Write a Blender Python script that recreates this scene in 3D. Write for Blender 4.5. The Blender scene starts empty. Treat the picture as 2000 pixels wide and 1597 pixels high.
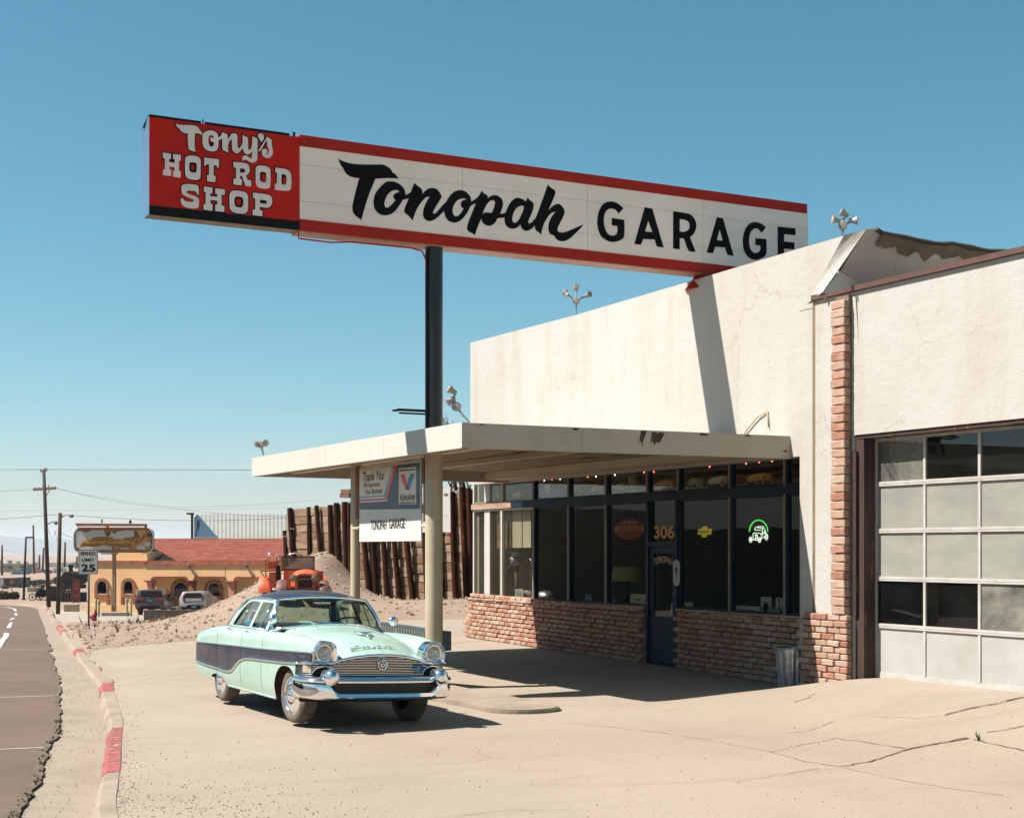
import bpy, bmesh, math, random
from mathutils import Vector, Matrix, noise
from mathutils.geometry import tessellate_polygon
random.seed(7)
R = math.radians
SC = bpy.context.scene
COL = SC.collection
# ------------------------------------------------------------------ camera
FOC, CH = 2900.0, 2.17            # focal length in photo pixels, eye height
YAW = math.atan(1530 / FOC)
SA, CA = math.sin(YAW), math.cos(YAW)
cam = bpy.data.cameras.new('camera'); camo = bpy.data.objects.new('camera', cam); COL.objects.link(camo)
camo.location = (0, 0, CH); camo.rotation_euler = (R(90), 0, -YAW)
cam.sensor_width = 36; cam.lens = FOC / 2000 * 36; cam.shift_y = 0.1368; cam.clip_end = 30000; cam.clip_start = .1
SC.camera = camo
# ------------------------------------------------------------------ sky, sun, exposure
W = bpy.data.worlds.new('World'); SC.world = W; W.use_nodes = True
nt = W.node_tree
sky = nt.nodes.new('ShaderNodeTexSky'); sky.sky_type = 'NISHITA'; sky.sun_disc = False
sky.sun_elevation = R(53.4); sky.sun_rotation = math.atan2(-.70, .25)
sky.altitude = 1850; sky.air_density = 1.0; sky.dust_density = 3.0; sky.ozone_density = 1.2
bgn = nt.nodes['Background']; bgn.inputs['Strength'].default_value = .05
hs = nt.nodes.new('ShaderNodeHueSaturation'); hs.inputs['Hue'].default_value = .464; hs.inputs['Saturation'].default_value = 1.30; hs.inputs['Value'].default_value = 1.0
nt.links.new(sky.outputs[0], hs.inputs['Color']); nt.links.new(hs.outputs[0], bgn.inputs[0])
sun = bpy.data.lights.new('sun', 'SUN'); suno = bpy.data.objects.new('sun', sun); COL.objects.link(suno)
sun.energy = 5.0; sun.angle = R(.5); sun.color = (1, .95, .885)
suno.rotation_euler = Vector((.70, -.25, -1)).to_track_quat('-Z', 'Y').to_euler(); suno.location = (-20, 10, 40)
SC.view_settings.view_transform = 'Standard'; SC.view_settings.look = 'None'
SC.view_settings.exposure = 1.30; SC.view_settings.gamma = 1; SC.view_settings.use_curve_mapping = False
SC.cycles.max_bounces = 8; SC.cycles.transparent_max_bounces = 16; SC.cycles.volume_bounces = 0
try: SC.cycles.sample_clamp_indirect = 4
except Exception: pass

# ------------------------------------------------------------------ helpers
def at(px, D):                     # world X, Y of a measured bearing at depth D
    r = (px - 1000) / FOC * D
    return r * CA + D * SA, -r * SA + D * CA
def hz(py, D): return CH + (1072 - py) * D / FOC
def sstep(a, b, x):
    t = min(1, max(0, (x - a) / (b - a))); return t * t * (3 - 2 * t)
def interp(tab, x):
    if x <= tab[0][0]: return tab[0][1]
    for (a, b), (c, d) in zip(tab, tab[1:]):
        if x <= c: return b + (d - b) * (x - a) / (c - a)
    return tab[-1][1]
def sinterp(tab, x):               # smooth (monotone-ish cubic) table
    n = len(tab)
    if x <= tab[0][0]: return tab[0][1]
    if x >= tab[-1][0]: return tab[-1][1]
    i = 0
    while x > tab[i + 1][0]: i += 1
    x0, y0 = tab[i]; x1, y1 = tab[i + 1]; h = x1 - x0
    def sl(k):
        if k <= 0 or k >= n - 1: return 0 if n < 3 else ((tab[min(k + 1, n - 1)][1] - tab[max(k - 1, 0)][1]) / (tab[min(k + 1, n - 1)][0] - tab[max(k - 1, 0)][0]))
        return (tab[k + 1][1] - tab[k - 1][1]) / (tab[k + 1][0] - tab[k - 1][0])
    m0, m1 = sl(i) * h, sl(i + 1) * h; t = (x - x0) / h
    return (2*t**3-3*t*t+1)*y0 + (t**3-2*t*t+t)*m0 + (-2*t**3+3*t*t)*y1 + (t**3-t*t)*m1

def tag(o, label=None, cat=None, group=None, kind=None):
    if label: o['label'] = label
    if cat: o['category'] = cat
    if group: o['group'] = group
    if kind: o['kind'] = kind
    return o
def thing(name, label, cat, loc=(0, 0, 0), rz=0, group=None):
    o = bpy.data.objects.new(name, None); COL.objects.link(o)
    o.location = loc; o.rotation_euler = (0, 0, rz); o.empty_display_size = .1
    return tag(o, label, cat, group)
def dup(root, loc, rz=None, label=None, group=None):
    c = root.copy(); COL.objects.link(c); c.location = loc
    if rz is not None: c.rotation_euler = (0, 0, rz)
    if label: c['label'] = label
    if group: c['group'] = group
    for ch in list(root.children):
        d = ch.copy(); COL.objects.link(d); d.parent = c
        for g in list(ch.children):
            e = g.copy(); COL.objects.link(e); e.parent = d
    return c

class MB:
    """collects shapes into one mesh"""
    def __init__(s, off=(0, 0, 0)):
        s.v, s.f, s.m, s.off = [], [], [], off
    def add(s, vs, fs, m=0):
        b = len(s.v); o = s.off
        s.v += [(x - o[0], y - o[1], z - o[2]) for x, y, z in vs]
        s.f += [tuple(b + i for i in f) for f in fs]; s.m += [m] * len(fs); return s
    def box(s, x0, x1, y0, y1, z0, z1, m=0, b=0, rz=0, c=None):
        if b <= 0:
            vs = [(x, y, z) for z in (z0, z1) for x, y in ((x0, y0), (x1, y0), (x1, y1), (x0, y1))]
            fs = [(3, 2, 1, 0), (4, 5, 6, 7), (0, 1, 5, 4), (1, 2, 6, 5), (2, 3, 7, 6), (3, 0, 4, 7)]
        else:
            b = min(b, (x1 - x0) * .45, (y1 - y0) * .45, (z1 - z0) * .45)
            X, Y, Z = (x0, x1), (y0, y1), (z0, z1); vs = []
            idx = {}
            for i in (0, 1):
                for j in (0, 1):
                    for k in (0, 1):
                        sx, sy, sz = 1 - 2 * i, 1 - 2 * j, 1 - 2 * k
                        for a in range(3):
                            p = [X[i] + sx * b, Y[j] + sy * b, Z[k] + sz * b]; p[a] = (X[i], Y[j], Z[k])[a]
                            idx[i, j, k, a] = len(vs); vs.append(tuple(p))
            fs = []
            q = ((0, 0), (1, 0), (1, 1), (0, 1))
            for e in (0, 1):
                for a in range(3):
                    f = []
                    for u, w in q:
                        t = [0, 0, 0]; t[a] = e; t[(a + 1) % 3] = u; t[(a + 2) % 3] = w
                        f.append(idx[t[0], t[1], t[2], a])
                    fs.append(tuple(f) if e else tuple(f[::-1]))
            for a in range(3):
                b1, c1 = (a + 1) % 3, (a + 2) % 3
                for u in (0, 1):
                    for w in (0, 1):
                        f = []
                        for e, ax in ((0, b1), (1, b1), (1, c1), (0, c1)):
                            t = [0, 0, 0]; t[a] = e; t[b1] = u; t[c1] = w
                            f.append(idx[t[0], t[1], t[2], ax])
                        fs.append(tuple(f) if (u + w) % 2 else tuple(f[::-1]))
            for i in (0, 1):
                for j in (0, 1):
                    for k in (0, 1):
                        f = tuple(idx[i, j, k, a] for a in range(3))
                        fs.append(f if (i + j + k) % 2 else f[::-1])
        if rz:
            cx, cy = c or ((x0 + x1) / 2, (y0 + y1) / 2); cs, sn = math.cos(rz), math.sin(rz)
            vs = [(cx + (x - cx) * cs - (y - cy) * sn, cy + (x - cx) * sn + (y - cy) * cs, z) for x, y, z in vs]
        return s.add(vs, fs, m)
    def bar(s, p, q, w, h, m=0):
        p, q = Vector(p), Vector(q); d = (q - p).normalized()
        u = d.cross(Vector((0, 0, 1)))
        if u.length < .01: u = Vector((1, 0, 0))
        u.normalize(); n = u.cross(d)
        vs = [tuple(e + u * a * w / 2 + n * c * h / 2) for e in (p, q) for a, c in ((-1, -1), (1, -1), (1, 1), (-1, 1))]
        return s.add(vs, [(3, 2, 1, 0), (4, 5, 6, 7), (0, 1, 5, 4), (1, 2, 6, 5), (2, 3, 7, 6), (3, 0, 4, 7)], m)
    def tube(s, pts, r, n=8, m=0, cap=True, closed=False):
        P = [Vector(p) for p in pts]; k = len(P); vs, fs = [], []
        rr = r if isinstance(r, (list, tuple)) else [r] * k
        prev = None
        for i, p in enumerate(P):
            if closed: d = P[(i + 1) % k] - P[i - 1]
            else: d = P[min(i + 1, k - 1)] - P[max(i - 1, 0)]
            d.normalize()
            u = prev - d * prev.dot(d) if prev is not None else d.orthogonal()
            if u.length < 1e-6: u = d.orthogonal()
            u.normalize(); prev = u; w = d.cross(u)
            for j in range(n):
                a = 2 * math.pi * j / n; vs.append(tuple(p + (u * math.cos(a) + w * math.sin(a)) * rr[i]))
        rng = range(k) if closed else range(k - 1)
        for i in rng:
            i2 = (i + 1) % k
            for j in range(n):
                j2 = (j + 1) % n; fs.append((i * n + j, i * n + j2, i2 * n + j2, i2 * n + j))
        if cap and not closed:
            fs.append(tuple(range(n))[::-1]); fs.append(tuple((k - 1) * n + j for j in range(n)))
        return s.add(vs, fs, m)
    def lathe(s, prof, c=(0, 0, 0), ax=(0, 0, 1), n=16, m=0, cap=True):
        a = Vector(ax).normalized(); u = a.orthogonal().normalized(); w = a.cross(u); c = Vector(c); vs, fs = [], []
        for r, h in prof:
            for j in range(n):
                t = 2 * math.pi * j / n; vs.append(tuple(c + a * h + (u * math.cos(t) + w * math.sin(t)) * r))
        for i in range(len(prof) - 1):
            for j in range(n):
                j2 = (j + 1) % n; fs.append((i * n + j, i * n + j2, (i + 1) * n + j2, (i + 1) * n + j))
        if cap:
            fs.append(tuple(range(n))[::-1]); fs.append(tuple((len(prof) - 1) * n + j for j in range(n)))
        return s.add(vs, fs, m)
    def ball(s, c, r, n=10, m=0, sc=(1, 1, 1)):
        b = len(s.v); k = max(4, n // 2)
        vs = [(c[0] + r * sc[0] * math.sin(math.pi * i / k) * math.cos(2 * math.pi * j / n), c[1] + r * sc[1] * math.sin(math.pi * i / k) * math.sin(2 * math.pi * j / n), c[2] + r * sc[2] * math.cos(math.pi * i / k)) for i in range(k + 1) for j in range(n)]
        fs = [(i * n + j, (i + 1) * n + j, (i + 1) * n + (j + 1) % n, i * n + (j + 1) % n) for i in range(k) for j in range(n)]
        return s.add(vs, fs, m)
    def grid(s, fn, nu, nv, m=0, flip=False, mf=None):
        vs = [tuple(fn(i / nu, j / nv)) for i in range(nu + 1) for j in range(nv + 1)]; k = nv + 1
        b0 = len(s.f)
        fs = []
        for i in range(nu):
            for j in range(nv):
                f = (i * k + j, (i + 1) * k + j, (i + 1) * k + j + 1, i * k + j + 1)
                fs.append(f[::-1] if flip else f)
        s.add(vs, fs, m)
        if mf:
            q = 0
            for i in range(nu):
                for j in range(nv): s.m[b0 + q] = mf((i + .5) / nu, (j + .5) / nv); q += 1
        return s
    def prism(s, poly, fn, d0, d1, m=0):
        """poly of (a,b) -> fn(a,b,d) ; extruded between d0 and d1"""
        n = len(poly); vs = [tuple(fn(a, b, d)) for d in (d0, d1) for a, b in poly]
        fs = [tuple(range(n))[::-1], tuple(range(n, 2 * n))] + [(i, (i + 1) % n, n + (i + 1) % n, n + i) for i in range(n)]
        return s.add(vs, fs, m)
    def flat(s, loops, fn, m=0):
        """filled outline with holes, mapped by fn(a,b)"""
        L = [[Vector((a, b, 0)) for a, b in lp] for lp in loops]
        tri = tessellate_polygon(L); vs = [tuple(fn(p.x, p.y)) for lp in L for p in lp]
        return s.add(vs, [tuple(t) for t in tri], m)
    def build(s, name, mat, parent=None, smooth=False, loc=None, angle=None):
        me = bpy.data.meshes.new(name); me.from_pydata(s.v, [], s.f)
        for mm in (mat if isinstance(mat, (list, tuple)) else [mat]): me.materials.append(mm)
        if any(s.m): me.polygons.foreach_set('material_index', s.m)
        if smooth:
            me.polygons.foreach_set('use_smooth', [True] * len(s.f))
            if angle is not None: me.set_sharp_from_angle(angle=R(angle))
        me.update()
        o = bpy.data.objects.new(name, me); COL.objects.link(o)
        if parent is not None: o.parent = parent
        if loc is not None: o.location = loc
        return o
def fixn(o):
    bm = bmesh.new(); bm.from_mesh(o.data); bmesh.ops.remove_doubles(bm, verts=bm.verts, dist=1e-5); bmesh.ops.recalc_face_normals(bm, faces=bm.faces); bm.to_mesh(o.data); bm.free(); return o
def inst(name, me, parent, loc=(0, 0, 0), rot=None, sc=None):
    o = bpy.data.objects.new(name, me); COL.objects.link(o); o.parent = parent; o.location = loc
    if rot: o.rotation_euler = rot
    if sc: o.scale = sc
    return o
_tc = {}
def textmesh(txt, bold=0.0):
    k = (txt, bold)
    if k not in _tc:
        cu = bpy.data.curves.new('lettering', 'FONT'); cu.body = txt; cu.size = 1; cu.offset = bold; cu.resolution_u = 3
        o = bpy.data.objects.new('lettering', cu); COL.objects.link(o)
        dg = bpy.context.evaluated_depsgraph_get(); me = bpy.data.meshes.new_from_object(o.evaluated_get(dg))
        _tc[k] = ([tuple(v.co) for v in me.vertices], [tuple(p.vertices) for p in me.polygons])
        bpy.data.objects.remove(o); bpy.data.curves.remove(cu); bpy.data.meshes.remove(me)
    return _tc[k]
def text(txt, O, U, V, w, h, mat, parent=None, bold=0.0, name='lettering', off=(0, 0, 0), slant=0, arch=0, build=True, mb=None):
    """text filling a w x h box whose lower left corner is O (U right, V up)"""
    vs, fs = textmesh(txt, bold)
    x0 = min(v[0] for v in vs); x1 = max(v[0] for v in vs); y0 = min(v[1] for v in vs); y1 = max(v[1] for v in vs)
    O, U, V = Vector(O), Vector(U), Vector(V); out = []
    for x, y, z in vs:
        a = (x - x0) / (x1 - x0) * w; b = (y - y0) / (y1 - y0) * h; a += slant * b
        if arch: b += arch * (1 - ((a / w - .5) * 2) ** 2)
        out.append(tuple(O + U * a + V * b))
    mb = mb or MB(off); mb.add(out, fs)
    return mb.build(name, mat, parent) if build else mb

# ------------------------------------------------------------------ materials
GA = .50                           # scales non-metal colours down so shade renders deeper under the raised exposure
def g(c): return tuple(x * GA for x in c[:3])
def nodes(name):
    m = bpy.data.materials.new(name); m.use_nodes = True; t = m.node_tree
    return m, t, t.nodes['Principled BSDF'], t.nodes.new, t.links.new
def ramp(t, fac, a, b, ca=(0, 0, 0, 1), cb=(1, 1, 1, 1)):
    r = t.nodes.new('ShaderNodeValToRGB'); r.color_ramp.elements[0].position = a; r.color_ramp.elements[1].position = b
    r.color_ramp.elements[0].color = ca; r.color_ramp.elements[1].color = cb; t.links.new(fac, r.inputs[0]); return r
def noisen(t, scale, detail=5, rough=.6, stretch=None, dist=0):
    g = t.nodes.new('ShaderNodeNewGeometry'); v = g.outputs['Position']
    if stretch:
        mp = t.nodes.new('ShaderNodeMapping'); mp.inputs['Scale'].default_value = stretch; t.links.new(v, mp.inputs[0]); v = mp.outputs[0]
    n = t.nodes.new('ShaderNodeTexNoise'); n.inputs['Scale'].default_value = scale; n.inputs['Detail'].default_value = detail
    n.inputs['Roughness'].default_value = rough; n.inputs['Distortion'].default_value = dist; t.links.new(v, n.inputs['Vector']); return n
def mixc(t, fac, a, b, mode='MIX'):
    x = t.nodes.new('ShaderNodeMix'); x.data_type = 'RGBA'; x.blend_type = mode
    if hasattr(fac, 'is_output'): t.links.new(fac, x.inputs[0])
    else: x.inputs[0].default_value = fac
    for i, c in ((6, a), (7, b)):
        if hasattr(c, 'is_output'): t.links.new(c, x.inputs[i])
        else: x.inputs[i].default_value = tuple(c) + ((1,) if len(c) == 3 else ())
    return x.outputs[2]
def bumpn(t, p, h, strength, dist=.01):
    b = t.nodes.new('ShaderNodeBump'); b.inputs['Strength'].default_value = strength; b.inputs['Distance'].default_value = dist
    t.links.new(h, b.inputs['Height']); t.links.new(b.outputs[0], p.inputs['Normal'])
def M(name, c, r=.6, m=0, c2=None, vs=2., lo=.38, hi=.65, bump=0, bs=40, bd=.01, coat=0, c3=None, vs3=8., lo3=.6, hi3=.7, stretch=None, stretch3=None, rnd=None, emit=0, spec=None, r2=None):
    mt, t, p, N, L = nodes(name)
    p.inputs['Roughness'].default_value = r; p.inputs['Metallic'].default_value = m; p.inputs['Coat Weight'].default_value = coat
    p.inputs['Coat Roughness'].default_value = .04
    if spec is not None: p.inputs['Specular IOR Level'].default_value = spec
    if m < .5 and not emit:
        c = g(c); c2 = g(c2) if c2 else c2; c3 = g(c3) if c3 else c3; rnd = [g(q) for q in rnd] if rnd else rnd
    col = tuple(c) + (1,)
    if rnd:
        oi = N('ShaderNodeObjectInfo'); rp = N('ShaderNodeValToRGB'); rp.color_ramp.interpolation = 'CONSTANT'; els = rp.color_ramp.elements
        cs = [c] + list(rnd)
        for i, q in enumerate(cs):
            e = els[i] if i < 2 else els.new(.5)
            e.position = i / len(cs); e.color = tuple(q) + (1,)
        L(oi.outputs['Random'], rp.inputs[0]); col = rp.outputs[0]
    if c2:
        n = noisen(t, vs, 6, .62, stretch); rm = ramp(t, n.outputs['Fac'], lo, hi); col = mixc(t, rm.outputs[0], col, c2)
        if r2 is not None:
            mr = N('ShaderNodeMapRange'); mr.inputs['To Min'].default_value = r; mr.inputs['To Max'].default_value = r2
            L(rm.outputs[0], mr.inputs[0]); L(mr.outputs[0], p.inputs['Roughness'])
    if c3:
        n = noisen(t, vs3, 6, .65, stretch3); col = mixc(t, ramp(t, n.outputs['Fac'], lo3, hi3).outputs[0], col, c3)
    if hasattr(col, 'is_output'): L(col, p.inputs['Base Color'])
    else: p.inputs['Base Color'].default_value = col
    if bump: bumpn(t, p, noisen(t, bs, 6, .6).outputs['Fac'], bump, bd)
    if emit:
        p.inputs['Emission Color'].default_value = tuple(c) + (1,); p.inputs['Emission Strength'].default_value = emit
    return mt
def glass(name, tint=(.5, .52, .5), film=None, filmc=(.6, .6, .55), rough=.0, wav=0, refl=.045):
    """a pane: fresnel mirror over tinted see-through, optional dirt film"""
    mt = bpy.data.materials.new(name); mt.use_nodes = True; t = mt.node_tree; t.nodes.clear(); N = t.nodes.new; L = t.links.new
    out = N('ShaderNodeOutputMaterial'); tr = N('ShaderNodeBsdfTransparent'); tr.inputs[0].default_value = tuple(tint) + (1,)
    gl = N('ShaderNodeBsdfGlossy'); gl.inputs['Roughness'].default_value = rough; gl.inputs[0].default_value = (.95, .97, 1, 1)
    ge = N('ShaderNodeNewGeometry'); dt = N('ShaderNodeVectorMath'); dt.operation = 'DOT_PRODUCT'; L(ge.outputs['Incoming'], dt.inputs[0]); L(ge.outputs['Normal'], dt.inputs[1])
    def mth(op, a, b_=None):
        x = N('ShaderNodeMath'); x.operation = op
        for i, q in enumerate((a, b_)):
            if q is None: continue
            if hasattr(q, 'is_output'): L(q, x.inputs[i])
            else: x.inputs[i].default_value = q
        return x.outputs[0]
    sch = mth('ADD', mth('MULTIPLY', mth('POWER', mth('SUBTRACT', 1.0, mth('ABSOLUTE', dt.outputs['Value'])), 5.0), 1 - refl), refl)
    if wav:
        b = N('ShaderNodeBump'); b.inputs['Strength'].default_value = wav; b.inputs['Distance'].default_value = .02
        L(noisen(t, 1.6, 1, .4).outputs['Fac'], b.inputs['Height']); L(b.outputs[0], gl.inputs['Normal'])
    mx = N('ShaderNodeMixShader'); body = tr.outputs[0]
    if film:
        df = N('ShaderNodeBsdfDiffuse'); m0 = N('ShaderNodeMixShader')
        n = noisen(t, 1.3, 7, .7, dist=.6); n2 = noisen(t, 5., 5, .6, stretch=(1, .3, 1))
        cc = mixc(t, ramp(t, n2.outputs['Fac'], .35, .7).outputs[0], g(filmc), tuple(x * .84 for x in g(filmc))); L(cc, df.inputs[0])
        rm = ramp(t, n.outputs['Fac'], .3, .7, tuple([film[0]] * 3) + (1,), tuple([film[1]] * 3) + (1,)); L(rm.outputs[0], m0.inputs[0])
        L(tr.outputs[0], m0.inputs[1]); L(df.outputs[0], m0.inputs[2]); body = m0.outputs[0]
    L(sch, mx.inputs[0]); L(body, mx.inputs[1]); L(gl.outputs[0], mx.inputs[2]); L(mx.outputs[0], out.inputs[0])
    return mt
m_white = M('white_paint', (.78, .74, .66), .75, c2=(.66, .60, .50), vs=.9, lo=.5, hi=.9, bump=.25, bs=120)
m_cream = M('cream_paint', (.74, .62, .43), .5, c2=(.62, .48, .29), vs=1.3, lo=.45, hi=.8, c3=(.18, .12, .07), vs3=9, lo3=.74, hi3=.78)
m_black = M('black_paint', (.008, .008, .009), .6, spec=.15)
m_chrome = M('chrome', (.85, .86, .88), .07, 1, c2=(.6, .6, .6), vs=14, lo=.55, hi=.9, r2=.16)
m_steel = M('galvanised_steel', (.45, .46, .46), .38, .9, c2=(.3, .31, .31), vs=9)
m_wood = M('old_wood', (.24, .13, .06), .85, c2=(.12, .06, .03), vs=2.5, stretch=(1, 1, 12), bump=.5, bs=30)
m_rust = M('rust', (.2, .07, .03), .9, c2=(.09, .035, .02), vs=12)
m_rubber = M('rubber', (.02, .02, .02), .85, c2=(.07, .06, .05), vs=4)
m_letter = M('black_lettering', (.006, .006, .006), .7, spec=.1)
# ------------------------------------------------------------------ ground
BASE = [(0, 0), (28, 0), (40, -.2), (50, -.5), (60, -.83), (80, -1.55), (100, -2.24), (115, -2.5), (150, -3.1), (300, -4.6), (500, -7), (1000, -10), (3000, -14), (12000, -22)]
def dep(X, Y): return X * SA + Y * CA
def lat(X, Y): return X * CA - Y * SA
def floorz(Y): return max(0, min(.19, .013 * (Y - 17.5)))
def gz(X, Y):
    D = dep(X, Y); z = interp(BASE, max(D, 0))
    w = sstep(9.5, 12.8, X) * (1 - sstep(44, 62, D)) * sstep(-20, -5, Y + 8) * sstep(-9, -4.5, lat(X, Y))
    z = z * (1 - w) + w * floorz(Y)
    a = sstep(10.6, 14.6, X) * (1 - sstep(16.4, 18.5, Y))
    return z + .31 * a * (1 - w * floorz(Y) / .31 * 0)
def mound(X, Y):
    D, l = dep(X, Y), lat(X, Y); q = l + 6.75
    m = 2.35 * math.exp(-(q / (3.2 if q < 0 else 1.55)) ** 2) * sstep(37, 54.5, D) * (1 - sstep(55.5, 63, D))
    return m + .30 * sstep(38, 47, D) * sstep(-8, -4.5, l) * (1 - sstep(60, 70, D))
CURBF = [(2.55, 11.9), (2.72, 12.74), (3.27, 14.89), (3.87, 17.39), (4.2, 18.81), (4.91, 22.47), (5.47, 25.2), (5.87, 27.91), (6.66, 32.84), (7.3, 36.74), (9.01, 46.65), (11.62, 61.5), (15.9, 85.5), (20.37, 110.07), (23.02, 126.15), (23.67, 133.75)]
CURBY = [(-40, -10.0)] + [(0, -.6)] + [(y, x) for x, y in CURBF]
def curbx(Y): return sinterp(CURBY, Y)
def curbw(Y): return interp([(10, .20), (17, .17), (22, .21), (26, .22), (60, .20), (130, .3)], Y)
ROADY = [(-40, -11.4), (0, -2.2), (13.05, 2.14), (14.57, 2.53), (17.04, 3.15), (19.43, 3.7), (21.94, 4.22), (25.22, 4.84), (29.92, 5.66), (36.46, 6.78), (46.87, 8.6), (83.63, 15.07), (113.1, 20.2), (126.47, 22.42), (132.65, 23.13)]
def roadx(Y): return sinterp(ROADY, Y)
TOE = [(-20, 32.6), (6.4, 32.6), (8.3, 35.0), (10.8, 37.6), (14, 38.6), (18.1, 38.3), (40, 39)]
def toey(X): return interp(TOE, X)
def curbh(Y):     # kerb top above the gutter
    return -.09 + .082 * (1 - sstep(24.4, 25.4, Y) * (1 - sstep(32.6, 33.6, Y)))
m_dirt = M('desert_dirt', (.46, .325, .23), .95, c2=(.36, .245, .165), vs=.6, lo=.35, hi=.7, c3=(.50, .38, .28), vs3=7, lo3=.55, hi3=.68, bump=.9, bs=22, bd=.04)
m_asph = M('faded_asphalt', (.225, .158, .118), .9, spec=.2, c2=(.175, .12, .09), vs=.35, c3=(.30, .22, .17), vs3=60, lo3=.58, hi3=.66, bump=.5, bs=90)
m_gut = M('gutter_concrete', (.43, .34, .25), .9, c2=(.30, .23, .165), vs=1.1, lo=.45, hi=.8, c3=(.13, .10, .08), vs3=5, lo3=.70, hi3=.76, bump=.4, bs=70)
m_kerb = M('kerb_concrete', (.46, .37, .27), .9, c2=(.33, .26, .19), vs=2.2, bump=.5, bs=45)
m_crack = M('crack_filler', (.12, .08, .05), .95, c2=(.22, .155, .10), vs=9)
m_weed = M('dry_weed', (.10, .10, .035), .9, c2=(.2, .15, .06), vs=6)
m_stone = M('loose_stone', (.46, .34, .26), .9, c2=(.32, .22, .165), vs=3)
def concrete_mat():
    mt, t, p, N, L = nodes('lot_concrete'); p.inputs['Roughness'].default_value = .88
    c = mixc(t, ramp(t, noisen(t, .32, 6, .6).outputs['Fac'], .35, .68).outputs[0], g((.50, .405, .305)), g((.42, .335, .245)))
    c = mixc(t, ramp(t, noisen(t, 1.1, 7, .7, (.35, 1, 1), 1.5).outputs['Fac'], .52, .75, (0, 0, 0, 1), (.7, .7, .7, 1)).outputs[0], c, g((.36, .28, .20)))
    c = mixc(t, ramp(t, noisen(t, 26, 6, .75).outputs['Fac'], .50, .68, (0, 0, 0, 1), (.75, .75, .75, 1)).outputs[0], c, g((.30, .22, .155)))
    c = mixc(t, ramp(t, noisen(t, 150, 2, .6).outputs['Fac'], .62, .68, (0, 0, 0, 1), (.7, .7, .7, 1)).outputs[0], c, g((.56, .47, .36)))
    v = N('ShaderNodeTexVoronoi'); v.feature = 'DISTANCE_TO_EDGE'; v.inputs['Scale'].default_value = .27
    ge = N('ShaderNodeNewGeometry'); n = noisen(t, .9, 5, .6); sc = N('ShaderNodeVectorMath'); sc.operation = 'SCALE'; sc.inputs[3].default_value = .9
    L(n.outputs['Color'], sc.inputs[0]); ad = N('ShaderNodeVectorMath'); L(ge.outputs['Position'], ad.inputs[0]); L(sc.outputs[0], ad.inputs[1]); L(ad.outputs[0], v.inputs['Vector'])
    ck = ramp(t, v.outputs['Distance'], .0007, .0022, (1, 1, 1, 1), (0, 0, 0, 1)).outputs[0]
    mk = ramp(t, noisen(t, .22, 3, .6).outputs['Fac'], .60, .68).outputs[0]
    mul = N('ShaderNodeMath'); mul.operation = 'MULTIPLY'; L(ck, mul.inputs[0]); L(mk, mul.inputs[1])
    c = mixc(t, mul.outputs[0], c, g((.2, .14, .09))); L(c, p.inputs['Base Color'])
    bumpn(t, p, noisen(t, 60, 7, .7).outputs['Fac'], .4, .012); return mt
m_lot = concrete_mat()

# dirt terrain sheet, fine where the photograph looks, reaching the horizon all round
def dirtz(X, Y):
    D = dep(X, Y); z = gz(X, Y) + mound(X, Y)
    far = min(1, 40 / max(D, 40)) if D > 0 else 1
    nz = (noise.noise((X * .9, Y * .9, 0)) * .05 + noise.noise((X * 2.7, Y * 2.7, 3)) * .035 + noise.noise((X * .25, Y * .25, 7)) * .08)
    if -45 < Y < 142:
        s = X - curbx(Y) - curbw(Y)
        if s < .05: return z - .45 * sstep(.05, -.3, s) - .03 - (.2 if X < roadx(Y) else 0)
        if 62.5 < D < 112: return z + nz * .2 - .16 * sstep(62.5, 64, D + 1.2 * noise.noise((X * .4, Y * .4, 4))) * sstep(0, .6, s)
        t = Y - toey(X) + noise.noise((X * .7, Y * .7, 1)) * .5
        if t < 0 and Y < 60: return z + max(-.2, t * .18) + min(0, t) * .02
        return z + (nz * 1.3 + .05) * sstep(0, 1.6, s) * sstep(0, 2.5, t) + .02
    # hillside across the street, behind the camera's left
    return z + nz * far
def hill(X, Y):
    return 0 * sstep(-26, -75, X) * sstep(-60, -10, Y) * (1 - sstep(140, 260, Y)) * (1 + .25 * noise.noise((X * .05, Y * .05, 2)))
ang = []
a = -180.0
while a < 180:
    ang.append(a); a += .22 if -22 <= a < 13 else (1.5 if -40 < a < 40 else 6)
rad = []
r = .8
while r < 11500:
    rad.append(r); r *= 1.012 if 28 < r < 64 else (1.03 if r < 150 else 1.12)
vs = []
for r in rad:
    for a in ang:
        X = r * math.sin(R(a) + YAW); Y = r * math.cos(R(a) + YAW); vs.append((X, Y, dirtz(X, Y) + hill(X, Y)))
n = len(ang); fs = [(i * n + j, i * n + (j + 1) % n, (i + 1) * n + (j + 1) % n, (i + 1) * n + j)[::-1] for i in range(len(rad) - 1) for j in range(n)]
fs.append(tuple(range(n)))
b = MB(); b.add(vs, fs); tag(b.build('desert_ground', m_dirt, smooth=True), 'pale desert dirt spreading from the lot to the far hills', kind='structure')

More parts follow.
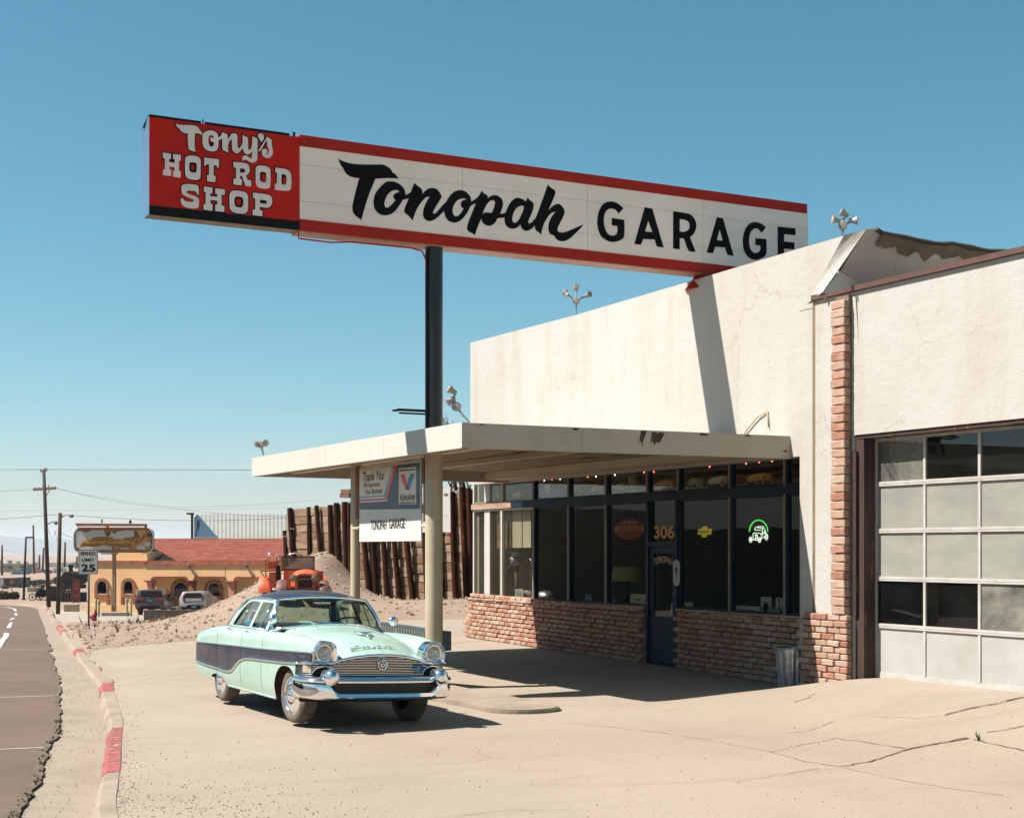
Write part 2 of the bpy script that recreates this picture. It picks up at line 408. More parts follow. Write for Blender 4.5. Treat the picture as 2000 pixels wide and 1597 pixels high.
# road, gutter, kerb
def ladder(name, A, B, mat, zA, zB, smooth=True, parent=None):
    vs = []
    for (x0, y0), (x1, y1) in zip(A, B):
        vs += [(x0, y0, zA(x0, y0)), (x1, y1, zB(x1, y1))]
    b = MB(); b.add(vs, [(2*i, 2*i+1, 2*i+3, 2*i+2) for i in range(len(A) - 1)]); return b.build(name, mat, parent, smooth)
ys = [-36 + i * 3 for i in range(15)] + [8 + i * .12 for i in range(230)] + [35.6 + i * 1.2 for i in range(81)]
ends = [(23.2, 136.5), (22.2, 143), (17, 151), (4, 158), (-35, 166), (-110, 172)]
endL = [(9.5, 130), (5, 133), (0, 137), (-8, 142), (-38, 151), (-110, 157)]
rz_ = lambda x, y: gz(x, y) - .1
jit = lambda y: .055 * noise.noise((y * 1.7, 0, 5)) + .03 * noise.noise((y * 6, 0, 2)) + .1 * noise.noise((y * .5, 0, 9))
rA = [(roadx(y) + (jit(y) if y > 5 else 0), y) for y in ys] + ends; rB = [(roadx(y) - 6.5, y) for y in ys] + [((p[0]+q[0])/2, (p[1]+q[1])/2) for p, q in zip(ends, endL)]
rC = [(roadx(y) - 14, y) for y in ys] + endL
road = ladder('road', rB, rA, m_asph, lambda x, y: rz_(x, y) + .06, rz_); road2 = ladder('asphalt', rC, rB, m_asph, lambda x, y: rz_(x, y) - .02, lambda x, y: rz_(x, y) + .06, parent=road)
tag(road, 'sun faded two lane asphalt road running past the lot', kind='structure')
gA = [(x - .25, y) for x, y in rA[:len(ys)]]; gB = [(curbx(y) + .02, y) for y in ys]
gut = ladder('gutter', gA, gB, m_gut, lambda x, y: rz_(x, y) - .012, lambda x, y: gz(x, y) - .135)
tag(gut, 'stained concrete gutter between the road and the kerb', kind='structure')
kz = lambda y: gz(curbx(y), y) + curbh(y) + .012 + .006 * noise.noise((y * 2, 1, 1))
b = MB(); vs = []
for y in ys:
    x, w = curbx(y) + .012 * noise.noise((y * 1.3, 4, 4)), curbw(y); z = kz(y)
    vs += [(x - .03, y, gz(x, y) - .2), (x + .015, y, z - .035), (x + .05, y, z), (x + w, y, z + .004), (x + w + .01, y, z - .3)]
b.add(vs, [(5*i+k, 5*i+k+1, 5*i+k+6, 5*i+k+5)[::-1] for i in range(len(ys) - 1) for k in range(4)])
kerb = tag(b.build('kerb', m_kerb, smooth=True, angle=40), 'worn concrete kerb along the street with patches of red paint', kind='structure')
def worn_mat(name, c, lo, hi, sc=7):
    mt, t, p, N, L = nodes(name); p.inputs['Roughness'].default_value = .8
    L(mixc(t, ramp(t, noisen(t, 5, 4).outputs['Fac'], .35, .7).outputs[0], g(c), g(tuple(x * .75 + .06 for x in c))), p.inputs['Base Color'])
    L(ramp(t, noisen(t, sc, 7, .75).outputs['Fac'], lo, hi).outputs[0], p.inputs['Alpha']); return mt
m_red = worn_mat('worn_red_paint', (.50, .085, .08), .42, .46); m_lane = worn_mat('worn_white_paint', (.75, .70, .64), .3, .36, 14)
m_red2 = worn_mat('chipped_red_paint', (.50, .085, .08), .47, .5)
def redpatch(y0, y1, mat, face=True):
    k = 12; b = MB(); vs = []
    for i in range(k + 1):
        y = y0 + (y1 - y0) * i / k; x, w = curbx(y) + .012 * noise.noise((y * 1.3, 4, 4)), curbw(y); z = kz(y)
        vs += [(x - .019, y, gz(x, y) - .1), (x + .011, y, z - .034), (x + .048, y, z + .004), (x + w * .97, y, z + .008)]
    b.add(vs, [(4*i+q, 4*i+q+1, 4*i+q+5, 4*i+q+4)[::-1] for i in range(k) for q in range(3)]); return b.build('kerb_paint', mat, kerb)
for y0, y1, mt in ((14.55, 15.6, m_red), (15.6, 18.2, m_red2), (22.9, 24.35, m_red), (33.3, 34.6, m_red), (47, 50, m_red), (52, 58, m_red), (62, 64, m_red2), (96, 101, m_red), (118, 124, m_red)): redpatch(y0, y1, mt)
# road markings: cross lines, dashes, edge crack
b = MB()
def strip(pts, w, dz, mb, zf=rz_, jw=0):
    vs = []
    for i, (x, y) in enumerate(pts):
        x0, y0 = pts[max(i - 1, 0)]; x1, y1 = pts[min(i + 1, len(pts) - 1)]; l = math.hypot(x1 - x0, y1 - y0) or 1; nx, ny = -(y1 - y0) / l, (x1 - x0) / l
        ww = w * (1 + jw * noise.noise((x * 5, y * 5, 0))) if not callable(w) else w(i / (len(pts) - 1))
        e = zf(x, y) + dz
        vs += [(x + nx * ww / 2, y + ny * ww / 2, e), (x - nx * ww / 2, y - ny * ww / 2, e)]
    mb.add(vs, [(2*i, 2*i+1, 2*i+3, 2*i+2)[::-1] for i in range(len(pts) - 1)]); return mb
def rzz(x, y):
    t = (roadx(y) - x) / 6.5; return rz_(x, y) + .06 * min(1, max(0, t))
def poly(p, q, k): return [(p[0] + (q[0] - p[0]) * i / k, p[1] + (q[1] - p[1]) * i / k) for i in range(k + 1)]
for yy in (17.6, 23.7, 36.9): strip(poly((roadx(yy) - .1, yy - .08), (roadx(yy) - 4.2, yy + .15), 14), .045 if yy < 30 else .03, .006, b, rzz)
b.build('cross_line', m_lane, road)
for pts, w in (([(5.7, 37.3), (7.2, 45.5), (7.85, 49.5)], .16), ([(9.2, 57.5), (11.8, 73)], .15), ([(13.2, 82), (15.2, 93)], .15), ([(17.3, 105), (18.4, 112)], .16), ([(19.4, 118), (20.6, 126), (21.0, 132), (20.3, 137), (17, 143), (10, 148), (-5, 153)], .2)):
    q = []
    for p0, p1 in zip(pts, pts[1:]): q += poly(p0, p1, 8)
    strip(q, w, .008, MB(), rzz).build('lane_line', m_lane, road) if False else None
    mb = MB(); strip(q, w, .01, mb, rzz); mb.build('lane_line', m_lane, road)
yy = [9 + i * .09 for i in range(360)]
mb = MB(); vs = []
for y in yy:
    x = roadx(y) + jit(y) - .02; w = (.018 + .03 * sstep(24, 11, y)) * (1 + 1.3 * noise.noise((y * 3, 2, 2))) + .02
    vs += [(x - w, y, rz_(x, y) + .006), (x + w * .7, y, rz_(x, y) + .006)]
mb.add(vs, [(2*i, 2*i+1, 2*i+3, 2*i+2)[::-1] for i in range(len(yy) - 1)]); mb.build('edge_crack', m_crack, road)
# weeds sprouting in the edge crack and the lot joints
mb = MB()
def sprig(mb, x, y, z, h, k=7):
    for i in range(k):
        a = random.uniform(0, 6.28); l = h * random.uniform(.4, 1); dx, dy = math.cos(a) * l * .6, math.sin(a) * l * .6; w = .006 + h * .06
        mb.add([(x - w * math.sin(a), y + w * math.cos(a), z), (x + w * math.sin(a), y - w * math.cos(a), z), (x + dx, y + dy, z + l)], [(0, 1, 2)])
for i in range(170):
    y = 11 + 9.5 * random.random() ** 1.3; sprig(mb, roadx(y) + jit(y) + random.uniform(-.05, .05), y, rz_(3, y), random.uniform(.02, .06), 6)
tag(mb.build('crack_weeds', m_weed), 'low dry weeds growing in the crack along the asphalt edge', kind='stuff')

# concrete lot
vs = []; Y0 = [-36 + i * 4 for i in range(9)] + [i * .25 for i in range(0, 161)]
for y in Y0:
    x0 = curbx(y) + curbw(y) - .02
    for j in range(81):
        u = (j / 80) ** 1.25; x = x0 + (32 - x0) * u
        d = x - x0; dip = -.085 * (1 - sstep(0, 1.5, d)) * sstep(24.2, 25.4, y) * (1 - sstep(32.6, 33.8, y))
        vs.append((x, y, gz(x, y) + dip + .006 * noise.noise((x * .8, y * .8, 0))))
b = MB(); b.add(vs, [(i*81+j, (i+1)*81+j, (i+1)*81+j+1, i*81+j+1)[::-1] for i in range(len(Y0) - 1) for j in range(80)])
lot = tag(b.build('concrete_lot', m_lot, smooth=True), 'cracked tan concrete lot in front of the garage', kind='structure')
def crackline(pts, w, jag=.03, name='crack', mat=m_crack, k=10):
    q = []
    for p0, p1 in zip(pts, pts[1:]):
        for i in range(k):
            t = i / k; x = p0[0] + (p1[0] - p0[0]) * t; y = p0[1] + (p1[1] - p0[1]) * t
            q.append((x + jag * noise.noise((x * 6, y * 6, 1)), y + jag * noise.noise((x * 6, y * 6, 8))))
    q.append(pts[-1]); mb = MB(); strip(q, w, .009, mb, gz, 1.2); return mb.build(name, mat, lot)
def lotp(px, py):
    D = 20
    for i in range(60):
        X, Y = at(px, D); D = .5 * D + .5 * (CH - gz(X, Y)) * FOC / (py - 1072)
    return at(px, D)
m_joint = M('joint_dirt', (.33, .25, .175), .95, c2=(.43, .34, .25), vs=5)
for pl, w, mt in (([(180, 1331), (290, 1319), (390, 1312)], .025, m_joint), ([(190, 1322), (300, 1309), (385, 1301)], .018, m_joint), ([(868, 1258), (945, 1251), (985, 1248)], .03, m_crack), ([(245, 1454), (330, 1453), (420, 1456)], .014, m_joint),
                  ([(1640, 1497), (1700, 1487), (1763, 1466), (1790, 1460)], .035, m_crack), ([(1763, 1466), (1800, 1457), (1890, 1441)], .08, m_crack), ([(1640, 1497), (1570, 1487), (1505, 1467), (1400, 1448)], .02, m_joint), ([(1505, 1467), (1570, 1453), (1638, 1440)], .02, m_joint), ([(1640, 1443), (1700, 1450), (1770, 1462)], .03, m_joint),
                  ([(1650, 1500), (1760, 1523), (1870, 1541), (1960, 1553)], .018, m_joint), ([(1900, 1443), (1950, 1455), (2040, 1472)], .035, m_joint), ([(1845, 1396), (1890, 1384), (1950, 1373), (2060, 1352)], .05, m_crack), ([(1845, 1396), (1800, 1402), (1700, 1399)], .015, m_joint), ([(1925, 1431), (1960, 1425), (2050, 1408)], .03, m_crack),
                  ([(1430, 1526), (1540, 1510), (1600, 1500)], .014, m_joint), ([(1105, 1410), (1200, 1420), (1290, 1430), (1400, 1448)], .018, m_joint), ([(1330, 1443), (1550, 1430), (1590, 1422)], .012, m_joint), ([(800, 1492), (900, 1489), (990, 1478)], .012, m_joint), ([(1540, 1430), (1580, 1428), (1600, 1420), (1630, 1408)], .018, m_joint), ([(850, 1597), (1000, 1582), (1140, 1580)], .012, m_joint), ([(1550, 1372), (1575, 1363), (1590, 1354)], .03, m_joint)):
    crackline([lotp(*p) for p in pl], w * .62, mat=mt)
# kerb-side crumbs, lot pebbles, roadside rubble (uncountable -> stuff)
ico = [(0, 0, 1), (.9, 0, .1), (.25, .85, 0), (-.75, .5, .15), (-.7, -.6, 0), (.3, -.85, .1), (0, 0, -.6)]
icf = [(0, i, i % 5 + 1) for i in range(1, 6)] + [(6, i % 5 + 1, i) for i in range(1, 6)]
def stone(mb, x, y, z, r, m=0):
    a = random.uniform(0, 6.28); c, s = math.cos(a) * r, math.sin(a) * r; h = r * random.uniform(.5, .9); k = random.uniform(.6, 1.1)
    mb.add([(x + p * c - q * s * k, y + p * s + q * c * k, z + w * h) for p, q, w in ico], icf, m)
mb = MB()
for i in range(1900):
    t = random.random()
    if t < .45: px, py = random.gauss(330, 190), 1597 - abs(random.gauss(0, 60))
    elif t < .7: py = random.uniform(1290, 1597); px = interp([(1290, 165), (1340, 214), (1412, 236), (1512, 232), (1597, 224)], py) + abs(random.gauss(0, 22))
    else: px, py = random.uniform(130, 1990), random.uniform(1390, 1640)
    if px < 205: continue
    x, y = lotp(px, py)
    if x < curbx(y) + curbw(y): continue
    stone(mb, x, y, gz(x, y) + .003, random.choice((.004, .005, .006, .008, .012)))
for i in range(900):
    y = random.uniform(10, 34); x = random.uniform(roadx(y), curbx(y)); stone(mb, x, y, gz(x, y) - .118, random.choice((.004, .006, .01)))
tag(mb.build('lot_gravel', m_stone), 'scattered gravel and grit lying on the concrete lot', kind='stuff')
mb = MB()
for i in range(4200):
    y = 32 + 26 * random.random() ** 1.4; x = random.uniform(6, 24)
    if y < toey(x) + .1 or x < curbx(y) + curbw(y) + .1: continue
    l = lat(x, y)
    if l > -1.5 and dep(x, y) > 49: continue
    stone(mb, x, y, dirtz(x, y) + .01, random.choice((.015, .02, .025, .03, .04, .05, .09)))
tag(mb.build('dirt_rubble', m_stone), 'stones and rubble strewn over the dirt bank', kind='stuff')
mb = MB()
for cx, cy, n_, sp in ((15.1, 56.5, 60, 1.3), (16.6, 57.5, 70, 1.2), (13.5, 50, 25, 1.5), (8.6, 40, 14, 1.2)):
    for i in range(n_):
        x, y = random.gauss(cx, sp), random.gauss(cy, sp * .5); sprig(mb, x, y, dirtz(x, y), random.uniform(.12, .4), 6)
tag(mb.build('dry_grass', M('straw', (.36, .24, .1), .9, c2=(.22, .14, .06), vs=4)), 'dry straw coloured grass tufts by the concrete retaining kerb', kind='stuff')
mb = MB(); x, y = lotp(1912, 1446); sprig(mb, x, y, gz(x, y), .11, 26)
tag(mb.build('green_weed', M('weed_green', (.05, .09, .02), .8)), 'small green weed growing in a crack of the concrete lot', 'weed')
# pump island
mb = MB(); pl = []
X0, X1, YA, YB, rr = 8.92, 9.98, 17.15, 26.5, .5
for cx, cy, a0 in ((X1 - rr, YA + rr, -90), (X1 - rr, YB - rr, 0), (X0 + rr, YB - rr, 90), (X0 + rr, YA + rr, 180)):
    for i in range(7): t = R(a0 + 15 * i); pl.append((cx + rr * math.cos(t), cy + rr * math.sin(t)))
mb.prism(pl, lambda a, b_, d: (a, b_, d), -.1, .045); mb.prism([(X0 + rr*.0 + (p - (X0+X1)/2) * .95 + (X0+X1)/2 - X0 - 0, q) if False else ((p - (X0+X1)/2) * .95 + (X0+X1)/2, (q - (YA+YB)/2) * .996 + (YA+YB)/2) for p, q in pl], lambda a, b_, d: (a, b_, d), .04, .06)
isl = tag(mb.build('pump_island', m_kerb), 'low concrete pump island with a rounded end under the canopy', kind='structure')
# ------------------------------------------------------------------ the garage building
WX, GX = 14.6, 14.95              # wall face, window plane
BO = (14.6, 18, 0)
m_stucco = None
def stucco_mat():
    mt, t, p, N, L = nodes('white_stucco'); p.inputs['Roughness'].default_value = .9
    c = mixc(t, ramp(t, noisen(t, .5, 6, .65).outputs['Fac'], .42, .8).outputs[0], g((.70, .665, .61)), g((.63, .58, .50)))
    c = mixc(t, ramp(t, noisen(t, 1.1, 5, .7, (1, 1, .12)).outputs['Fac'], .50, .74, (0, 0, 0, 1), (.75, .75, .75, 1)).outputs[0], c, g((.60, .52, .41)))
    c = mixc(t, ramp(t, noisen(t, 6.5, 8, .72).outputs['Fac'], .675, .705).outputs[0], c, g((.36, .27, .18)))
    v = N('ShaderNodeTexVoronoi'); v.feature = 'DISTANCE_TO_EDGE'; v.inputs['Scale'].default_value = .5; ge = N('ShaderNodeNewGeometry'); n = noisen(t, 1.4, 6, .65); sc = N('ShaderNodeVectorMath'); sc.operation = 'SCALE'; sc.inputs[3].default_value = .8
    L(n.outputs['Color'], sc.inputs[0]); ad = N('ShaderNodeVectorMath'); L(ge.outputs['Position'], ad.inputs[0]); L(sc.outputs[0], ad.inputs[1]); L(ad.outputs[0], v.inputs['Vector'])
    mul = N('ShaderNodeMath'); mul.operation = 'MULTIPLY'; L(ramp(t, v.outputs['Distance'], .0012, .0045, (1, 1, 1, 1), (0, 0, 0, 1)).outputs[0], mul.inputs[0]); L(ramp(t, noisen(t, .5, 3, .6).outputs['Fac'], .52, .58, (0, 0, 0, 1), (.8, .8, .8, 1)).outputs[0], mul.inputs[1])
    c = mixc(t, mul.outputs[0], c, g((.42, .34, .25)))
    c = mixc(t, ramp(t, noisen(t, 2.6, 8, .8, (1, 1, .4), 1.2).outputs['Fac'], .69, .705).outputs[0], c, g((.45, .34, .22)))
    L(c, p.inputs['Base Color'])
    n1 = noisen(t, 3.2, 8, .62); n2 = noisen(t, 55, 4, .6); ad = N('ShaderNodeMath'); ad.operation = 'MULTIPLY_ADD'; ad.inputs[1].default_value = .25
    L(n2.outputs['Fac'], ad.inputs[0]); L(n1.outputs['Fac'], ad.inputs[2]); bumpn(t, p, ad.outputs[0], .55, .03); return mt
m_stucco = stucco_mat(); m_tanm = M('tan_metal', (.34, .25, .15), .6, c2=(.25, .18, .1), vs=3)
m_blue = M('dark_blue_frame', (.006, .026, .052), .6, spec=.2, c2=(.012, .035, .058), vs=5, c3=(.2, .12, .07), vs3=8, lo3=.72, hi3=.76)
m_bare = M('weathered_board', (.46, .26, .15), .8, c2=(.62, .48, .36), vs=4, stretch=(1, .25, 3), c3=(.16, .08, .05), vs3=12, lo3=.6, hi3=.66)
m_mull = M('bare_mullion', (.42, .33, .22), .7, c2=(.28, .2, .13), vs=6)
m_mort = M('mortar', (.30, .23, .165), .95, c2=(.2, .15, .11), vs=5)
BR = [(.52, .24, .14), (.58, .30, .19), (.46, .20, .12), (.62, .38, .26), (.50, .25, .15), (.66, .45, .33), (.40, .16, .09)]
m_brick = M('red_brick', BR[0], .9, rnd=BR[1:], c2=(.74, .58, .46), vs=6, lo=.5, hi=.8, bump=.7, bs=40, bd=.015)
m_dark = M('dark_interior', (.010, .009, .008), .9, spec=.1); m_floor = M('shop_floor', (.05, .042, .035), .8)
m_flash = M('brown_flashing', (.17, .075, .055), .6, c2=(.12, .05, .04), vs=3)
m_tar = M('peeled_grey_render', (.24, .185, .13), .95, c2=(.17, .13, .09), vs=4)
m_roof = M('tar_roof', (.06, .055, .05), .9); m_bounce = M('bounce_roof', (.75, .66, .54), .95, c2=(.6, .52, .42), vs=4)
m_pane = glass('window_pane', (.86, .88, .84), wav=.05, refl=.048)
m_pane_dusty = glass('dusty_pane', (.8, .8, .75), film=(.0, .05), filmc=(.55, .5, .42), wav=.03, refl=.032)

bld = thing('garage_building', 'white stucco roadside garage with brick base and tall parapet', 'garage', BO)
def P(off=BO): return MB(off)
PZ, PT = 6.76, .35
# parapet / upper front wall (above the canopy and down the pier)
def onY(px, py, Y):
    r = (px - 1000) / FOC; D = Y / (CA - r * SA); return Vector((D * (SA + r * CA), Y, hz(py, D)))
FW = [(29.66, 3.6), (29.66, PZ), (25, PZ - .03), (21.6, PZ), (18.2, 6.80), (17.14, 6.81), (17.835, 6.08), (17.835, 5.83), (18.17, 5.83), (18.17, 3.6)]
b = P(); b.prism(FW, lambda a, z, d: (d, a, z), WX, WX + PT); fixn(b.build('front_wall', m_stucco, bld))
b = P(); b.box(WX, WX + .5, 17.83, 18.17, -.3, 5.84); b.build('pier', m_stucco, bld)
# raked buttress shoulder closing the parapet
s1, s2, s3, s4 = Vector((WX - .003, 17.99, 5.925)), Vector((WX - .003, 17.14, 6.812)), onY(1692, 448, 16.85), onY(1607, 570, 17.52)
b = P(); N_ = 8
def shp(u, v):
    p = s1.lerp(s2, v).lerp(s4.lerp(s3, v), u); k = .004 * noise.noise((u * 4, v * 5, 2)) * math.sin(math.pi * u); return p + Vector((k, 0, 0))
b.grid(shp, 8, 12); b.add([s2, s3, (WX + .4, 17.2, 6.83), (WX + .35, 18.2, 6.80), (WX, 18.2, 6.80)], [(0, 1, 2, 3, 4)]); b.build('buttress', m_stucco, bld)
tpx = [(1692, 448), (1708, 447), (1720, 456), (1765, 465), (1813, 475), (1842, 478), (1860, 477), (1900, 486), (1930, 491), (1960, 493), (2060, 500), (2200, 530)]
top = [onY(a, c, 16.85) for a, c in tpx]
def swp(u, v):
    q = u * (len(top) - 1); i = min(int(q), len(top) - 2); t_ = top[i].lerp(top[i + 1], q - i); bt = Vector((max(t_.x - .3 * (1 - u), s4.x), 17.52, 5.9)); return bt.lerp(t_, v) + Vector((0, .02 * noise.noise((u * 9, v * 4, 1)), 0))
b = P(); b.grid(swp, 66, 10); b.build('side_wall', m_stucco, bld, True)
def on_side(a, z, o_): # a measured along X at the wall top
    v = (z - 5.9) / .9; return (a, 17.52 - .67 * v - o_, z)
tx = [(q.x, q.z) for q in top]
lo_ = []; x = top[9].x
while x > top[2].x - .05:
    d = .12 + .16 * abs(noise.noise((x * 2.4, 3, 0))) + .24 * max(0, noise.noise((x * 1.3, 9, 0))) + .05 * noise.noise((x * 9, 1, 1)); lo_.append((x, interp(tx, x) - d)); x -= .05
b = P(); b.flat([[(a, z - .015) for a, z in tx[2:10]] + lo_], lambda a, z: on_side(a, z, .035)); b.build('bare_render', m_tar, bld)
b = P(); xs_ = [top[1].x + .03 + (top[-1].x - top[1].x) * i / 50 for i in range(51)]
b.tube([(x, 16.84, interp(tx, x) + .01) for x in xs_], [.035 + .02 * noise.noise((x * 3, 2, 2)) for x in xs_], 6); b.build('roof_edge', m_roof, bld)
b = P(); b.box(WX + PT - .05, 30, 17.35, 29.5, 6.2, 6.3); b.build('roof', m_roof, bld)
b = P(); b.add([onY(1606, 574, 17.0), onY(1674, 558, 16.9), onY(1637, 532, 16.95)], [(0, 1, 2)]); b.bar(onY(1637, 531, 16.93), onY(1676, 557, 16.88), .02, .03); b.build('flashing_flap', m_white, bld)
# end and back walls
b = P(); b.box(WX + PT, 30, 29.4, 29.66, 0, PZ - .4); b.box(29.7, 30, 8, 29.4, 0, 6.2); b.build('end_wall', m_stucco, bld)
# low garage bay
b = P(); b.box(WX - .002, WX + .3, 16.92, 17.80, -.3, 5.94); b.box(WX - .002, WX + .3, 8.0, 16.92, 3.84, 5.94); b.box(WX - .002, WX + .3, 8.0, 10.3, -.3, 3.84); b.build('bay_wall', m_stucco, bld)
b = P(); b.box(WX - .055, WX + .4, 8, 17.84, 5.945, 6.02); b.build('flashing', m_flash, bld)
b = P(); b.box(WX + .3, 29.7, 8, 17.4, 5.6, 5.7); b.build('bay_roof', m_bounce, bld)  # unseen roof made pale to bounce light onto the parapet side wall
b = P(); b.box(WX - .006, WX + .012, 17.80, 17.86, 1.2, 5.94); b.build('wall_groove', m_tanm, bld)
# ceilings, partitions and floor inside
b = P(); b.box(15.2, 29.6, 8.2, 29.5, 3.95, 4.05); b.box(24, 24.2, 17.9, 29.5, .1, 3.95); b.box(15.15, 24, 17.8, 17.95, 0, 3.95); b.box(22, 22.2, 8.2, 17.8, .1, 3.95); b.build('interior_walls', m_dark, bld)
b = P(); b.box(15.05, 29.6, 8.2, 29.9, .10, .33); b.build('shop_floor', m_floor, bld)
b = P(); b.box(15.1, 16, 29.9, 30.2, 0, 3.6); b.box(15.0, 24, 30.02, 30.2, 0, 3.9); b.build('side_return', m_stucco, bld)

# brick base: individual bricks (the nearest), the rest joined
def brick_mesh(l, h, d, seed, bv=.012):
    rg = random.Random(seed); mb = MB(); mb.box(-d / 2, d / 2, -l / 2, l / 2, -h / 2, h / 2, b=bv)
    mb.v = [(x + rg.uniform(-.004, .004), y + rg.uniform(-.004, .004), z + rg.uniform(-.004, .004)) for x, y, z in mb.v]
    me = bpy.data.meshes.new('brick'); me.from_pydata(mb.v, [], mb.f); me.materials.append(m_brick); return me, mb
BL, BH, CO = .232, .078, .0925
bms = [brick_mesh(BL, BH, .11, s) for s in range(5)]; hms = [brick_mesh(.115, BH, .11, 20 + s) for s in range(2)]
b = P(); b.box(14.905, 15.05, 22.98, 30.2, -.2, 1.0); b.box(14.905, 15.05, 18.2, 22.0, -.2, 1.0); b.build('mortar_bed', m_mort, bld)
wallb = []
for k in range(11):
    z = floorz(24) * 0 + .02 + CO * (k + .5); end = 30.5 - .035 * k + (.05 if k % 2 else 0)
    y = 18.32 + (BL / 2 + .006) * (k % 2)
    while y < end:
        if not (21.92 < y < 23.03): wallb.append((y, z, 0))
        y += BL + .012
wallb.sort(key=lambda q: (math.hypot(q[0], 14.9)) )
stuffb = P()
# sunlit end and the near end are picked out one by one; the deep-shade middle is joined
def rank(q): return 0 if q[0] > 27.4 else (1 if q[0] < 20.3 else 2)
wallb.sort(key=lambda q: (rank(q), q[0]))
cnt = 0
for y, z, _ in wallb:
    z2 = z + floorz(y) - .02; dx = random.uniform(-.012, .012)
    if cnt < 205:
        me = random.choice(bms)[0]; inst('brick', me, bld, (14.88 + dx - BO[0], y - BO[1], z2 - BO[2]), (random.uniform(-.02, .02), random.uniform(-.02, .02), random.uniform(-.03, .03))); cnt += 1
    else:
        mb = random.choice(bms)[1]; stuffb.add([(x + 14.88 + dx, yy + y, zz + z2) for x, yy, zz in mb.v], mb.f, random.randrange(3))
mB = [M('joined_brick', c, .9, c2=(.74, .58, .46), vs=6, lo=.5, hi=.8, bump=.6, bs=40) for c in (BR[0], BR[1], BR[2])]  # joined bricks take the first colours of the same brick palette
o = stuffb.build('brickwork', mB, bld); tag(o, kind='stuff')
# sill course: header bricks on edge and a worn sill board
sm_ = MB().box(-.10, .10, -.10, .10, -.02, .02, b=.008); sme = bpy.data.meshes.new('sill_brick'); sme.from_pydata(sm_.v, [], sm_.f); sme.materials.append(m_brick)
y = 18.42
while y < 30.15:
    if not (21.8 < y < 23.1): inst('sill_brick', sme, bld, (14.90 - BO[0] + random.uniform(-.01, .01), y - BO[1], 1.055), (random.uniform(-.03, .03), random.uniform(-.02, .02), random.uniform(-.04, .04)))
    y += .212
b = P(); b.box(14.86, 15.05, 23.0, 30.15, 1.08, 1.115); b.box(14.86, 15.05, 18.3, 21.95, 1.08, 1.115); b.build('sill_board', m_bare, bld)
# pier bricks
b = P(); b.box(14.535, 14.61, 16.95, 18.0, -.2, 1.2); b.box(14.535, 14.61, 16.965, 17.26, 1.2, 5.9); b.build('pier_mortar', m_mort, bld)
pm = [brick_mesh(.27, .088, .10, 40 + s, .013) for s in range(4)]; ph = [brick_mesh(.15, .088, .10, 50 + s, .013) for s in range(2)]; qm = [brick_mesh(.30, .119, .11, 60 + s, .012) for s in range(4)]
for k in range(12):
    z = .05 + .0965 * (k + .5); y = 16.93 + (.14 if k % 2 == 0 else .08)
    while y < 17.98 + (.06 if k in (3, 6, 9, 10, 11) else 0):
        l = .27 if (y > 17.05 or k % 2 == 0) else .15
        me = random.choice(pm if l > .2 else ph)[0]; inst('brick', me, bld, (14.515 + random.uniform(-.012, .012) - BO[0], y - BO[1], z), (random.uniform(-.03, .03), 0, random.uniform(-.03, .03))); cnt += 1
        y += l / 2 + .14 + .014 if l > .2 else .075 + .135 + .014
for k in range(36):
    z = 1.27 + .1285 * k; inst('brick', random.choice(qm)[0], bld, (14.505 + random.uniform(-.012, .012) - BO[0], 17.115 - BO[1], z), (random.uniform(-.03, .03), 0, random.uniform(-.02, .02))); cnt += 1

# shop front: windows between mullions, transom lights above the beam
ZS, ZB0, ZB1, ZT = 1.115, 3.05, 3.19, 3.78
panes = [(28.82, 30.2), (27.34, 28.82), (25.87, 27.34), (24.43, 25.87), (22.97, 24.43), (21.97, 22.97), (20.43, 21.97), (18.95, 20.43), (18.3, 18.95)]
b = P(); b.box(14.90, 15.06, 18.2, 28.3, ZB0, ZB1); b.build('transom_beam', m_blue, bld)
b = P(); b.box(14.895, 15.06, 28.3, 30.22, ZB0 + .01, ZB1 - .01); b.build('transom_board', m_bare, bld)
windows = []
for i, (y0, y1) in enumerate(panes):
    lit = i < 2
    mm = [m_white if lit else m_blue, m_mull]  # frame colour follows the sun: white where lit, dark blue in shade
    for z0, z1 in ((ZS, ZB0), (ZB1, ZT)):
        if i == 5 and z0 == ZS: continue
        fr = P(); w = .05
        fr.box(14.93, 15.03, y0, y0 + w, z0, z1, 1); fr.box(14.93, 15.03, y1 - w, y1, z0, z1); fr.box(14.94, 15.02, y0 + w, y1 - w, z0, z0 + .035, 1 if lit else 0); fr.box(14.94, 15.02, y0 + w, y1 - w, z1 - .035, z1)
        wn = fr.build('window', mm, bld)
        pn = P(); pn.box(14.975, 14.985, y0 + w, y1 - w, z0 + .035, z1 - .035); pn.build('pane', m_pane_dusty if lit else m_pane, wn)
# the door
ZD = 2.22
fr = P(); y0, y1 = 21.97, 22.97; zf = .07
fr.box(14.9, 15.06, y0, y0 + .06, zf, ZB0); fr.box(14.9, 15.06, y1 - .06, y1, zf, ZB0); fr.box(14.91, 15.05, y0 + .06, y1 - .06, ZD, ZD + .09)
dfr = fr.build('door_frame', m_blue, bld)
b = P(); b.box(14.975, 14.985, y0 + .06, y1 - .06, ZD + .09, ZB0); b.build('transom_pane', m_pane, dfr)
d = P(); d.box(14.94, 14.99, y0 + .07, y0 + .19, zf + .03, ZD - .01); d.box(14.94, 14.99, y1 - .19, y1 - .07, zf + .03, ZD - .01); d.box(14.94, 14.99, y0 + .19, y1 - .19, zf + .03, .95); d.box(14.94, 14.99, y0 + .19, y1 - .19, ZD - .13, ZD - .01)
door = d.build('door', m_blue, bld)
b = P(); b.box(14.955, 14.965, y0 + .19, y1 - .19, .95, ZD - .13); b.build('pane', m_pane, door)
